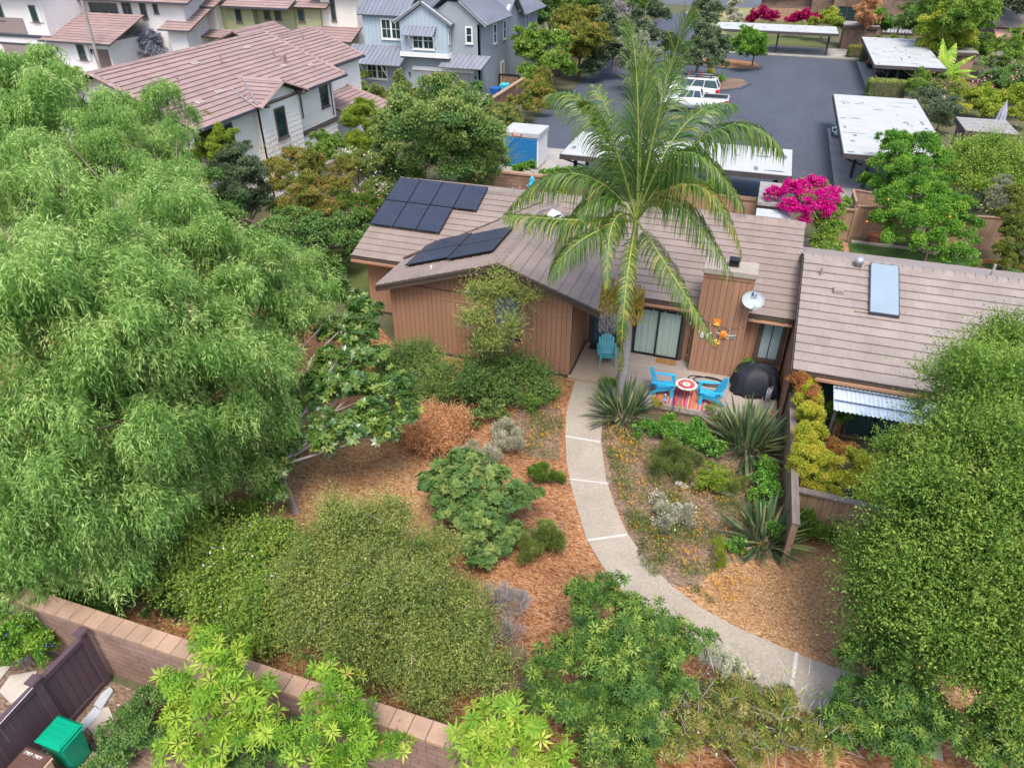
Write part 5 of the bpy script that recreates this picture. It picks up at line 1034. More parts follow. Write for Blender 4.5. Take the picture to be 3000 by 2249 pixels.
O = thing('square_ornament', 'square red and yellow ornament hung high on the chimney face', 'wall ornament', (-.15, YF, 2.5)); b = MB(); plate(b, [(-.28, 2.38), (-.02, 2.38), (-.02, 2.66), (-.28, 2.66)], t=.02); b.build('panel', M['orange'], O); b = MB(); plate(b, [(-.25, 2.4), (-.05, 2.4), (-.1, 2.52), (-.15, 2.55), (-.2, 2.52)], YF - .021, .012); b.build('figure', M['yellow'], O)
# string lights
sg_ = MB(); bu = MB(); ls = [((-3.2, 24.55, 2.6), (-.95, 24.55, 2.55), .1), ((-.9, 24.17, 2.75), (.86, 24.17, 2.55), .3), ((.9, 24.5, 2.75), (2.4, 24.5, 2.75), .06), ((-1.0, 24.6, 2.6), (-1.05, 24.62, .5), .0)]
for a, b_, sag in ls:
    a, b_ = Vector(a), Vector(b_); pts = [a.lerp(b_, t / 10) - Z_ * sag * 4 * (t / 10) * (1 - t / 10) for t in range(11)]; sg_.tube(pts, .006, 4)
    for p in pts[1::2]: bu.ball(p - Z_ * .03, .018, 1.2, 5)
slo = sg_.build('string_lights', M['black'], label='string of small clear bulbs draped across the chimney and door', cat='string lights'); bu.build('bulbs', M['bulb'], slo)
# stacked wire chairs + rusty pots by the fence
ch_ = thing('wire_chair', 'folded grey wire-frame chairs leaning by the right fence', 'chair', (2.1, 22.5, .3)); b = MB()
for k in range(4): x = 1.95 + k * .05; y = 22.45 + k * .05; b.tube([(x, y - .3, .3), (x, y - .2, .8), (x + .02, y - .05, 1.15), (x + .04, y + .12, 1.15), (x + .04, y + .2, .8), (x + .04, y + .3, .3)], .012, 5)
b.build('frame', M['steel'], ch_)
pt = thing('terracotta_pot', 'terracotta pot of dry stems at the deck corner by the fence', 'pot', (2.2, 21.9, .3)); b = MB(); b.lathe([(.1, .3), (.15, .52), (.17, .53), (.17, .57), (.12, .57), (.1, .5)], (2.2, 21.9, 0), 14); b.build('pot', M['terracotta'], pt)
# shepherd hook with feeder
hk = thing('shepherd_hook', 'black double shepherd hook in front of the deck', 'plant hook', (-1.1, 21.05, 0)); b = MB(); b.tube([(-1.1, 21.05, 0), (-1.1, 21.05, 1.15), (-1.15, 21.05, 1.28), (-1.28, 21.05, 1.32), (-1.4, 21.05, 1.22), (-1.4, 21.05, 1.14)], .011, 6); b.tube([(-1.06, 21.05, 0), (-1.06, 21.05, 1.45), (-1.0, 21.05, 1.6), (-.88, 21.05, 1.62), (-.78, 21.05, 1.5), (-.78, 21.05, 1.42), (-.72, 21.05, 1.4)], .011, 6); b.build('hook', M['black'], hk)
fd = thing('bird_feeder', 'small glass bird feeder hanging from the shepherd hook', 'bird feeder', (-1.4, 21.05, .9)); b = MB(); b.lathe([(.02, 1.13), (.05, 1.1), (.05, .92), (.09, .9), (.09, .87), (.02, .86)], (-1.4, 21.05, 0), 12); b.build('feeder', M['thermal'], fd)
# umbrellas
U1 = thing('patio_umbrella', 'closed aqua patio umbrella behind the rear roof', 'umbrella', (-11.4, 37.6, 0)); b = MB(); b.tube([(-11.4, 37.6, 0), (-11.4, 37.6, 2.75)], .025, 8); b.build('pole', M['white'], U1)
b = MB(); n_ = 16; rings = [[(-11.4 + r_ * (1 + .25 * math.sin(k * math.pi)) * math.cos(2 * math.pi * k / n_) * (1 if k % 2 else .7), 37.6 + r_ * math.sin(2 * math.pi * k / n_) * (1 if k % 2 else .7), z) for k in range(n_)] for r_, z in ((.27, 1.0), (.25, 1.3), (.2, 1.8), (.19, 2.3), (.15, 2.34), (.12, 2.6), (.02, 2.72))]; b.loft(rings); b.build('canopy', M['aqua'], U1)
U2 = thing('patio_umbrella', 'closed grey patio umbrella behind the shingled shed', 'umbrella', (17.5, 65.5, 0)); b = MB(); b.tube([(17.5, 65.5, 0), (17.5, 65.5, 2.9)], .03, 8); b.build('pole', M['white'], U2)
b = MB(); rings = [[(17.5 + r_ * math.cos(2 * math.pi * k / n_) * (1 if k % 2 else .7), 65.5 + r_ * math.sin(2 * math.pi * k / n_) * (1 if k % 2 else .7), z) for k in range(n_)] for r_, z in ((.45, .6), (.4, 1.3), (.3, 2.0), (.26, 2.2), (.12, 2.6), (.02, 2.85))]; b.loft(rings); b.build('canopy', M['grey_fabric'], U2)
sl_ = MB(); bu = MB(); a, b_ = Vector((-15.5, 36.5, 2.2)), Vector((-11.6, 37.3, 2.3)); pts = [a.lerp(b_, t / 10) - Z_ * .25 * 4 * (t / 10) * (1 - t / 10) for t in range(11)]; sl_.tube(pts, .008, 4)
for p in pts: bu.ball(p - Z_ * .04, .03, 1.2, 5)
o_ = sl_.build('string_lights', M['black'], label='string of bulbs running to the aqua umbrella', cat='string lights'); bu.build('bulbs', M['bulb'], o_)
# lower-left yard: vinyl fence, bins, flagstones
Pf = thing('vinyl_fence', 'plum brown vinyl fence with capped posts in the lower left corner', 'fence', (-12.3, 4.5, 0))
b = MB()
for i in range(30):
    y = 1.0 + i * .185; b.tint = random.random(); b.box(-12.32, -12.28, y + .008, y + .177, .05, 1.62)
b.build('boards', M['purple'], Pf); b = MB(); b.box(-12.36, -12.24, 1.0, 6.5, 1.62, 1.74); b.box(-12.35, -12.25, 1.0, 6.5, 0.02, .14); b.build('rail', M['purple'], Pf)
for y in (6.5, 5.25, 2.9, .9):
    b = MB(); b.box(-12.38, -12.22, y - .08, y + .08, 0, 1.83); p_ = b.build('post', M['purple'], Pf); b = MB(); b.box(-12.42, -12.18, y - .12, y + .12, 1.83, 1.87); b.prism([(-12.4, y - .1, 1.87), (-12.2, y - .1, 1.87), (-12.2, y + .1, 1.87), (-12.4, y + .1, 1.87)], (0, 0, .02)); b.build('post_cap', M['purple'], p_)
b = MB(); b.tube([(-12.22, 5.3, 1.8), (-12.23, 4.2, 1.72), (-12.23, 1.5, 1.7)], .008, 4); b.build('cable', M['white'], label='thin white cable strung along the plum fence', cat='cable')
def bin_(label, x, y, mb_, ml, rz):
    r = thing('wheelie_bin', label, 'bin', (0, 0, 0)); b = MB(); b.loft([[(-.22, -.2, .03), (.22, -.2, .03), (.22, .24, .03), (-.22, .24, .03)], [(-.28, -.28, .98), (.28, -.28, .98), (.28, .30, .98), (-.28, .30, .98)]]); b.box(-.3, .3, -.3, .32, .94, .985); b.build('body', M[mb_], r, bevel=.015)
    l = MB(); l.smooth = False; l.loft([[(-.31, -.33, .99), (.31, -.33, .99), (.31, .33, .99), (-.31, .33, .99)], [(-.31, -.33, 1.01), (.31, -.33, 1.01), (.31, .33, 1.01), (-.31, .33, 1.01)], [(-.25, -.26, 1.07), (.25, -.26, 1.07), (.25, .28, 1.07), (-.25, .28, 1.07)]]); 
    for k in (-.12, 0, .12): l.box(k - .012, k + .012, -.2, .22, 1.071, 1.082)
    lo = l.build('lid', M[ml], r, bevel=.02)
    h = MB(); h.tube([(-.28, .36, .97), (.28, .36, .97)], .018, 8); h.build('handle', M[mb_], r)
    for sg in (-1, 1):
        w_ = MB(Matrix.Translation((sg * .27, .27, .12)) @ Matrix.Rotation(R(90), 4, 'Y')); w_.lathe([(.05, -.03), (.12, -.03), (.12, .03), (.05, .03)], n=16); w_.build('wheel', M['rubber'], r)
    r.location = (x, y, 0); r.rotation_euler = (0, 0, rz); return r, lo
gb, _ = bin_('green wheeled bin beside the plum fence', -11.55, 4.82, 'bin_green', 'bin_green', R(-90))
bb_, lo = bin_('tan wheeled bin with brown lid and white lettering in the bottom left corner', -11.62, 4.1, 'bin_tan', 'bin_brown', R(-90))
text(lo, 'lettering', 'ORANGE COAST', .062, Matrix.Translation((-.16, 0, 1.085)) @ Matrix.Rotation(R(0), 4, 'Z') , M['white'], bold=.002) if False else None
lm = MB(); 
for k in range(11): 
    if k == 5: continue
    y = -.2 + k * .04; lm.box(-.2, -.135, y, y + .008, 1.071, 1.074); lm.box(-.2, -.19 + .02 * (k % 3), y + .008, y + .028, 1.071, 1.0735); 
lm.build('lettering', M['white'], lo)
stones = [[(-14.6, 5.9), (-14.1, 6.2), (-13.8, 5.75), (-13.95, 5.35), (-14.5, 5.5)], [(-15.3, 5.9), (-14.8, 6.1), (-14.7, 5.5), (-15.2, 5.2)], [(-12.1, 5.55), (-11.55, 5.35), (-11.35, 5.75), (-11.75, 6.0), (-12.0, 5.9)], [(-11.2, 5.2), (-11.25, 5.75), (-10.6, 5.85), (-10.55, 5.25)], [(-11.15, 4.5), (-11.1, 5.05), (-10.5, 5.0), (-10.55, 4.4)], [(-13.9, 4.9), (-13.3, 5.1), (-13.2, 4.5), (-13.8, 4.3)], [(-14.7, 4.9), (-14.1, 5.1), (-14.0, 4.3), (-14.6, 4.2)], [(-11.0, 3.6), (-10.9, 4.2), (-10.2, 4.1), (-10.3, 3.5)]]
lab_ = ['pale irregular flagstone behind the fence, nearest the plumbago', 'pale flagstone at the left picture edge under the plumbago', 'pale flagstone beside the grey slab at the foot of the fence', 'square pale flagstone right of the green bin', 'pale flagstone just below the square one by the bin', 'pale flagstone behind the fence, cut by its rail', 'pale flagstone behind the fence at the left picture edge', 'pale flagstone nearest the bottom edge beside the bins']
for s_, l_ in zip(stones, lab_):
    b = MB(); b.prism([(x, y, -.02) for x, y in s_][::-1], (0, 0, .05)); c_ = (s_[0][0], s_[0][1], 0); b.build('flagstone', M['flag'], None, c_, label=l_, cat='flagstone', group='flagstones in the lower left yard', bevel=.01)
b = MB(); b.prism([(-12.05, 5.3, 0), (-11.85, 5.25, 0), (-11.8, 5.85, 0), (-12.05, 5.9, 0)], (0, 0, .05)); b.prism([(-12.1, 5.92, 0), (-11.85, 5.88, 0), (-11.95, 6.35, 0), (-12.1, 6.4, 0), (-12.15, 6.2, 0)], (0, 0, .06)); b.build('splash_slab', M['slab_grey'], label='worn blue-grey slab lying along the foot of the plum fence', cat='slab')
# bits behind: pot, flower ring, blue tarp, colour chests
b = MB(); b.lathe([(.2, 0), (.3, .4), (.34, .42), (.34, .52), (.28, .52), (.27, .42)], (7.0, 40.7, 0), 18); b.build('terracotta_pot', M['terracotta'], None, (7.0, 40.7, 0), label='big terracotta pot at the foot of the brown garden fence', cat='pot')
b = MB(); n_ = 28
for k in range(n_):
    a0, a1 = math.pi * 2 * k / n_, math.pi * 2 * (k + .9) / n_; c_ = Vector((12.9, 39.0, 0)); p_ = [c_ + Vector((math.cos(a) * r_ * 1.1, math.sin(a) * r_ * .8, 0)) for a, r_ in ((a0, .95), (a0, 1.15), (a1, 1.15), (a1, .95))]; b.prism(p_, (0, 0, .2))
b.build('brick_planter_ring', M['terracotta'], label='curved red brick planter edging at the corner of the lawn', cat='planter')
b = MB(); b.box(5.9, 9.4, 40.3, 40.42, 0, .12); b.box(9.4, 12, 40.1, 40.22, 0, .1); b.build('lawn_edging', M['flag'], label='pale stone edging along the back of the lawn', cat='edging')
b = MB(); b.box(6.6, 7.6, 42.6, 43.0, .9, 1.25); b.build('blue_bin_lid', M['tarp_blue'], None, (7, 42.8, .9), label='blue container top showing inside the screen fence', cat='container', bevel=.04)
for x, y, m_, l_ in ((-24.2, 67.4, 'tarp_blue', 'blue recycling box beside the brick wall at the grey house'), (-23.9, 69.2, 'aqua', 'aqua kayak or cover lying beside the slatted gate')):
    b = MB(); b.loft([[(x - .35, y - .3, 0), (x + .35, y - .3, 0), (x + .35, y + .3, 0), (x - .35, y + .3, 0)], [(x - .45, y - .4, .8), (x + .45, y - .4, .8), (x + .45, y + .4, .8), (x - .45, y + .4, .8)], [(x - .3, y - .3, .88), (x + .3, y - .3, .88), (x + .3, y + .3, .88), (x - .3, y + .3, .88)]]); b.build('storage_box', M[m_], None, (x, y, 0), label=l_.replace('kayak or cover', 'storage box'), cat='box', bevel=.04)
# garden rocks
rl = [(2275 / 1.356, 1373 / 1.356)] 
rocks = [(1555, 1016), (1530, 1017), (1440, 937), (1428, 1262 / 1.356 * 1.09), (1625, 987), (1640, 982), (1545, 1053), (1550, 1060), (1563, 1063), (1572, 1066), (1580, 1066), (1466, 1043), (1500, 1046), (1620, 1185), (1595, 1182), (1560, 1170), (1670, 1130), (1478, 1050)]
for i, (fx, fy) in enumerate(rocks):
    p = at(fx, fy, .04); b = MB(); s_ = random.uniform(.07, .13); b.smooth = True
    pr = []
    for j in range(6):
        th = math.pi * j / 5; pr.append([(p.x + s_ * max(math.sin(th), .02) * math.cos(q) * random.uniform(.85, 1.15) * 1.3, p.y + s_ * max(math.sin(th), .02) * math.sin(q) * random.uniform(.85, 1.15), p.z - s_ * .6 * math.cos(th)) for q in [k * math.pi / 4 for k in range(8)]])
    b.loft(pr); b.build('rock', M['rock'], None, (p.x, p.y, 0), label='pale rounded rock lying among the orange poppies', cat='rock', group='pale rocks in the flower bed')
# ================================================================ vegetation
def nrmz(a): return a / np.maximum(np.linalg.norm(a, axis=1, keepdims=True), 1e-9)
def rdir(n): return nrmz(rng.normal(size=(n, 3)))
class Leaves:
    def __init__(s): s.V = []; s.T = []; s.MI = []; s.n = 0
    def quads(s, pos, d, nv, L, W, tint, mi=0, fold=.08, wide=.42):
        n = len(pos)
        if n == 0: return
        d = nrmz(d); nv = nrmz(nv - (nv * d).sum(1, keepdims=True) * d); sd = np.cross(d, nv)
        L = np.broadcast_to(np.asarray(L, float), (n,))[:, None]; W = np.broadcast_to(np.asarray(W, float), (n,))[:, None]
        v = np.empty((n, 4, 3)); v[:, 0] = pos; v[:, 1] = pos + d * L * wide + sd * W * .5 + nv * L * fold; v[:, 2] = pos + d * L; v[:, 3] = pos + d * L * wide - sd * W * .5 + nv * L * fold
        s.V.append(v.reshape(-1, 3)); s.T.append(np.broadcast_to(np.asarray(tint, float), (n,)).copy()); s.MI.append(np.full(n, mi)); s.n += n
    def build(s, name, mats, parent=None, loc=(0, 0, 0), **kw):
        off = WL[parent.name] if parent is not None else Vector(loc)
        V = np.concatenate(s.V) - np.array(off); n = s.n; me = bpy.data.meshes.new(name)
        me.vertices.add(4 * n); me.vertices.foreach_set('co', V.astype(np.float32).ravel())
        me.loops.add(4 * n); me.loops.foreach_set('vertex_index', np.arange(4 * n, dtype=np.int32))
        me.polygons.add(n); me.polygons.foreach_set('loop_start', np.arange(0, 4 * n, 4, dtype=np.int32))
        me.polygons.foreach_set('material_index', np.concatenate(s.MI).astype(np.int32))
        a = me.attributes.new('tint', 'FLOAT', 'FACE'); a.data.foreach_set('value', np.clip(np.concatenate(s.T), 0, 1).astype(np.float32))
        me.update(calc_edges=True)
        if not isinstance(mats, (list, tuple)): mats = [mats]
        o = new_mesh_obj(name, me, mats, parent, loc); setp(o, **{k: v for k, v in kw.items()}); return o
def shell(lobes, n, rc, low=-.35, inner=.5):
    "n points on leafy clumps carried by the lobes; returns position, outward direction, per-clump random, how far out"
    lob = np.array([[l[0], l[1], l[2], l[3], l[3], l[3] * (l[4] if len(l) > 4 else 1)] for l in lobes], float)
    area = lob[:, 3] * lob[:, 5]; cr0 = np.clip(.42 * lob[:, 3], .5 * rc, 1.7 * rc); m = np.maximum(5, area / cr0 ** 2 * 3.4).astype(int); cen = []; cd = []; cr = []; cnt = []
    for l, k, c0 in zip(lob, m, cr0):
        u = rdir(int(k * 1.6)); u = u[u[:, 2] > low][:k]; rr = rng.uniform(inner, 1.0, (len(u), 1))
        cen.append(l[:3] + u * rr * l[3:6]); cd.append(u * rr); cr.append(rng.uniform(.55, 1.35, len(u)) * c0); cnt.append(len(u))
    cen = np.concatenate(cen); cd = np.concatenate(cd); cr = np.concatenate(cr)
    pr = cr ** 2; ci = rng.choice(len(cen), n, p=pr / pr.sum()); u = rdir(n); u[:, 2] = np.where(u[:, 2] < -.3, -u[:, 2], u[:, 2]); u = nrmz(u + cd[ci] * .5)
    q = rng.uniform(0, 1, (n, 1)) ** .45; pos = cen[ci] + u * q * cr[ci][:, None] * np.array([1, 1, .8])
    # hollows: where a slow random wave is low the foliage sits deeper and thinner
    ctr = np.concatenate([np.tile(l[:3], (c_, 1)) for l, c_ in zip(lob, cnt)])[ci]; sz = np.median(lob[:, 3]); wv = np.zeros(n)
    for _ in range(7): k_ = rdir(1)[0] * rng.uniform(2.2, 5.0) / max(.35, sz); wv += np.sin(pos @ k_ + rng.uniform(0, 6.28))
    lowv = np.clip((-wv - .2) / 2.6, 0, 1)[:, None]; pos = pos - (pos - ctr) * lowv * (.12 if FORM[0] else .6) + rng.normal(size=(n, 3)) * .02
    out = nrmz(u + cd[ci] * .8); crnd = rng.uniform(0, 1, len(cen))[ci]
    return pos, out, crnd, q[:, 0]
UP = np.array([0, 0, 1.0])
FORM = [False]
def rough(lobes):
    out = []
    for l in lobes:
        z = l[4] if len(l) > 4 else 1
        if l[3] < .42: out.append(l); continue
        k = 4; u = rdir(k * 3); u = u[u[:, 2] > -.45][:k]
        out.append((l[0], l[1], l[2], l[3] * .62, z))
        for q in u: f = rng.uniform(.5, .8); c = np.array(l[:3]) + q * l[3] * f * np.array([1, 1, z]); out.append((*c, l[3] * rng.uniform(.34, .6), z))
    return out
def clothe(lv, lobes, kind, L, W, cov, rc, mi=0, low=-.35, tb=.0, ts=1.0, n=None, inner=.5, young=.25):
    if n is None and not FORM[0]: lobes = rough(lobes)
    area = sum(4 * math.pi * l[3] ** 2 * (l[4] if len(l) > 4 else 1) * .7 for l in lobes)
    if kind == 'droop':
        # hanging strands set with narrow leaflets
        ns = n or int(cov * area / (.55 * .10)); pos, out, cr, q = shell(lobes, ns, rc, low, inner)
        k = 9; ln = rng.uniform(.25, .75, ns); h = nrmz(out * np.array([1, 1, .2]) + rng.normal(size=(ns, 3)) * .5); P = []; D = []; T = []
        for i in range(k):
            t = (i + rng.uniform(0, 1, ns)) / k; p = pos + h * (ln * .45 * np.sqrt(t))[:, None] - UP * (ln * t ** 1.6)[:, None]
            d = h * (1 - t)[:, None] * .7 - UP * (.35 + t)[:, None] * .9 + rng.normal(size=(ns, 3)) * .5
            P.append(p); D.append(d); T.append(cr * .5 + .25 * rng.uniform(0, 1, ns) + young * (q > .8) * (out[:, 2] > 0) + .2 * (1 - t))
        P = np.concatenate(P); D = np.concatenate(D); T = np.concatenate(T); m = len(P)
        lv.quads(P, D, rng.normal(size=(m, 3)) + UP, L * rng.uniform(.7, 1.3, m), W * rng.uniform(.7, 1.3, m), tb + ts * T, mi, fold=.05); return
    if kind == 'sprig':
        k = 10; ns = n or int(cov * area / (L * W * .5) / k); pos, out, cr, q = shell(lobes, ns, rc, low, inner)
        sd_ = nrmz(out * .8 + UP * .35 + rng.normal(size=(ns, 3)) * .38); ln = L * rng.uniform(4, 11, ns) * (1 + .5 * (q > .85)); P = []; D = []; T = []
        for i in range(k):
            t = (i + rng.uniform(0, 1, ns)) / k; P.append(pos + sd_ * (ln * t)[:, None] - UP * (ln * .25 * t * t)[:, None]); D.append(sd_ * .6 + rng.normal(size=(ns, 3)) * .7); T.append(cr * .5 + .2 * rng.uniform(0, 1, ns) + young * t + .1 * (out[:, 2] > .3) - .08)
        P = np.concatenate(P); D = np.concatenate(D); T = np.concatenate(T); m = len(P)
        lv.quads(P, D, rng.normal(size=(m, 3)) * .7 + UP, L * rng.uniform(.7, 1.3, m), W * rng.uniform(.7, 1.3, m), tb + ts * T, mi); return
    if kind == 'whorl':
        k = 8; ns = n or int(cov * area / (math.pi * L * L * .5)); pos, out, cr, q = shell(lobes, ns, rc, low, inner)
        ax = nrmz(out * .8 + UP * .7 + rng.normal(size=(ns, 3)) * .25); ref = nrmz(np.cross(ax, rdir(ns))); bi = np.cross(ax, ref); el = rng.uniform(-.15, .5, ns); sc_ = rng.uniform(.6, 1.2, ns); rr_ = rng.uniform(0, 1, ns)
        for i in range(k):
            a = 2 * np.pi * i / k + rng.uniform(-.25, .25, ns); r_ = ref * np.cos(a)[:, None] + bi * np.sin(a)[:, None]; e = el + rng.uniform(-.2, .2, ns)
            d = r_ * np.cos(e)[:, None] + ax * np.sin(e)[:, None]
            lv.quads(pos + d * .02, d, ax, L * sc_ * rng.uniform(.75, 1.1, ns), W * sc_, tb + ts * (cr * .3 + .55 * rr_ + young * (q > .85) + .1 * rng.uniform(0, 1, ns)), mi, fold=.10)
        return
    n = n or int(cov * area / (L * W * .5)); pos, out, cr, q = shell(lobes, n, rc, low, inner)
    w_ = {'scatter': (.55, .3, .75), 'spiky': (.9, .9, .35), 'up': (.3, 1.2, .3), 'flat': (.7, .0, .6)}[kind]
    d = out * w_[0] + UP * w_[1] + rng.normal(size=(n, 3)) * w_[2]
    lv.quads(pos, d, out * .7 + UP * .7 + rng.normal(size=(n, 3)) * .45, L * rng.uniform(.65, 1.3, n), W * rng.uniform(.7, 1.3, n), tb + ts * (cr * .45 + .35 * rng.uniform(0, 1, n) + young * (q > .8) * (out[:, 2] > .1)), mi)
def limbs(base, lobes, r0, lean=(0, 0), fork=.35, seed=1, n=6, twigs=2):
    rr = random.Random(seed); mb = MB(); base = Vector(base); zc = max(l[2] for l in lobes)
    top = Vector((base.x + lean[0], base.y + lean[1], base.z + (zc - base.z) * fork))
    mb.tube([base - Z_ * .05, base.lerp(top, .12) + Z_ * .0, base.lerp(top, .5) + Vector((rr.uniform(-1, 1), rr.uniform(-1, 1), 0)) * r0 * .5, top], [r0 * 1.35, r0, r0 * .85, r0 * .7], 9)
    for l in lobes:
        c = Vector(l[:3]); c = c - Z_ * l[3] * .1; md = top.lerp(c, .5) + Vector((rr.uniform(-.2, .2), rr.uniform(-.2, .2), rr.uniform(.0, .25))) * (c - top).length * .5
        mb.tube([top - Z_ * .05, md, c], [r0 * .5, r0 * .28, r0 * .09], n)
        for _ in range(twigs):
            e = c + Vector((rr.uniform(-1, 1), rr.uniform(-1, 1), rr.uniform(-.1, .9))).normalized() * l[3] * .9; st = md.lerp(c, rr.uniform(.2, .9)); mb.tube([st, st.lerp(e, .5) + Vector((rr.uniform(-1, 1), rr.uniform(-1, 1), rr.uniform(-1, 1))) * .1, e], [r0 * .14, r0 * .08, r0 * .03], 4)
    return mb
def LP(*ls):
    "lobes from sightings: (fx, fy, height, radius[, squash])"
    return [(*at(l[0], l[1], l[2]), *l[3:]) for l in ls]
def tree(name, label, cat, base, lobes, kind, m, L, W, cov=2.2, rc=.4, r0=.12, bark='trunk', parts=('trunk', 'crown'), group=None, extra=None, fork=.35, lean=(0, 0), low=-.35, tb=0, ts=1, young=.25, inner=.5, twigs=2, form=False):
    FORM[0] = form
    if base is None: c = np.mean([l[:3] for l in lobes], 0); base = (c[0], c[1], 0)
    r = thing(name, label, cat, (base[0], base[1], 0), 0, group)
    limbs(base if len(base) > 2 else (*base, 0), lobes, r0, lean, fork, seed=int(abs(base[0] * 13 + base[1] * 7)), twigs=twigs).build(parts[0], M[bark], r)
    lv = Leaves(); clothe(lv, lobes, kind, L, W, cov, rc, 0, low, tb, ts, young=young, inner=inner); lv.build(parts[1], FM[m] if isinstance(m, str) else [FM[x] for x in m], r)
    for e in extra or []:
        # (part name, material, leaf length, width, count, outwardness)
        lv = Leaves(); pos, out, cr, q = shell(lobes, int(e[4] * 3), rc, low, inner); k = np.argsort(-q)[:e[4]] if len(e) < 6 else np.where(cr > e[5])[0][:e[4]]; pos = pos[k] + out[k] * (.05 + .1 * rc); out = out[k]
        if e[0] in ('oranges', 'fruit'):
            for p in pos: MB().ball(tuple(p), e[2], 1, 6).build('orange', FM[e[1]], r)
            continue
        lv.quads(pos, out + rdir(len(pos)) * .8, out + rdir(len(pos)) * .4, e[2] * rng.uniform(.7, 1.3, len(pos)), e[3], rng.uniform(0, 1, len(pos))); lv.build(e[0], FM[e[1]], r, **({'kind': 'stuff'} if e[4] > 60 else {}))
    return r
def shrub(name, label, cat, lobes, kind, m, L, W, **k):
    k.setdefault('parts', ('stems', 'foliage')); FORM[0] = False; k.setdefault('r0', .035); k.setdefault('fork', .12); k.setdefault('rc', .16)
    return tree(name, label, cat, k.pop('base', None), lobes, kind, m, L, W, **k)
FM = {}
_lm = leafmat
def leafmat(name, stops, trans=.3, rough=.5, spec=.35): return _lm(name, stops if any(w in name for w in ('petal', 'bract', 'twig', 'chip', 'autumn', 'palm', 'dry', 'rust', 'gold', 'yellowing', 'blue_grey')) else [(min(.85, q[0] * 1.65), min(.85, q[1] * 1.22), min(.85, q[2] * 1.4)) for q in stops] if any(w in name for w in ('lush', 'ivy', 'lime', 'umbrella', 'fig', 'magnolia', 'bright')) else [(min(.85, q[0] * 1.8), min(.85, q[1] * 1.45), min(.85, q[2] * 1.3)) for q in stops], trans, rough + .05, spec * (.9 if spec > .45 else .45))
FM['pepper'] = leafmat('pepper_leaf', [(.025, .08, .02), (.075, .185, .05), (.145, .295, .09), (.26, .40, .17)], .35)
FM['magnolia'] = leafmat('magnolia_leaf', [(.012, .05, .015), (.03, .10, .02), (.07, .17, .03), (.17, .28, .05)], .2, .22, .6)
FM['fig'] = leafmat('fig_leaf', [(.025, .085, .025), (.05, .14, .035), (.10, .21, .05), (.2, .3, .08)], .3)
FM['pitt'] = leafmat('umbrella_leaf', [(.012, .05, .012), (.03, .10, .02), (.075, .19, .03), (.2, .34, .06)], .25, .45)
FM['bright'] = leafmat('bright_leaf', [(.035, .14, .015), (.10, .27, .025), (.18, .37, .04), (.29, .45, .07)], .35)
FM['olive'] = leafmat('olive_green_leaf', [(.035, .07, .02), (.07, .13, .035), (.13, .20, .06), (.25, .31, .11)], .25)
FM['mid'] = leafmat('mid_green_leaf', [(.03, .08, .02), (.06, .15, .03), (.11, .22, .045), (.2, .3, .07)], .3)
FM['deep'] = leafmat('deep_green_leaf', [(.02, .06, .025), (.04, .11, .035), (.07, .17, .05), (.13, .24, .07)], .25, .4)
FM['lush'] = leafmat('lush_leaf', [(.03, .10, .02), (.055, .18, .025), (.09, .26, .03), (.2, .38, .05)], .3, .4)
FM['lime'] = leafmat('lime_leaf', [(.06, .14, .02), (.13, .25, .03), (.21, .34, .045), (.34, .43, .07)], .35)
FM['gold'] = leafmat('gold_leaf', [(.14, .20, .02), (.32, .37, .04), (.50, .50, .06), (.58, .44, .09)], .3)
FM['redtip'] = leafmat('red_tip_leaf', [(.12, .12, .03), (.2, .15, .05), (.25, .12, .06), (.27, .10, .07)], .3)
FM['autumn'] = leafmat('autumn_leaf', [(.06, .11, .025), (.15, .2, .04), (.27, .27, .06), (.44, .28, .09)], .3)
FM['rust'] = leafmat('rust_leaf', [(.25, .18, .07), (.48, .26, .12), (.62, .34, .18), (.66, .44, .24)], .25)
FM['greyleaf'] = leafmat('silver_leaf', [(.10, .14, .10), (.18, .24, .18), (.28, .34, .28), (.4, .44, .38)], .2)
FM['blue'] = leafmat('blue_grey_leaf', [(.12, .13, .17), (.2, .21, .26), (.3, .31, .37), (.38, .4, .45)], .2)
FM['oak'] = leafmat('oak_leaf', [(.025, .05, .03), (.045, .085, .05), (.07, .12, .07), (.12, .18, .10)], .2)
FM['dry'] = leafmat('dry_leaf', [(.14, .10, .06), (.26, .2, .12), (.36, .3, .2), (.46, .4, .3)], .2)
FM['yellowing'] = leafmat('yellowing_leaf', [(.05, .10, .02), (.12, .17, .035), (.28, .27, .06), (.42, .33, .17)], .3)
FM['twig'] = leafmat('grey_twig', [(.22, .2, .2), (.3, .27, .27), (.38, .35, .36), (.46, .42, .44)], .1)
FM['strap'] = leafmat('strap_leaf', [(.02, .05, .025), (.045, .095, .05), (.09, .15, .08), (.17, .23, .10)], .2, .35, .5)
FM['palm'] = leafmat('palm_leaf', [(.028, .08, .02), (.07, .15, .03), (.15, .24, .04), (.34, .36, .08)], .3, .35, .5)
FM['palm_old'] = leafmat('old_palm_leaf', [(.20, .22, .04), (.32, .3, .07), (.42, .34, .12), (.5, .42, .26)], .3)
FM['magenta'] = leafmat('magenta_bract', [(.36, .0, .14), (.5, .001, .2), (.6, .004, .25), (.66, .05, .33)], .3)
FM['red_bract'] = leafmat('crimson_bract', [(.2, .0, .05), (.3, .0, .08), (.4, .01, .1), (.45, .04, .14)], .3)
FM['pink'] = leafmat('pink_petal', [(.6, .15, .22), (.7, .3, .36), (.75, .42, .45), (.8, .55, .55)], .3)
FM['white_f'] = leafmat('white_petal', [(.6, .6, .52), (.68, .68, .6), (.75, .75, .7), (.8, .8, .78)], .2)
FM['orange_f'] = leafmat('orange_petal', [(.55, .20, .01), (.6, .28, .015), (.65, .36, .03), (.65, .46, .06)], .3)
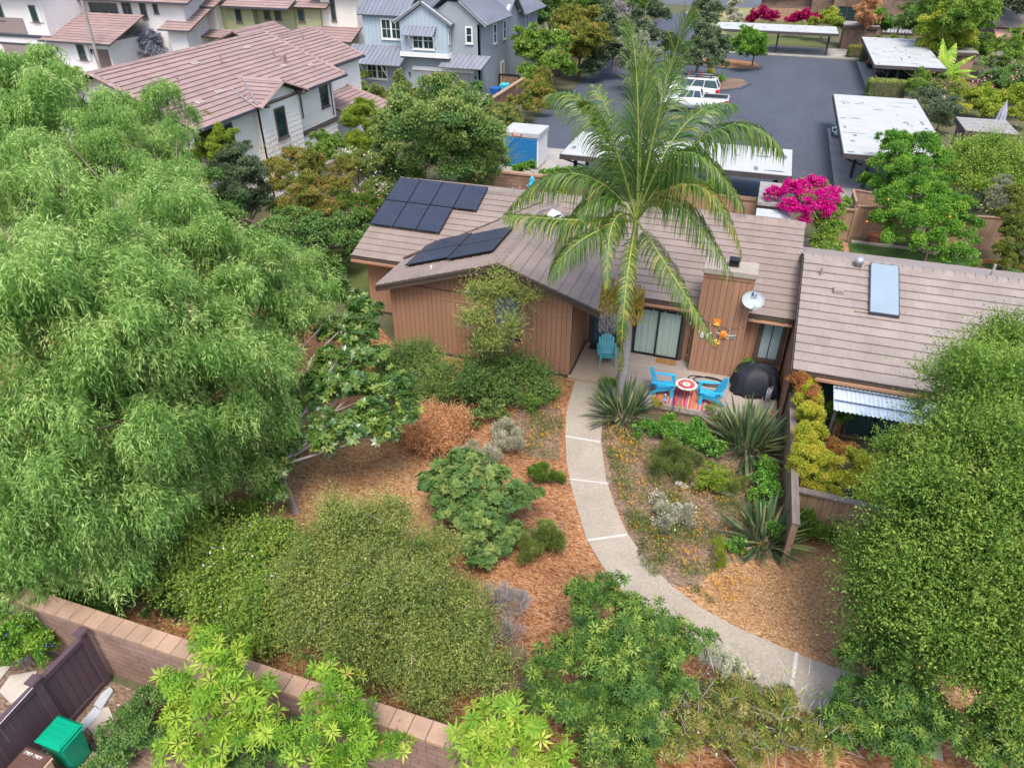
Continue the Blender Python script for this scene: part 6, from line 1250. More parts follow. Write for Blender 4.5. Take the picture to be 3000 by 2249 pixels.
FM['purple_f'] = leafmat('purple_petal', [(.06, .04, .2), (.12, .08, .32), (.22, .18, .45), (.3, .28, .55)], .3)
FM['blue_f'] = leafmat('blue_petal', [(.06, .08, .5), (.12, .15, .6), (.2, .25, .7), (.3, .35, .75)], .3)
FM['orange'] = mat('orange_fruit', (.8, .32, .02), .4, .1)
FM['seed'] = leafmat('palm_seed', [(.2, .14, .02), (.32, .24, .04), (.42, .34, .07), (.5, .42, .12)], .15)
FM['chip'] = leafmat('loose_chip', [(.12, .05, .025), (.28, .14, .07), (.42, .24, .12), (.58, .42, .26)], .0, .9, .1)
FM['ivy'] = leafmat('ivy_leaf', [(.02, .09, .015), (.045, .17, .02), (.08, .26, .025), (.18, .4, .05)], .25, .35, .5)

# ---- the big weeping pepper tree and its partner behind
PEP = LP((330, 250, 7.6, 1.5), (350, 400, 6.6, 1.3), (300, 440, 7.0, 1.5), (340, 320, 7.0, 1.3), (215, 320, 7.4, 1.9), (100, 430, 7.6, 1.8), (60, 600, 7.4, 1.9), (210, 560, 8.2, 2.0), (340, 520, 7.4, 1.7), (480, 600, 6.4, 1.6), (600, 640, 5.2, 1.5), (620, 560, 4.8, 1.25),
         (140, 760, 7.2, 2.1), (300, 740, 7.4, 2.0), (440, 740, 6.2, 1.8), (560, 790, 4.6, 1.5), (70, 950, 5.8, 1.9), (240, 930, 5.8, 1.9), (400, 920, 4.8, 1.7), (520, 930, 3.4, 1.3), (610, 720, 3.6, 1.3),
         (100, 1110, 4.0, 1.6), (260, 1080, 3.8, 1.6), (400, 1050, 3.2, 1.3), (190, 1200, 2.4, 1.2), (60, 1210, 2.2, 1.2), (520, 1030, 2.0, 1.0), (290, 1170, 2.0, 1.0), (620, 860, 2.4, 1.0))
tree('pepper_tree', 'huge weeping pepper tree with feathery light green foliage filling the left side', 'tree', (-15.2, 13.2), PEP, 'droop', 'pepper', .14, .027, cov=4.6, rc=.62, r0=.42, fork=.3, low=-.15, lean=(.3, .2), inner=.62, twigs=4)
PEP2 = LP((60, 190, 8.2, 1.9), (40, 300, 7.4, 2.2), (140, 250, 7.6, 1.9), (230, 300, 6.6, 1.9), (280, 360, 5.6, 1.7), (20, 420, 7.0, 2.0), (150, 380, 6.4, 2.2))
tree('pepper_tree', 'second weeping pepper tree at the far left edge below the mauve roof', 'tree', (-26, 21), PEP2, 'droop', 'pepper', .19, .04, cov=2.6, rc=.75, r0=.35, fork=.35, low=-.15, twigs=4)
# ---- front garden
tree('magnolia_tree', 'young magnolia with glossy whorled leaves and slim grey trunk in the mulch', 'tree', (-11.2, 12.87), LP((780, 665, 4.2, .7), (750, 640, 4.4, .5), (800, 700, 4.0, .5), (735, 720, 3.6, .55), (800, 760, 3.5, .7), (760, 780, 3.4, .6), (720, 790, 3.2, .6), (760, 840, 3.1, .75), (830, 840, 2.9, .7), (690, 850, 3, .6), (640, 870, 2.9, .6), (690, 930, 2.5, .75), (770, 920, 2.6, .75), (840, 920, 2.5, .5), (890, 880, 2.9, .45), (630, 950, 2.3, .55), (600, 1010, 1.8, .5), (595, 1060, 1.3, .4), (800, 880, 2.8, .6)),
     'whorl', 'magnolia', .19, .085, cov=3.2, rc=.3, r0=.11, bark='bark_grey', fork=.42, lean=(-.25, -.1), inner=.4, young=.25, low=-.6)
tree('crape_myrtle', 'sparse small tree with lichen-grey twigs standing against the bungalow wall', 'tree', (-7.45, 21.6), LP((1040, 640, 3.7, .5), (1090, 630, 3.8, .55), (1130, 650, 3.5, .35), (1040, 700, 3.2, .5), (1100, 720, 2.9, .45), (1050, 750, 2.4, .5), (1075, 600, 4.1, .3), (1010, 700, 2.9, .25), (1160, 640, 3.5, .2)),
     'sprig', 'olive', .06, .035, cov=1.5, rc=.2, r0=.05, fork=.3, bark='bark_grey', tb=.15, extra=[('dry_twigs', 'twig', .22, .012, 260, .8)])
shrub('leafy_shrub', 'fresh green shrub at the foot of the crape myrtle by the bungalow window', 'shrub', LP((1060, 760, 1.3, .55), (1050, 820, .8, .7), (1120, 800, .9, .6), (1170, 830, .6, .45), (1020, 850, .5, .5), (1100, 860, .5, .5), (1170, 860, .4, .4)), 'sprig', 'fig', .07, .05, cov=2.6, rc=.2)
shrub('salvia_bush', 'rounded green salvia bush with small violet flowers in front of the wall', 'shrub', LP((870, 790, .8, .65), (920, 800, .8, .7), (950, 830, .7, .6), (890, 840, .6, .65), (840, 800, .6, .5), (930, 860, .5, .5)), 'sprig', 'fig', .065, .04, cov=2.6, rc=.2, tb=.1, extra=[('flowers', 'purple_f', .10, .03, 300)])
shrub('rust_bush', 'rusty orange-brown dense rounded bush on the mulch', 'shrub', LP((930, 910, .55, .55), (970, 930, .5, .6), (930, 950, .5, .6), (900, 930, .4, .45), (960, 970, .3, .4)), 'sprig', 'rust', .05, .03, cov=3.0, rc=.16)
shrub('fig_tree', 'large fig shrub with broad lobed leaves in the middle of the garden', 'shrub', LP((990, 1010, 1.6, .6), (950, 1030, 1.5, .5), (1060, 1040, 1.4, .6), (1000, 1090, 1.2, .75), (1080, 1100, 1.0, .7), (1030, 1160, .7, .7), (960, 1090, 1.2, .5), (1100, 1160, .6, .5), (1040, 1210, .4, .5), (1120, 1070, 1.3, .45), (1150, 1060, 1.2, .25)), 'whorl', 'fig', .15, .095, cov=1.9, rc=.25, r0=.05, young=.12, base=(-5.5, 12.9), low=-.5)
shrub('rosemary_bush', 'low grey-green fine-leaved bush beside the fig and the path', 'shrub', LP((1170, 1160, .45, .55), (1150, 1190, .35, .5), (1190, 1180, .3, .4)), 'spiky', 'olive', .12, .012, cov=2.2, rc=.16, extra=[('flowers', 'purple_f', .05, .03, 70)])
shrub('lavender_bush', 'grey-green lavender bush behind the fig in the mulch', 'shrub', LP((1030, 985, .5, .5), (1060, 990, .45, .4), (1010, 1000, .4, .4)), 'spiky', 'greyleaf', .11, .012, cov=1.6, rc=.16, extra=[('flowers', 'purple_f', .04, .02, 60)])
shrub('sage_bush', 'silver sage bush beside the poppies left of the path', 'shrub', LP((1090, 930, .4, .45), (1110, 960, .35, .4), (1080, 960, .35, .4)), 'spiky', 'greyleaf', .12, .02, cov=1.6, rc=.16)
shrub('leafy_weed', 'loose green leafy plant between the rust bush and the salvia soil', 'shrub', LP((1050, 890, .35, .4), (1080, 900, .3, .35), (1030, 905, .3, .3)), 'scatter', 'fig', .08, .05, cov=1.6, rc=.14)
shrub('low_bush', 'small bright green cushion bush close to the path edge', 'shrub', LP((1175, 1030, .25, .42), (1195, 1035, .2, .3)), 'spiky', 'mid', .08, .014, cov=3, rc=.14)
shrub('low_bush', 'small dark green bush beside the path near the porch', 'shrub', LP((1150, 870, .3, .4), (1195, 855, .25, .25)), 'scatter', 'mid', .06, .03, cov=2, rc=.14)
OL = LP((690, 1230, 2.0, .8), (760, 1180, 2.2, .9), (850, 1170, 2.2, .9), (650, 1290, 1.8, .8), (740, 1280, 2.1, 1.0), (840, 1270, 2.2, 1.0), (930, 1230, 1.9, .8), (700, 1370, 1.5, .8), (800, 1370, 1.6, .9), (900, 1340, 1.7, .9), (980, 1300, 1.4, .7), (1000, 1390, 1.1, .8), (900, 1430, 1.1, .8), (800, 1440, .9, .7), (1010, 1460, .8, .7), (930, 1480, .8, .7))
shrub('coyote_brush', 'sprawling grey-green fine-leaved shrub spilling towards the block wall', 'shrub', OL, 'sprig', 'olive', .055, .026, cov=1.2, young=.4, rc=.34, r0=.07, inner=.35, tb=-.02, base=(-6.6, 9.4), twigs=5, fork=.25, extra=[('bare_twigs', 'twig', .5, .012, 160)])
shrub('lantana_bush', 'tangled white-flowered bush with yellow-green leaves behind the block wall', 'shrub', LP((420, 1190, 1.1, .7), (500, 1230, 1.2, .8), (580, 1210, 1.2, .8), (380, 1260, .8, .6), (470, 1300, .8, .7), (560, 1290, 1.0, .8), (620, 1300, 1.0, .6), (550, 1370, .6, .6)), 'sprig', 'mid', .07, .045, cov=2.0, rc=.28, tb=.2, inner=.3, extra=[('flowers', 'white_f', .07, .06, 800), ('yellow_leaves', 'lime', .10, .05, 500, .6), ('dead_leaves', 'dry', .10, .05, 260, .85)])
shrub('oleander', 'dark narrow-leaved oleander with white blooms in the shade of the pepper tree', 'shrub', LP((330, 1240, 1.0, .7), (280, 1290, .7, .6), (390, 1310, .5, .6), (500, 1380, .4, .5)), 'spiky', 'deep', .2, .035, cov=1.8, rc=.3, extra=[('flowers', 'white_f', .07, .06, 50, .8)])
shrub('undergrowth', 'shaded mixed green undergrowth below the pepper tree at the block wall', 'shrub', LP((60, 1270, .3, .6), (140, 1300, .2, .5), (210, 1320, .25, .5), (450, 1130, .7, .8), (520, 1120, .6, .7), (600, 1180, .5, .6), (380, 1180, .6, .6), (100, 1240, .4, .7)), 'scatter', 'mid', .09, .04, cov=1.3, rc=.25)
tree('dead_bush', 'bare grey dead bush with brown base between the coyote brush and the mulch', 'shrub', (-3.9, 10.0), LP((1080, 1290, 1.0, .3), (1110, 1310, 1.1, .35), (1100, 1370, .7, .35), (1060, 1300, .9, .25)), 'spiky', 'twig', .16, .012, cov=1.0, rc=.2, r0=.05, bark='bark_grey', parts=('stems', 'twigs'), twigs=8, fork=.3)
shrub('dry_shrub', 'brown half-dead shrub beside the umbrella-leaved shrub', 'shrub', LP((1110, 1440, .6, .4), (1120, 1500, .4, .4), (1090, 1520, .5, .4)), 'scatter', 'dry', .06, .02, cov=1.6, rc=.2)
PT = LP((1330, 1290, 2.0, .55), (1260, 1300, 1.9, .5), (1390, 1330, 2.0, .6), (1270, 1370, 2.1, .7), (1340, 1390, 2.3, .75), (1420, 1400, 2.0, .65), (1480, 1390, 1.6, .5), (1210, 1420, 1.6, .6), (1290, 1450, 1.9, .8), (1380, 1480, 1.7, .75), (1440, 1470, 1.4, .6), (1180, 1480, 1.2, .5), (1260, 1520, 1.4, .7), (1340, 1560, 1.3, .7), (1400, 1560, 1.0, .6), (1290, 1600, .9, .6), (1370, 1630, .7, .5))
shrub('umbrella_shrub', 'big glossy green shrub with whorled leaves in the lower middle by the path', 'shrub', PT, 'whorl', 'pitt', .145, .036, cov=1.9, rc=.32, r0=.07, base=(-.7, 9.3), inner=.4, low=-.5)
shrub('nandina', 'blue-green young shrub at the path edge above the yellowing shrub', 'shrub', LP((1560, 1430, 1.2, .35), (1600, 1450, .9, .35), (1540, 1410, 1.2, .22), (1580, 1480, .7, .35)), 'whorl', 'greyleaf', .12, .035, cov=1.0, rc=.2, tb=-.2)
YS = LP((1500, 1500, 1.0, .55), (1450, 1530, .9, .5), (1560, 1510, 1.1, .55), (1620, 1530, 1.1, .6), (1700, 1540, 1.1, .6), (1500, 1590, .8, .6), (1590, 1600, .8, .6), (1670, 1610, .8, .6), (1750, 1600, .9, .5), (1440, 1610, .7, .5), (1790, 1560, .9, .45))
shrub('yellowing_shrub', 'yellowing straggly shrub with bare twigs along the bottom right of the path', 'shrub', YS, 'whorl', 'yellowing', .11, .026, cov=1.6, rc=.26, r0=.05, inner=.3, extra=[('bare_twigs', 'twig', .45, .012, 420), ('green_shoots', 'bright', .12, .03, 700), ('flowers', 'white_f', .06, .05, 40)], twigs=6, low=-.2)
RO = LP((1860, 1430, 1.5, .55), (1920, 1450, 1.7, .6), (1880, 1500, 1.6, .6), (1960, 1520, 1.7, .7), (1850, 1560, 1.2, .6), (1910, 1590, 1.3, .65), (2000, 1580, 1.4, .7), (1820, 1600, .9, .5), (1960, 1640, 1.0, .6), (1840, 1490, 1.3, .4))
shrub('umbrella_shrub', 'dark green whorled shrub at the lower right under the spreading tree', 'shrub', RO, 'whorl', 'pitt', .14, .036, cov=1.9, rc=.3, r0=.06, tb=-.08, inner=.4)
shrub('corner_shrub', 'dark green whorled shrub in the bottom right corner', 'shrub', LP((2150, 1550, 1.6, .6), (2190, 1620, 1.3, .6), (2120, 1640, 1.1, .5)), 'whorl', 'pitt', .13, .036, cov=2.2, rc=.3)
RT = LP((2150, 780, 5.4, 1.0), (2080, 820, 5.0, .9), (2030, 900, 4.8, .8), (2130, 900, 5.4, 1.3), (2190, 850, 5.6, 1.1), (1975, 1000, 4.2, .8), (2060, 1000, 5.0, 1.3), (2160, 1020, 5.4, 1.3), (2000, 1090, 4.2, 1.0), (2090, 1120, 4.8, 1.3), (2190, 1140, 5.0, 1.2), (1910, 1160, 3.2, .6), (1990, 1210, 3.8, 1.2), (2100, 1240, 4.2, 1.2), (2190, 1260, 4.4, 1.1), (1880, 1260, 2.4, .8), (1960, 1310, 3.0, 1.0), (2060, 1340, 3.4, 1.1), (2160, 1370, 3.6, 1.1), (1890, 1360, 1.9, .7), (2080, 1450, 2.8, .9), (2180, 1480, 3.0, .9), (1990, 1410, 2.2, .8))
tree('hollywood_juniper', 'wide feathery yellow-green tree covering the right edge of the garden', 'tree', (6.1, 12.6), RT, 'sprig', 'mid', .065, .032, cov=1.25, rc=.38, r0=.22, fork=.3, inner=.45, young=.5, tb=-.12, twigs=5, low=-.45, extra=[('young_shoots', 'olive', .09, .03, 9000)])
shrub('rosemary_bush', 'dark fine-leaved bush on the mulch below the low fence', 'shrub', LP((1750, 1140, .4, .45), (1800, 1160, .4, .5), (1850, 1170, .4, .5), (1730, 1130, .3, .35)), 'spiky', 'mid', .09, .014, cov=2.6, rc=.18, tb=-.15)
shrub('airy_shrub', 'thin pale green shrub arching over the mulch at the tree edge', 'shrub', LP((1830, 1160, 1.2, .35), (1870, 1200, 1.3, .4), (1880, 1290, 1.0, .4)), 'sprig', 'olive', .05, .025, cov=.9, rc=.2, tb=.25)
# yellow hedge
HY = []
for fx, fy, z, r_ in ((1735, 830, 2.2, .32), (1745, 870, 2.0, .36), (1745, 910, 1.9, .4), (1745, 950, 1.9, .42), (1745, 990, 1.9, .42)): HY.append((*at(fx, fy, z), r_, 1.5)); HY.append((*at(fx, fy, z - .9), r_ * 1.1, 1.3))
hedge_r = shrub('yellow_hedge', 'golden-yellow clipped hedge wrapping the patio corner behind the low fence', 'hedge', HY + LP((1760, 1010, 1.6, .6), (1830, 1010, 1.6, .6), (1890, 1030, 1.6, .6), (1770, 1050, 1.1, .5), (1840, 1060, 1.1, .55), (1900, 1070, 1.1, .55), (1940, 1050, 1.3, .5)), 'scatter', 'gold', .05, .028, cov=3.2, rc=.2, inner=.75, form=True)
for l_, n_, lab in ((LP((1725, 820, 2.5, .3), (1745, 850, 2.35, .3)), 1, 'red-tipped new growth at the top of the hedge beside the fence'), (LP((1810, 965, 1.9, .32), (1835, 975, 1.8, .25)), 2, 'red-tipped shoots rising in front of the corrugated awning')):
    shrub('red_tip_shoots', lab, 'shrub', l_, 'scatter', 'redtip', .06, .025, cov=2.4, rc=.15)
shrub('citrus_shrub', 'dark glossy round shrub beside the corrugated awning', 'shrub', LP((1800, 890, 1.5, .42), (1820, 900, 1.3, .4)), 'scatter', 'lush', .09, .05, cov=2.4, rc=.18)
# strap-leaved clumps
def clump(name, label, base, n, L, W, spread=1.0, m='strap', petals=None):
    r = thing(name, label, 'plant', (base[0], base[1], 0)); lv = Leaves()
    for i in range(n):
        a = rng.uniform(0, 2 * np.pi); el = rng.uniform(.25, 1.45); b = np.array(base, float) + np.array([math.cos(a), math.sin(a), 0]) * rng.uniform(0, .35) * spread; ln = L * rng.uniform(.75, 1.2)
        d = np.array([math.cos(a) * math.cos(el), math.sin(a) * math.cos(el), math.sin(el)]); side = np.array([-math.sin(a), math.cos(a), 0]); P = []; p = b.copy(); k = 6; dd = d.copy()
        for j in range(k + 1): P.append(p.copy()); p = p + dd * ln / k; dd = dd - UP * .055 * (1 + j * .35) * math.cos(el); dd /= np.linalg.norm(dd)
        wd = [.25, .35, .7, 1, .95, .6, .05] if m == 'strap' else [.8, 1, 1, .9, .7, .45, .05]; tw = side + UP * rng.uniform(-.4, .4); tw /= np.linalg.norm(tw); t = rng.uniform(0, 1)
        V = []
        for j in range(k): V += [P[j] - tw * W * wd[j] / 2, P[j + 1] - tw * W * wd[j + 1] / 2, P[j + 1] + tw * W * wd[j + 1] / 2, P[j] + tw * W * wd[j] / 2]
        lv.V.append(np.array(V)); lv.T.append(np.full(k, t)); lv.MI.append(np.zeros(k)); lv.n += k
    lv.build('leaves', FM[m], r); b = MB(); b.lathe([(.3 * spread, 0), (.22 * spread, .12), (.05, .2)], (base[0], base[1], 0), 10); b.build('crown_base', M['trunk'], r); return r
clump('bird_of_paradise', 'dark strap-leaved bird of paradise at the palm foot beside the path', (-2.75, 20.75, 0), 170, 1.3, .085, 1.3)
clump('bird_of_paradise', 'large strap-leaved bird of paradise in front of the deck at the fence', (1.55, 20.4, 0), 240, 1.45, .095, 1.6)
clump('bird_of_paradise', 'dark strap-leaved clump at the end of the side fence', (2.3, 16.0, 0), 150, 1.25, .075, 1.1)
shrub('jasmine_groundcover', 'glossy bright green jasmine with tiny white flowers along the deck edge', 'shrub', LP((1390, 930, .2, .35), (1430, 935, .25, .4), (1470, 945, .25, .45), (1510, 955, .25, .45), (1540, 970, .2, .4), (1450, 915, .4, .3), (1500, 925, .4, .35)), 'scatter', 'ivy', .07, .045, cov=2.2, rc=.15, extra=[('flowers', 'white_f', .04, .04, 60)], form=True)
shrub('ivy_patch', 'bright green ivy climbing the foot of the side fence', 'shrub', LP((1655, 1010, .35, .35), (1650, 1045, .35, .38), (1640, 1080, .3, .35), (1665, 1060, .6, .3), (1590, 1180, .2, .25), (1680, 1150, .4, .25)), 'scatter', 'ivy', .07, .045, cov=2.4, rc=.15, form=True)
shrub('lavender_bush', 'wiry purple-flowered bush in the middle of the poppy bed', 'shrub', LP((1440, 985, .35, .5), (1480, 1000, .35, .5), (1420, 1010, .3, .35), (1470, 1025, .25, .4)), 'spiky', 'olive', .13, .01, cov=1.7, rc=.18, tb=-.1, extra=[('flowers', 'purple_f', .04, .03, 160)])
shrub('citrus_shrub', 'fresh light-green small shrub right of the wiry bush in the poppy bed', 'shrub', LP((1540, 1020, .4, .38), (1525, 1045, .35, .38), (1560, 1045, .3, .35)), 'scatter', 'lime', .055, .035, cov=2.2, rc=.14, tb=-.2)
shrub('sage_bush', 'dull green tuft between the light-green shrub and the fence ivy', 'shrub', LP((1580, 1060, .2, .3), (1600, 1050, .18, .25)), 'spiky', 'olive', .12, .01, cov=1.2, rc=.15)
shrub('yellow_tuft', 'yellow-green grassy tuft low in the poppy bed', 'shrub', LP((1550, 1185, .35, .25), (1555, 1210, .2, .22)), 'up', 'lime', .2, .014, cov=1.4, rc=.12)
shrub('white_flowers', 'patch of small white flowers on grey stems in the poppy bed', 'shrub', LP((1440, 1110, .25, .35), (1475, 1125, .2, .4), (1430, 1135, .2, .3), (1420, 1080, .25, .25)), 'spiky', 'greyleaf', .08, .012, cov=1.4, rc=.15, extra=[('flowers', 'white_f', .045, .04, 340)])
shrub('low_bush', 'small round green bush at the palm foot on the porch edge', 'shrub', LP((1310, 830, .4, .3),), 'scatter', 'mid', .06, .035, cov=2.4, rc=.12)
gl_ = shrub('potted_plant', 'bright green leafy plant behind the covered barbecue', 'plant', LP((1605, 800, .9, .28), (1615, 785, 1.1, .22)), 'scatter', 'lush', .09, .05, cov=1.8, rc=.14)
shrub('deck_flowers', 'small potted pink flowers at the front edge of the deck', 'plant', LP((1420, 872, .45, .16), (1415, 862, .5, .1)), 'scatter', 'gold', .05, .03, cov=1.4, rc=.1, extra=[('flowers', 'magenta', .07, .05, 20)])
shrub('rose_bush', 'thin rose bush with pink blooms at the deck front right of centre', 'plant', LP((1540, 880, .6, .25), (1545, 905, .4, .25)), 'scatter', 'mid', .06, .035, cov=.9, rc=.15, extra=[('flowers', 'magenta', .08, .07, 10)])
clump('grass_tuft', 'lime grassy plant at the deck edge near the mosaic table', (-.82, 21.35, .15), 46, .42, .02, .4, m='lime')
# scattered poppies, weeds and loose chips
def in_poly(x, y, poly):
    ins = np.zeros(len(x), bool); n = len(poly)
    for i in range(n):
        x0, y0 = poly[i]; x1, y1 = poly[(i + 1) % n]; c = ((y0 > y) != (y1 > y)) & (x < (x1 - x0) * (y - y0) / (y1 - y0 + 1e-12) + x0); ins ^= c
    return ins
def samp(poly, n):
    P_ = np.array(poly); lo, hi = P_.min(0), P_.max(0); q = rng.uniform(lo, hi, (n * 4, 2)); q = q[in_poly(q[:, 0], q[:, 1], poly)][:n]; return q
bed = [(-3.3, 20.4), (-3.1, 19.1), (-2.5, 17.3), (-1.4, 15.3), (-.6, 14.3), (.2, 13.8), (1.2, 14.5), (2.6, 15.8), (2.5, 19.0), (.5, 19.2), (-2, 19.8)]
def patches(poly, n, k, spread):
    c = samp(poly, k); q = c[rng.integers(0, len(c), n * 2)] + rng.normal(size=(n * 2, 2)) * spread; return q[in_poly(q[:, 0], q[:, 1], poly)][:n]
lv = Leaves(); q = np.concatenate([patches(bed, 17000, 90, .2), patches([(-6.2, 20), (-4.8, 20.3), (-4.2, 17.6), (-5.4, 17.2)], 1800, 16, .2), patches([(.2, 13.1), (-.9, 14.0), (-2.4, 17.3), (-3.1, 19.2), (-3.3, 20.6), (-3.1, 20.6), (-2.4, 18.0), (-1, 15.2), (.9, 13.6), (1.9, 13.0)], 1600, 40, .1)])
p = np.c_[q, rng.uniform(0, .16, len(q))]; d = rdir(len(p)) + UP * .6; lv.quads(p, d, rdir(len(p)) + UP, .08 * rng.uniform(.6, 1.5, len(p)), .018, rng.uniform(.0, .9, len(p)), 0)
k = rng.random(len(p)) < .30; lv.quads(p[k], d[k], rdir(k.sum()) + UP, .07, .012, rng.uniform(0, 1, k.sum()), 1)
lv.build('poppy_foliage', [FM['olive'], FM['dry']], None, (0, 17, 0), label='feathery low poppy foliage and dry weeds over the flower bed', cat='ground cover', kind='stuff')
lv = Leaves(); q2 = np.concatenate([patches(bed, 420, 60, .2), patches([(-3.2, 20), (-2.9, 19.1), (-2.4, 17.9), (-1.6, 18.2), (-2.2, 20)], 70, 6, .2), patches([(.3, 13.9), (1.4, 13.2), (2.2, 14.2), (1.5, 14.8)], 60, 8, .18), patches([(-6.2, 20), (-4.8, 20.3), (-4.2, 17.6), (-5.4, 17.2)], 60, 8, .2)])
for i in range(4):
    a = rng.uniform(0, 6.28, len(q2)); p = np.c_[q2, rng.uniform(.14, .24, len(q2)) * 1.0]; a = i * 1.57 + .3
    lv.quads(p, np.tile([math.cos(a), math.sin(a), .35], (len(p), 1)), np.tile(UP, (len(p), 1)), .036, .04, rng.uniform(0, 1, len(p)))
lv.build('poppies', FM['orange_f'], None, (0, 17, 0), label='scattered orange and yellow poppies across the flower bed', cat='flowers', kind='stuff')
lv = Leaves()
mul = [(-12, 7.3), (-.5, 7.3), (.3, 8.6), (-.6, 12.2), (-1.9, 13.4), (-2.7, 14.5), (-3.7, 16.6), (-4.5, 18.8), (-5.1, 22.2), (-12.6, 22.4), (-15, 19), (-16, 12)]
q = samp(mul, 34000); p = np.c_[q, rng.uniform(0, .02, len(q))]; a = rng.uniform(0, 6.28, len(q)); lv.quads(p, np.c_[np.cos(a), np.sin(a), rng.uniform(-.15, .3, len(q))], UP + rng.normal(size=(len(q), 3)) * .35, .075 * rng.uniform(.5, 1.6, len(q)), .022, rng.beta(1.6, 1.8, len(q)), 0, fold=.0)
q = samp([(.6, 13.6), (1.8, 12.95), (4, 12.45), (6.5, 12.5), (9, 15), (6, 16.7), (2.95, 16.7), (2.9, 15.4), (1.2, 14.6)], 15000); p = np.c_[q, rng.uniform(0, .02, len(q))]; a = rng.uniform(0, 6.28, len(q)); lv.quads(p, np.c_[np.cos(a), np.sin(a), rng.uniform(-.15, .3, len(q))], UP + rng.normal(size=(len(q), 3)) * .35, .075 * rng.uniform(.5, 1.6, len(q)), .022, .25 + .75 * rng.beta(2, 1.6, len(q)), 0, fold=.0)
q = samp(bed, 5000); p = np.c_[q, rng.uniform(0, .02, len(q))]; a = rng.uniform(0, 6.28, len(q)); lv.quads(p, np.c_[np.cos(a), np.sin(a), rng.uniform(-.1, .3, len(q))], UP + rng.normal(size=(len(q), 3)) * .3, .07, .02, rng.uniform(0, 1, len(q)), 0, fold=.0)
lv.build('loose_mulch', FM['chip'], None, (0, 14, 0), label='loose wood chips and fallen leaves over the mulched garden', cat='mulch', kind='stuff')
# ---- foreground beyond the block wall
shrub('bright_shrub', 'bright lime-green whorled shrub at the bottom left before the block wall', 'shrub', LP((440, 1410, 2.9, .45), (500, 1430, 2.9, .45), (400, 1470, 2.7, .45), (470, 1500, 2.8, .6), (550, 1510, 2.6, .45), (410, 1560, 2.3, .5), (490, 1590, 2.3, .55), (570, 1570, 2.2, .4), (380, 1620, 1.8, .4), (450, 1650, 1.8, .5)), 'whorl', 'bright', .2, .046, cov=1.5, rc=.24, r0=.05, fork=.3, low=-.5, inner=.4, base=(-7.9, 5.2))
shrub('bright_shrub', 'light green whorled shrub with peach-coloured new leaves at the bottom beside the wall', 'shrub', LP((700, 1440, 3.1, .28), (730, 1490, 2.9, .4), (680, 1520, 2.7, .35), (760, 1550, 2.6, .45), (700, 1580, 2.4, .5), (640, 1610, 2.1, .4), (780, 1620, 2.1, .5), (850, 1630, 1.8, .4), (720, 1660, 1.8, .5)), 'whorl', 'bright', .18, .04, cov=1.5, rc=.22, r0=.05, fork=.3, low=-.5, tb=-.12, inner=.4, base=(-5.6, 5.8), extra=[('new_leaves', 'redtip', .13, .06, 46, .75)])
shrub('bright_shrub', 'bright lime-green whorled shrub at the bottom centre of the picture', 'shrub', LP((1060, 1550, 2.8, .35), (1120, 1530, 2.9, .38), (1170, 1570, 2.6, .35), (1010, 1590, 2.5, .35), (1080, 1610, 2.6, .5), (1150, 1640, 2.3, .45), (1210, 1640, 2.0, .3), (1020, 1650, 2.1, .4)), 'whorl', 'bright', .22, .052, cov=1.5, rc=.22, r0=.05, fork=.3, low=-.5, inner=.4, tb=.08, base=(-2.6, 6.1))
shrub('plumbago', 'mid-green plumbago with blue flower clusters at the left edge by the wall', 'shrub', LP((10, 1310, 1.3, .45), (40, 1370, 1.1, .5), (80, 1400, .9, .4), (10, 1400, .9, .4), (110, 1390, .8, .25)), 'scatter', 'lush', .07, .04, cov=2.8, rc=.2, tb=.15, extra=[('flowers', 'blue_f', .06, .05, 110, .75)])
shrub('geranium_bush', 'dark fine-leaved ground shrub with a few pink flowers under the bright shrubs', 'shrub', LP((330, 1510, .5, .4), (290, 1560, .5, .45), (250, 1620, .5, .45), (320, 1600, .6, .5), (600, 1620, .8, .6), (540, 1650, .9, .6), (380, 1500, .5, .35), (230, 1650, .4, .4), (660, 1560, .4, .4)), 'scatter', 'deep', .06, .03, cov=2.4, rc=.2, tb=.1, extra=[('flowers', 'pink', .05, .05, 14)])
# ---- the king palm
PB = Vector((-3.0, 21.35, 0)); PC = Vector((-3.0, 20.9, 7.3))
Pm = thing('king_palm', 'tall feather-leaved palm with smooth grey trunk rising before the roof', 'palm tree', (PB.x, PB.y, 0))
b = MB(); pts = []; rs = []
for i in range(30):
    t = i / 29; p = PB.lerp(Vector((-3.05, 20.95, 5.3)), t) + Vector((.10 * math.sin(t * 3.1), 0, 0)); pts.append(p); rs.append(.16 * (1 - .25 * t) + (.08 * (1 - t * 9) if t < .11 else 0) + .005 * (i % 2))
b.tube(pts, rs, 14); b.build('trunk', M['palm_trunk'], Pm)
M['crownshaft'] = mat('crownshaft', (.26, .32, .08), .5, .2, 3)
b = MB(); b.tube([(-3.05, 20.95, 5.25), (-3.04, 20.93, 5.5), (-3.02, 20.9, 6.3), PC], [.15, .19, .13, .07], 14); b.build('crownshaft', M['crownshaft'], Pm)
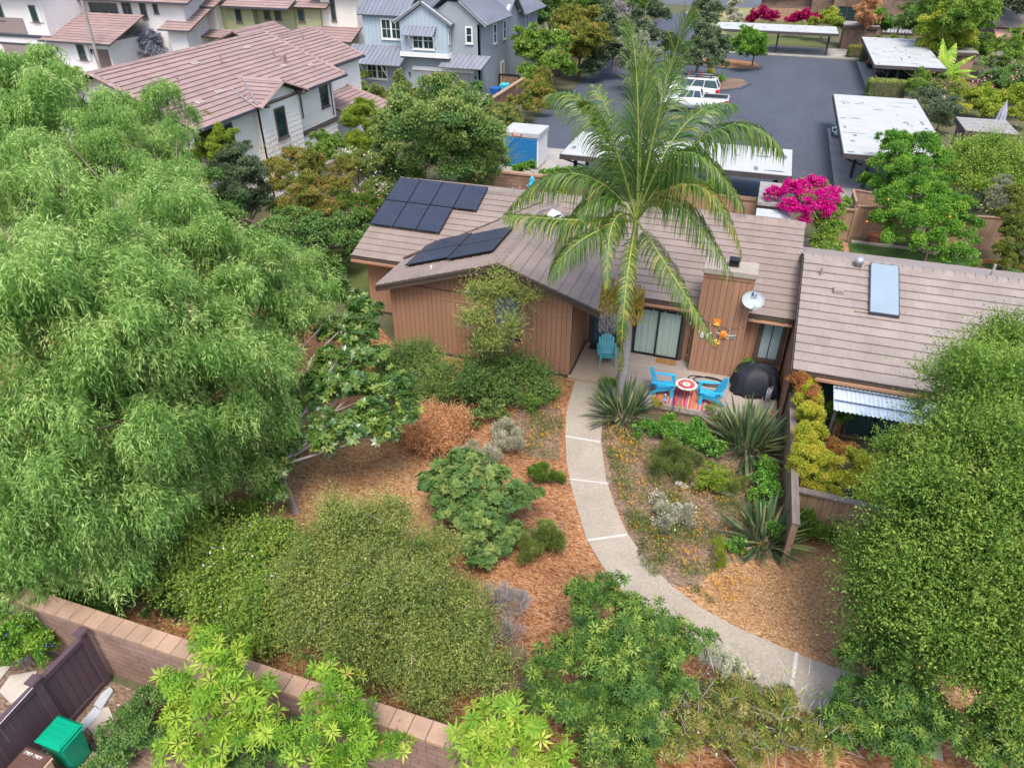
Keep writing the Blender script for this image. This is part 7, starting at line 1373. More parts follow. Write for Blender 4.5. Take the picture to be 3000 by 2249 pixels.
def frond(mid, tip, L_leaf, old=0, seed=0, sag=1.0, name='frond', base=PC, open_=.75):
    rr = np.random.default_rng(seed); base = np.array(base, float); tip = np.array(tip, float); mid = np.array(mid, float); md = 2 * mid - (base + tip) / 2; N = 70
    t = np.linspace(0, 1, N + 1)[:, None]; C = (1 - t) ** 2 * base + 2 * t * (1 - t) * md + t ** 2 * tip; tg = nrmz(np.gradient(C, axis=0))
    mb = MB(); mb.tube([Vector(c) for c in C[::7]], [.036 * (1 - .85 * i / 10) for i in range(len(C[::7]))], 5); mb.tint = .8
    root = mb.build(name, FM['palm_old'] if old > .7 else M['crownshaft'], Pm)
    side = nrmz(np.cross(tg, np.tile(UP, (N + 1, 1))) + 1e-6); lv = Leaves(); V = []; T = []; MI = []
    for s_ in (-1, 1):
        for i in range(9, N + 1):
            for sub in (0, .5):
                u = min(1, (i - sub) / N); ln = (1.15 if sag > .5 else 1.25) * L_leaf * (.45 + 1.0 * math.sin(math.pi * min(1, (u * .88 + .08)) ** .8)) * rr.uniform(.85, 1.1) * .8; c = C[i] + (C[i - 1] - C[i]) * sub
                d = side[i] * s_ * open_ + tg[i] * (.35 + .5 * u + (.9 if sag < .5 else 0)) + UP * .12; d = d / np.linalg.norm(d) + rr.normal(size=3) * .09; w_ = (.05 if sag < .5 else .04) * rr.uniform(.8, 1.15); kk = 5; p = c.copy(); P = [p.copy()]; g = sag * rr.uniform(.7, 1.3)
                for j in range(kk): p = p + d * ln / kk; d = d - UP * (.36 + .30 * j) * g; d /= np.linalg.norm(d); P.append(p.copy())
                wv = tg[i] + .15 * UP + side[i] * s_ * .1; wv /= np.linalg.norm(wv); ws = [.5, 1, .95, .75, .45, .04]
                tt = min(1, max(0, rr.normal(.32, .17) + .15 * u)); mi_ = 1 if rr.random() < (old * .55 + (.08 if u > .88 else .01)) else 0
                for j in range(kk): V += [P[j] - wv * w_ * ws[j] / 2, P[j + 1] - wv * w_ * ws[j + 1] / 2, P[j + 1] + wv * w_ * ws[j + 1] / 2, P[j] + wv * w_ * ws[j] / 2]; T.append(tt + .12 * (j > 3)); MI.append(mi_)
    lv.V = [np.array(V)]; lv.T = [np.array(T)]; lv.MI = [np.array(MI)]; lv.n = len(T); lv.build('leaflets', [FM['palm'], FM['palm_old']], root)
def tipY(fx, fy, Y):
    px, py = fx * 3000 / 2212, fy * 3000 / 2212; d = _fw + _rt * (px - 1500) / FPX - _up * (py - 1124.5) / FPX; t = Y / d[1]; return (d[0] * t, Y, CAMZ + d[2] * t)
# (mid sighting, mid distance, tip sighting, tip distance, leaflet length, old, sag, spread)
FR = [((1378, 230), 21.3, (1362, 58), 21.6, .85, .03, .25, .5), ((1425, 240), 20.8, (1480, 42), 20.6, .95, .03, .3, .7), ((1290, 255), 21.8, (1190, 205), 22.8, 1.0, .08, .9, .8),
      ((1240, 375), 20.6, (1100, 450), 20.4, 1.1, .12, 1.5, .7), ((1245, 475), 19.7, (1102, 465), 18.9, .9, .35, 1.0, .75), ((1262, 515), 19.0, (1190, 595), 18.2, .75, .05, 1.1, .75),
      ((1540, 285), 20.9, (1685, 320), 21.2, 1.15, .06, 1.6, .7), ((1470, 330), 20.4, (1600, 440), 19.9, 1.05, .12, 1.5, .7), ((1460, 440), 19.8, (1572, 585), 18.9, .85, .08, 1.2, .75),
      ((1450, 590), 19.3, (1540, 735), 18.6, .62, .3, 1.0, .8), ((1350, 640), 18.9, (1342, 800), 18.7, .5, .35, 1.1, .7), ((1325, 480), 19.6, (1312, 620), 18.5, .6, .3, 1.2, .7),
      ((1345, 330), 22.3, (1290, 190), 23.8, .9, .05, .6, .8), ((1470, 280), 22.0, (1580, 225), 23.6, .95, .06, .8, .8), ((1415, 270), 22.2, (1450, 130), 23.9, .9, .03, .5, .8), ((1385, 300), 21.8, (1400, 120), 22.4, .85, .02, .3, .6),
      ((1290, 430), 20.3, (1200, 540), 19.6, .85, .10, 1.2, .75), ((1500, 400), 19.4, (1600, 540), 19.0, .7, .75, 1.4, .6), ((1440, 380), 22.5, (1530, 400), 24.0, .9, .05, 1.0, .8), ((1300, 370), 22.3, (1210, 380), 24.0, .9, .05, 1.0, .8), ((1320, 300), 20.6, (1270, 230), 20.3, .85, .03, .6, .7)]
for i, (m_, ym, t_, yt, ll, old, sag, op) in enumerate(FR): frond(tipY(*m_, ym), tipY(*t_, yt), ll, old, i + 1, sag, open_=op)
b = MB(); b.tube([PC, PC + Vector((-.02, .02, 1.3)), PC + Vector((-.1, .02, 2.3))], [.04, .02, .005], 5); b.build('spear_leaf', M['crownshaft'], Pm)
for c_, m_, k_, ln in (((-3.55, 20.6, 5.25), 'seed', 1300, .9), ((-2.75, 20.55, 5.2), 'seed', 1300, 1.0), ((-3.5, 20.5, 4.4), 'twig', 900, .7)):
    lv = Leaves(); n_ = k_; u = rdir(n_) * np.array([.28, .28, .2]); p = np.array(c_) + u; t = rng.uniform(0, 1, n_); p = p - UP * (t * ln)[:, None] + u * (t * .25)[:, None]; lv.quads(p, rdir(n_) * .35 - UP, rdir(n_), .13, .03 if m_ == 'seed' else .014, rng.uniform(0, 1, n_)); lv.build('flower_cluster', FM[m_], Pm, kind='stuff')
# ---- planting behind the bungalow and along the lane
kw = dict(rc=.5, r0=.1)
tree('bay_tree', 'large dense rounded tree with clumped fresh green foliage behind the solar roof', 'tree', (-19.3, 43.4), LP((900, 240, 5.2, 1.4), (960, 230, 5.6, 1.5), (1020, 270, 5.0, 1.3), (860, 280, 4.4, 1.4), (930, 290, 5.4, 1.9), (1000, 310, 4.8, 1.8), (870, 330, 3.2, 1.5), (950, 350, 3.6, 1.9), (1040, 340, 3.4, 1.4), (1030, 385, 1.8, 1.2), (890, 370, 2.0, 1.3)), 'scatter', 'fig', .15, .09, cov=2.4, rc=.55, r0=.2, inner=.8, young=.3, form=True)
tree('willow_tree', 'pale soft yellow-green tree beside the white house garage roof', 'tree', (-25.2, 43.8), LP((790, 250, 3.6, 1.1), (760, 270, 3.2, 1.1), (820, 280, 3.0, 1.2), (780, 310, 2.4, 1.3), (830, 320, 2.2, 1.0)), 'scatter', 'lime', .14, .03, cov=1.8, rc=.4, tb=-.15)
tree('sapling', 'slender dark sapling against the white house wall', 'tree', (-30.5, 41), LP((585, 210, 5.2, .5), (590, 240, 4.6, .7), (580, 270, 3.8, .8), (600, 290, 3.2, .7), (580, 310, 2.6, .6)), 'scatter', 'deep', .12, .05, cov=.8, rc=.3, r0=.05, fork=.6)
tree('yellow_green_tree', 'yellow-green tree in front of the white house corner', 'tree', (-27.5, 32.5), LP((440, 290, 4.8, 1.0), (480, 310, 4.6, .9), (430, 330, 4.0, 1.0), (480, 350, 3.6, .9), (400, 350, 3.6, .8), (440, 390, 2.8, .8)), 'scatter', 'lime', .10, .04, cov=1.9, rc=.35, tb=-.2, **{'r0': .1})
tree('dark_shrub_tree', 'dark blue-green dense tree left of the autumn bush', 'tree', (-23.8, 28.6), LP((520, 350, 4.6, .9), (480, 390, 4.2, .9), (550, 390, 4.2, 1.0), (510, 430, 3.6, 1.0), (570, 440, 3.0, .9), (490, 460, 2.8, .8)), 'scatter', 'oak', .10, .035, cov=2.2, rc=.35, r0=.1)
tree('autumn_bush', 'large orange and golden flowered bush between the dark tree and the ivy hedge', 'tree', (-21, 30), LP((620, 350, 3.8, 1.0), (670, 370, 3.6, 1.0), (600, 400, 3.4, 1.0), (660, 420, 3.2, 1.2), (720, 410, 2.8, 1.0), (700, 460, 2.4, 1.0), (630, 470, 2.4, 1.1), (740, 370, 3.0, .7)), 'scatter', 'autumn', .09, .04, cov=2.2, rc=.4, extra=[('flowers', 'redtip', .10, .07, 900)])
tree('white_flowered_bush', 'grey-green bush with white flowers behind the autumn bush', 'tree', (-22, 37), LP((760, 350, 2.9, 1.0), (800, 370, 2.6, 1.0), (820, 410, 2.0, .9), (790, 430, 1.8, .8), (720, 340, 2.6, .7)), 'scatter', 'olive', .10, .04, cov=1.8, rc=.35, extra=[('flowers', 'white_f', .09, .07, 500)])
tree('green_bush', 'fresh green bush at the white house corner above the autumn bush', 'tree', (-24, 36.5), LP((700, 300, 3.4, .8), (690, 330, 3.0, .9), (730, 320, 2.8, .7)), 'scatter', 'mid', .10, .05, cov=1.8, rc=.35)
tree('oleander', 'oleander with red blooms beside the solar roof corner', 'tree', (-18.6, 31), LP((800, 440, 1.9, .8), (780, 480, 1.6, .8), (750, 450, 2.0, .7), (820, 410, 1.9, .6)), 'spiky', 'mid', .14, .03, cov=1.8, rc=.3, extra=[('flowers', 'pink', .10, .08, 90), ('red_flowers', 'red_bract', .1, .08, 70)])
tree('ivy_hedge', 'tall ivy-covered hedge along the lawn at the side of the bungalow', 'hedge', (-19.3, 27), LP((620, 500, 2.6, 1.0), (660, 540, 2.2, 1.0), (700, 510, 2.4, 1.0), (740, 510, 2.0, .9), (720, 560, 1.2, .9), (680, 580, 1.0, .9), (770, 500, 1.6, .8), (640, 590, 1.2, .9), (780, 530, .8, .7), (590, 560, 2.2, 1.0), (450, 440, 3.8, 1.2), (400, 470, 4.0, 1.2), (500, 500, 3.0, 1.0)), 'scatter', 'deep', .11, .075, cov=2.0, rc=.35, inner=.8, tb=.05, extra=[('flowers', 'redtip', .12, .08, 260, .85)], form=True)
tree('red_leaf_bush', 'orange-leaved bush peeping between the pepper trees and the dark tree', 'tree', None, LP((400, 420, 4.0, .7), (430, 400, 3.8, .6), (410, 380, 3.8, .5)), 'scatter', 'autumn', .1, .04, cov=1.3, rc=.3, tb=.2)
clump('pygmy_palm', 'feathery small palm at the corner of the back garden behind the bay tree', (-15.9, 43.2, 1.0), 260, 2.6, .06, .6, m='olive')
tree('climbing_vines', 'bright vines running along the back lane wall under the palm', 'hedge', (-9, 41.3), [( -13.5 + i * .9, 41.6 + .2 * math.sin(i), 1.6 + .25 * math.sin(i * 2.1), .55) for i in range(15)], 'scatter', 'lush', .12, .09, cov=1.8, rc=.3, parts=('stems', 'foliage'))
tree('ivy_on_wall', 'yellow-green vine beside the aqua umbrella', 'plant', (-10.6, 40.4), [(-10.8, 40.4, 1.5, .45), (-10.3, 40.4, 1.0, .4), (-9.9, 40.4, 1.6, .3)], 'scatter', 'gold', .12, .08, cov=1.5, rc=.25, tb=-.2, parts=('stems', 'foliage'))
tree('grey_green_shrub', 'grey-green shrub inside the courtyard behind the main ridge', 'shrub', (-3.6, 38.5), [(-3.8, 38.6, 1.3, .6), (-3.2, 38.4, 1.2, .5)], 'scatter', 'greyleaf', .08, .05, cov=1.6, rc=.25, tb=-.2, parts=('stems', 'foliage'))
tree('red_flowers', 'red-flowered shrub beside the back gate', 'shrub', (-.6, 39.3), [(-.6, 39.3, .9, .35)], 'scatter', 'red_bract', .08, .06, cov=1.4, rc=.2, parts=('stems', 'foliage'))
tree('bougainvillea', 'brilliant magenta bougainvillea spilling over the shed roof', 'shrub', (4.3, 39.3), LP((1670, 425, 2.6, .45), (1710, 420, 2.8, .6), (1750, 410, 2.9, .7), (1790, 430, 2.8, .6), (1730, 450, 2.6, .6), (1770, 460, 2.4, .6), (1700, 445, 2.5, .4), (1740, 480, 2.0, .35)), 'scatter', 'magenta', .10, .08, cov=2.0, rc=.25, parts=('stems', 'bracts'), extra=[('leaves', 'lime', .10, .06, 260)], form=True)
tree('vine_thicket', 'dense green vine thicket below the magenta bougainvillea', 'shrub', (4.6, 39.6), LP((1790, 470, 1.9, .55), (1810, 450, 2.2, .45), (1780, 500, 1.4, .6), (1770, 530, .8, .55), (1810, 500, 1.2, .5), (1800, 540, .6, .45), (1825, 440, 2.3, .3)), 'scatter', 'mid', .10, .06, cov=2.2, rc=.25, tb=.15, parts=('stems', 'foliage'), form=True)
tree('clipped_hedge', 'clipped boxy hedge with tan top at the end of the asphalt', 'hedge', (3.6, 47.2), [(3.0, 47.3, .5, .8, .7), (3.8, 47.2, .5, .85, .7), (4.3, 47.3, .45, .7, .7), (3.4, 46.6, .5, .8, .7)], 'scatter', 'olive', .07, .04, cov=2.6, rc=.3, tb=.2, inner=.8, parts=('stems', 'foliage'), form=True)
tree('orange_tree', 'round glossy orange tree with a few fruit on the small back lawn', 'tree', (9.3, 38.7), LP((1930, 440, 2.4, .9), (1990, 430, 2.7, 1.1), (2050, 450, 2.5, 1.0), (1960, 480, 2.2, .95), (2020, 490, 2.0, 1.1), (2080, 500, 1.7, .8), (1900, 480, 1.8, .6), (1930, 520, 1.4, .6), (2070, 550, 1.2, .8), (2000, 530, 1.5, .8)), 'scatter', 'lush', .10, .06, cov=2.3, rc=.32, r0=.09, extra=[('oranges', 'orange', .055, 0, 15)], fork=.3, form=True)
tree('citrus_tree', 'deep green citrus tree in front of the big carport', 'tree', (9.4, 46), LP((1930, 320, 3.6, .9), (1980, 320, 3.6, 1.0), (2010, 350, 3.0, 1.0), (1930, 360, 3.0, 1.1), (1970, 390, 2.4, 1.1), (1900, 395, 2.0, .7), (2020, 400, 2.0, .9), (1910, 300, 3.6, .45)), 'scatter', 'lush', .12, .06, cov=2.2, rc=.35, r0=.12, tb=-.05, form=True)
tree('citrus_hedge', 'low green bush at the foot of the carport by the screen fence', 'shrub', (7, 46), LP((1870, 395, 1.4, .6), (1900, 405, 1.5, .6)), 'scatter', 'lush', .12, .06, cov=2, rc=.3, parts=('stems', 'foliage'))
tree('photinia_hedge', 'wide hedge with upright yellow-tipped shoots at the right edge', 'hedge', (13.5, 48), LP((2080, 350, 2.4, 1.1), (2130, 360, 2.4, 1.2), (2180, 350, 2.6, 1.2), (2110, 400, 1.6, 1.3), (2170, 400, 1.6, 1.3), (2060, 390, 1.6, 1.0)), 'sprig', 'mid', .10, .06, cov=2.2, rc=.4, young=.5, parts=('stems', 'foliage'), extra=[('young_shoots', 'lime', .14, .05, 900)])
tree('bottlebrush', 'soft grey-green rounded shrub between the orange tree and the rusty hedge', 'shrub', (13.6, 44.5), LP((2150, 420, 2.0, .8), (2160, 450, 1.6, .8), (2140, 460, 1.2, .6)), 'spiky', 'greyleaf', .14, .03, cov=1.8, rc=.3, tb=-.25, parts=('stems', 'foliage'), extra=[('green_leaves', 'lime', .14, .08, 250)])
tree('rusty_hedge', 'tall rusty-topped green hedge at the right edge beside the lawn', 'hedge', (13.8, 40.5), LP((2190, 430, 2.8, .7), (2200, 470, 2.4, .8), (2180, 500, 2.0, .8), (2200, 540, 1.5, .9), (2180, 560, 1.0, .7)), 'scatter', 'autumn', .08, .04, cov=2.2, rc=.3, tb=-.2, parts=('stems', 'foliage'))
tree('ring_flowers', 'low white and yellow flowers in the brick planter ring', 'flowers', (12.9, 39), [(12.7, 39.0, .25, .35, .5), (13.2, 39.1, .25, .35, .5)], 'scatter', 'gold', .07, .05, cov=1.0, rc=.2, parts=('stems', 'foliage'), extra=[('flowers', 'white_f', .07, .06, 25)])
lane = dict(rc=.55, r0=.09, parts=('stems', 'foliage'))
for lab, mm, lb, ex in (('yellow-green bush along the lane inside the brick wall', 'autumn', ((1150, 200, 2.0, 1.2), (1175, 180, 2.0, 1.2), (1130, 225, 1.6, 1.1), (1185, 205, 1.2, 1.0), (1165, 230, .9, .9)), None),
                    ('mixed pink-tinged bush along the lane beside the bay tree', 'olive', ((1090, 250, 1.6, 1.0), (1060, 270, 1.4, 1.0), (1110, 265, 1.0, .9), (1070, 240, 1.6, .8)), [('flowers', 'redtip', .14, .1, 240)]),
                    ('white-flowered bush at the end of the brick wall', 'olive', ((1040, 225, 1.8, 1.0), (1020, 235, 1.6, .9)), [('flowers', 'white_f', .12, .1, 260)])):
    tree('lane_bush', lab, 'shrub', None, LP(*lb), 'scatter', mm, .13, .07, cov=2.4, extra=ex, **lane)
for nm, lab, mm, lb in (('grey_house_tree', 'soft green tree against the side of the grey house', 'mid', ((1150, 90, 4.2, 1.6), (1190, 100, 3.8, 1.7), (1130, 120, 3.2, 1.5), (1180, 140, 2.4, 1.8), (1150, 170, 1.6, 1.4), (1220, 150, 2.2, 1.3))),
                    ('autumn_tree', 'tall green and orange tree behind the brick wall', 'autumn', ((1250, 50, 5.0, 2.0), (1210, 60, 4.6, 1.8), (1280, 80, 4.4, 2.0), (1260, 110, 3.0, 2.0), (1230, 90, 3.6, 1.8), (1300, 50, 4.6, 1.5))),
                    ('dark_lane_tree', 'dark green tree line beside the lane behind the autumn tree', 'oak', ((1320, 60, 4.6, 2.0), (1340, 100, 3.2, 2.0), (1310, 120, 2.2, 2.0), (1350, 70, 3.6, 1.6), (1290, 140, 1.6, 1.8), (1330, 20, 5, 2.2), (1360, 40, 4, 1.6)))):
    tree(nm, lab, 'tree', None, LP(*lb), 'scatter', mm, .24, .12, cov=2.4, rc=.75, r0=.16)
tree('oak_tree', 'dark blue-green oak on the island behind the parked pickup', 'tree', at(1505, 168), LP((1520, 20, 6.4, 1.3), (1535, 40, 5.8, 1.3), (1500, 50, 5.6, 1.1), (1520, 70, 5.0, 1.3), (1545, 90, 4.2, 1.2), (1505, 100, 3.8, 1.2), (1530, 115, 3.4, 1.3), (1500, 135, 2.6, 1.1), (1540, 140, 2.4, 1.2), (1560, 105, 3.6, .7)), 'scatter', 'oak', .2, .11, cov=2.2, rc=.5, r0=.2, tb=.1, fork=.25)
tree('olive_tree', 'grey-leaved tree standing in the asphalt behind the palm crown', 'tree', at(1385, 190), LP((1370, 110, 3.8, 1.4), (1400, 120, 3.6, 1.4), (1380, 150, 2.6, 1.6), (1350, 140, 2.4, 1.1), (1410, 160, 2.0, 1.3), (1370, 180, 1.5, 1.3)), 'scatter', 'greyleaf', .18, .07, cov=1.6, rc=.5, tb=-.25, r0=.15)
tree('island_tree', 'compact round bright green tree on the far island', 'tree', (-1.8, 90.2), LP((1610, 85, 3.0, 1.2), (1630, 90, 3.0, 1.3), (1620, 110, 2.2, 1.5), (1595, 105, 2.0, 1.0), (1640, 110, 1.9, 1.0)), 'scatter', 'lush', .2, .1, cov=2.2, rc=.5, r0=.1, fork=.4)
tree('island_grass', 'yellow-flowered low shrub at the island tip by the oak', 'shrub', None, LP((1535, 168, .5, .7), (1515, 172, .5, .6)), 'scatter', 'gold', .14, .08, cov=1.6, rc=.3, parts=('stems', 'foliage'))
clump('spiky_plant', 'small spiky green plant on the island in front of the oak', (*at(1585 / 1.0 - 28, 178)[:2], .1), 50, .9, .06, .5, m='lush')
for i, (fx, fy, z, r_, mm, lab) in enumerate(((1420, 22, 3, 1.5, 'oak', 'dark tree beside the far street, left of the palm tips'), (1400, 70, 2.5, 1.3, 'oak', 'dark round tree at the lane bend behind the palm spear'), (1450, 95, 2.5, 1.3, 'oak', 'dark tree between palm tips by the lane'), (1240, 10, 4, 2.0, 'mid', 'green tree at the top edge behind the autumn tree'), (1290, 5, 4, 2.5, 'deep', 'deep green tree at the top edge above the lane'), (1180, 30, 4, 2.4, 'deep', 'clipped dark hedge tree behind the grey house roof'), (1380, 5, 3, 2.2, 'mid', 'green tree at the top edge beside the dry verge'), (1190, 5, 5, 2.5, 'mid', 'mid-green tree at the top edge right of the metal roofs'))):
    tree('background_tree', lab, 'tree', None, LP((fx, fy, z, r_), (fx + 14, fy + 14, z - 1, r_ * .8), (fx - 16, fy + 10, z - .8, r_ * .8)), 'scatter', mm, .28, .14, cov=1.6, rc=.7, r0=.15)
tree('grey_topped_tree', 'silvery bare-topped tree rising behind the autumn tree', 'tree', None, LP((1335, 35, 5, 1.2), (1340, 60, 4, 1.2)), 'scatter', 'twig', .25, .05, cov=.8, rc=.5)
tree('silver_shrub', 'pale silver-green shrub behind the far carport', 'shrub', None, LP((1580, 25, 1.6, 1.6), (1585, 45, 1.0, 1.4)), 'scatter', 'greyleaf', .22, .1, cov=1.6, rc=.5, parts=('stems', 'foliage'))
for fx, lab in ((1645, 'magenta bougainvillea mound behind the far carport, left one'), (1735, 'magenta bougainvillea mound behind the far carport, right one')):
    tree('bougainvillea', lab, 'shrub', None, LP((fx, 38, 2.6, 1.5), (fx + 22, 44, 2.4, 1.1), (fx - 20, 44, 2.2, 1.0)), 'scatter', 'red_bract', .22, .14, cov=1.8, rc=.45, parts=('stems', 'bracts'))
for nm, lab, cat_, mm, lb, L_ in (('lime_shrub', 'lime-green shrub right of the far magenta mounds', 'shrub', 'lime', ((1780, 45, 2.4, 1.6), (1800, 55, 2.2, 1.3), (1760, 50, 2.2, 1.0)), .2),
      ('bronze_conifer', 'bronze conical tree beside the shingled units', 'tree', 'rust', ((1880, 10, 5.5, 1.2), (1870, 30, 4.2, 1.6), (1880, 50, 3, 1.6)), .2),
      ('glossy_shrub', 'dark glossy shrub right of the bronze conical tree', 'tree', 'lush', ((1900, 45, 3.2, 1.4), (1915, 60, 2.4, 1.3)), .2),
      ('courtyard_tree', 'small round blue-green tree beside the white french doors', 'tree', 'fig', ((1965, 40, 3.6, 1.8), (1985, 50, 3.4, 1.8), (1950, 55, 3, 1.3)), .22),
      ('large_elm', 'big spreading green tree at the top right behind the lime tree', 'tree', 'mid', ((2010, 20, 6, 2.5), (2060, 10, 6.5, 3), (2110, 20, 6, 2.8), (2120, 50, 5, 2.2), (2030, 50, 4, 2.0), (2085, 45, 5.4, 2.6), (2000, 70, 2.4, 1.6)), .24),
      ('golden_robinia', 'domed bright yellow-green tree behind the stained carport', 'tree', 'lime', ((2010, 70, 4.2, 1.7), (2050, 60, 4.6, 2.0), (2090, 75, 4.0, 1.7), (2030, 95, 3.0, 2.0), (2080, 100, 2.8, 1.6), (2000, 105, 2.2, 1.2)), .2),
      ('cypress', 'narrow dark cypress between the lime tree and the far bungalow', 'tree', 'oak', ((2110, 60, 4.2, .8), (2108, 85, 2.8, .8), (2105, 110, 1.6, .8)), .2),
      ('top_right_trees', 'dark trees behind the far bungalow roof at the top right corner', 'tree', 'oak', ((2180, 0, 6, 3), (2140, 0, 6, 2.4), (2205, 5, 5.5, 2.5)), .3),
      ('clipped_hedge', 'clipped hedge strip at the foot of the french doors', 'hedge', 'mid', ((1930, 98, 1, .9), (1900, 96, 1, .8), (1960, 102, 1, .9), (1985, 104, 1, .9), (1890, 92, .8, .7)), .16),
      ('vine_bank', 'rambling green vines on the trellis at the upper right edge', 'shrub', 'mid', ((2150, 110, 2.4, 1.6), (2190, 120, 2.6, 1.8), (2200, 160, 2.0, 1.6), (2160, 140, 2.2, 1.4), (2130, 95, 2.2, 1.0), (2200, 95, 2.6, 1.4)), .18),
      ('viburnum_cone', 'pale cone-shaped variegated shrub by the pink roses', 'shrub', 'greyleaf', ((2155, 130, 2.6, .8), (2155, 150, 1.8, 1.2), (2160, 165, 1.2, 1.4)), .13),
      ('pink_rose_bank', 'large bank of pink roses at the right edge', 'shrub', 'deep', ((2150, 180, 1.8, 1.3), (2190, 170, 1.9, 1.3), (2170, 195, 1.4, 1.3), (2210, 190, 1.6, 1.2), (2130, 195, 1.2, 1.0)), .14),
      ('grape_hedge', 'leafy light-green vine hedge below the pink roses', 'hedge', 'lime', ((2080, 205, 1.6, 1.1), (2120, 210, 1.7, 1.2), (2160, 215, 1.7, 1.2), (2200, 215, 1.7, 1.2), (2060, 190, 1.4, .9), (2150, 245, 1.0, 1.2), (2195, 250, 1.0, 1.2), (2110, 235, 1.0, 1.0)), .16),
      ('round_shrub', 'rounded dark blue-green shrub beside the white carport, upper one', 'shrub', 'oak', ((2010, 225, 1.6, 1.1), (1990, 215, 1.5, .9)), .12),
      ('round_shrub', 'rounded dark speckled shrub beside the white carport, lower one', 'shrub', 'oak', ((2035, 250, 1.6, 1.2), (2030, 262, 1.0, 1.1)), .12),
      ('pale_flowered_shrub', 'shrub with pale pink flowers between round shrubs and the banana plant', 'shrub', 'olive', ((2050, 205, 1.6, 1.0), (2025, 190, 1.4, 1.0), (2065, 225, 1.5, .8)), .13),
      ('garden_shrub', 'mixed green shrub right of the clipped hedge near the banana', 'shrub', 'mid', ((1990, 180, 1.4, 1.1), (2015, 175, 1.4, 1.0), (1975, 195, 1.2, 1.1), (1965, 155, 1.8, .6)), .14),
      ('yellow_shrub', 'small golden shrub at the corner of the shingled shed', 'shrub', 'gold', ((2070, 240, 1.2, .8),), .12),
      ('left_shrub', 'bright green shrubs in front of the pale stucco house', 'shrub', 'lime', ((395 - 20, 120 + 20, 1.0, .9), (318, 160, 1.6, .9), (310, 165, 1.2, .8), (240, 190, .8, 1.2), (160, 175, .8, 1.4), (200, 195, .8, 1.2)), .2),
      ('japanese_maple', 'blue-grey feathery tree behind the mauve roof', 'tree', 'blue', ((330, 80, 2.6, 1.6), (350, 100, 2.0, 1.6), (310, 100, 2.0, 1.4), (370, 90, 2.2, 1.2), (330, 120, 1.2, 1.4)), .2),
      ('grey_house_shrubs', 'wispy green shrubs along the front of the grey house', 'shrub', 'olive', ((775, 165, 1.6, .9), (765, 190, 1.2, 1.0), (870, 185, 2.0, .9), (870, 210, 1.2, 1.1), (820, 205, .8, 1.0), (790, 200, .8, .9), (900, 215, .8, .9), (850, 215, .8, .8)), .16),
      ('garage_hedge', 'low dark hedge in front of the grey garage', 'hedge', 'deep', ((960, 205, 1.0, 1.0), (1000, 210, 1.0, 1.0), (930, 200, .8, .8), (1030, 200, .8, .8)), .15)):
    ex = [('flowers', 'pink', .16, .14, 420)] if nm == 'pink_rose_bank' else [('flowers', 'white_f' if nm == 'x' else 'pink', .14, .1, 160)] if nm == 'pale_flowered_shrub' else None
    tree(nm, lab, cat_, None, LP(*lb), 'scatter', mm, L_, L_ * .5, cov=1.8, rc=.5, r0=.1, parts=('stems', 'foliage') if cat_ != 'tree' else ('trunk', 'crown'), extra=ex, tb=-.2 if mm == 'greyleaf' else 0, form=nm in ('round_shrub', 'clipped_hedge', 'viburnum_cone', 'garage_hedge', 'golden_robinia'))
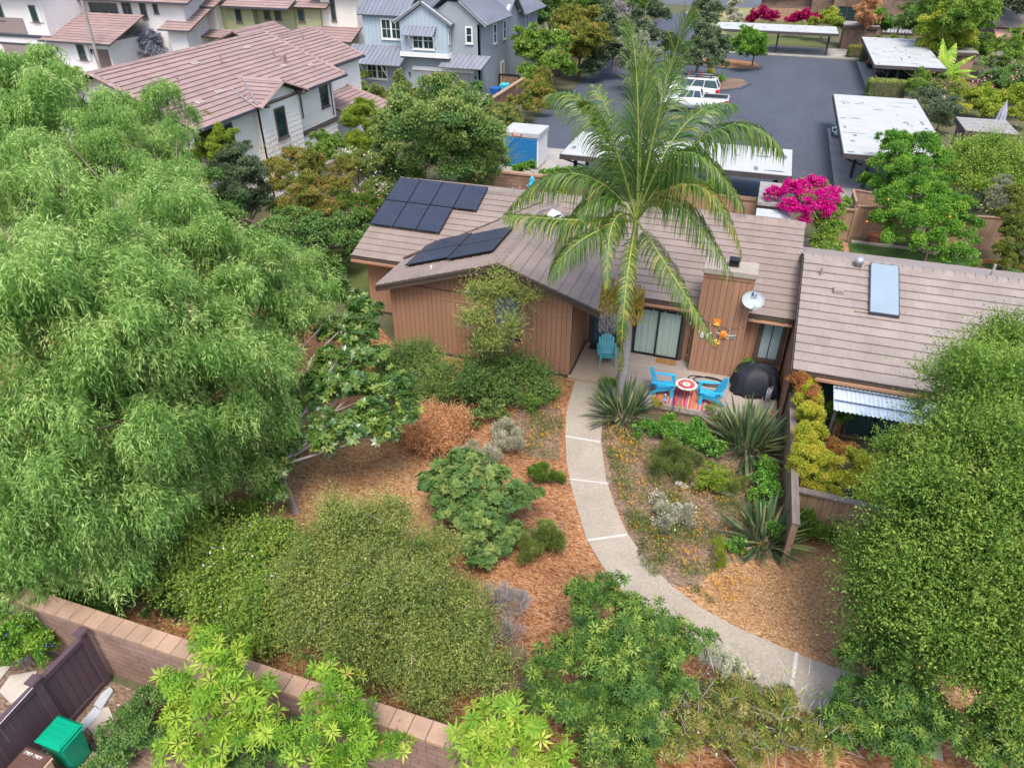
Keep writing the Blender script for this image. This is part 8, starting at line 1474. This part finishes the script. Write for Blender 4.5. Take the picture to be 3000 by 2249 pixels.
def boxhedge(lab, x0, x1, y0, y1, h, m='olive'):
    r = thing('box_hedge', lab, 'hedge', ((x0 + x1) / 2, (y0 + y1) / 2, 0)); lv = Leaves(); a = (x1 - x0) * (y1 - y0) + 2 * h * (x1 - x0 + y1 - y0); n = int(a * 260)
    f = rng.random((n, 3)); ax = rng.choice(3, n, p=[.25, .3, .45]); s_ = rng.random(n) < .5
    f[ax == 0, 0] = s_[ax == 0]; f[ax == 1, 1] = s_[ax == 1]; f[ax == 2, 2] = 1
    nv = np.zeros((n, 3)); nv[np.arange(n), ax] = np.where(ax == 2, 1, np.where(s_, 1, -1)); p = np.array([x0, y0, 0]) + f * np.array([x1 - x0, y1 - y0, h]) + rng.normal(size=(n, 3)) * .05
    lv.quads(p, nv * .4 + rdir(n), nv + rdir(n) * .5, .13, .07, rng.uniform(0, .6, n) + .35 * (ax == 2)); b = MB(); b.box(x0 + .1, x1 - .1, y0 + .1, y1 - .1, 0, h - .1); b.build('stems', M['trunk'], r); lv.build('foliage', FM[m], r); return r
boxhedge('boxy clipped hedge with tan top in front of the dark sedan carport', 9.2, 12.3, 77.6, 79.3, 1.5)
boxhedge('low clipped hedge mound just above the big carport roof', 8.8, 11.3, 69.5, 72, 1.0)
boxhedge('small clipped dark hedge beside the storage block', 8.6, 10.4, 99.6, 101.3, 1.2, 'autumn')
boxhedge('tall dark green hedge tucked under the stained carport corner', 9.9, 11.3, 97.3, 98.6, 1.9, 'deep')
# banana
r = thing('banana_plant', 'banana plant with huge torn bright leaves right of the stained carport', 'plant', (16.3, 84.5, 0)); b = MB(); b.tube([(16.3, 84.5, 0), (16.3, 84.5, 1.4)], [.22, .15], 8); b.build('stem', M['crownshaft'], r); lv = Leaves()
for i, (a, el, L_) in enumerate(((.3, .9, 3.2), (1.2, 1.2, 3.2), (2.2, 1.3, 3.4), (2.9, .8, 2.6), (-.5, .6, 3.0), (-1.2, .5, 2.2), (.9, .5, 2.8), (4.0, .7, 2.2), (-.1, .35, 3.2))):
    d = np.array([math.cos(a) * math.cos(el), math.sin(a) * math.cos(el), math.sin(el)]); p = np.array([16.3, 84.5, 1.3]); sd_ = np.array([-math.sin(a), math.cos(a), 0]); k = 12
    for j in range(k):
        q = p + d * L_ / k; d = d - UP * .07; d /= np.linalg.norm(d); w_ = .62 * math.sin(math.pi * (j + 1.2) / (k + 1.4)); w2 = .62 * math.sin(math.pi * (j + 2.1) / (k + 1.4))
        for s2 in (-1, 1): lv.V.append(np.array([p, p + sd_ * s2 * w_ - UP * w_ * .35 + d * .02, q + sd_ * s2 * w2 * .96 - UP * w2 * .4 - d * .03, q])); lv.T.append(np.array([rng.uniform(.3, .9)])); lv.MI.append(np.zeros(1)); lv.n += 1
        p = q
lv.build('leaves', FM['bright'], r)
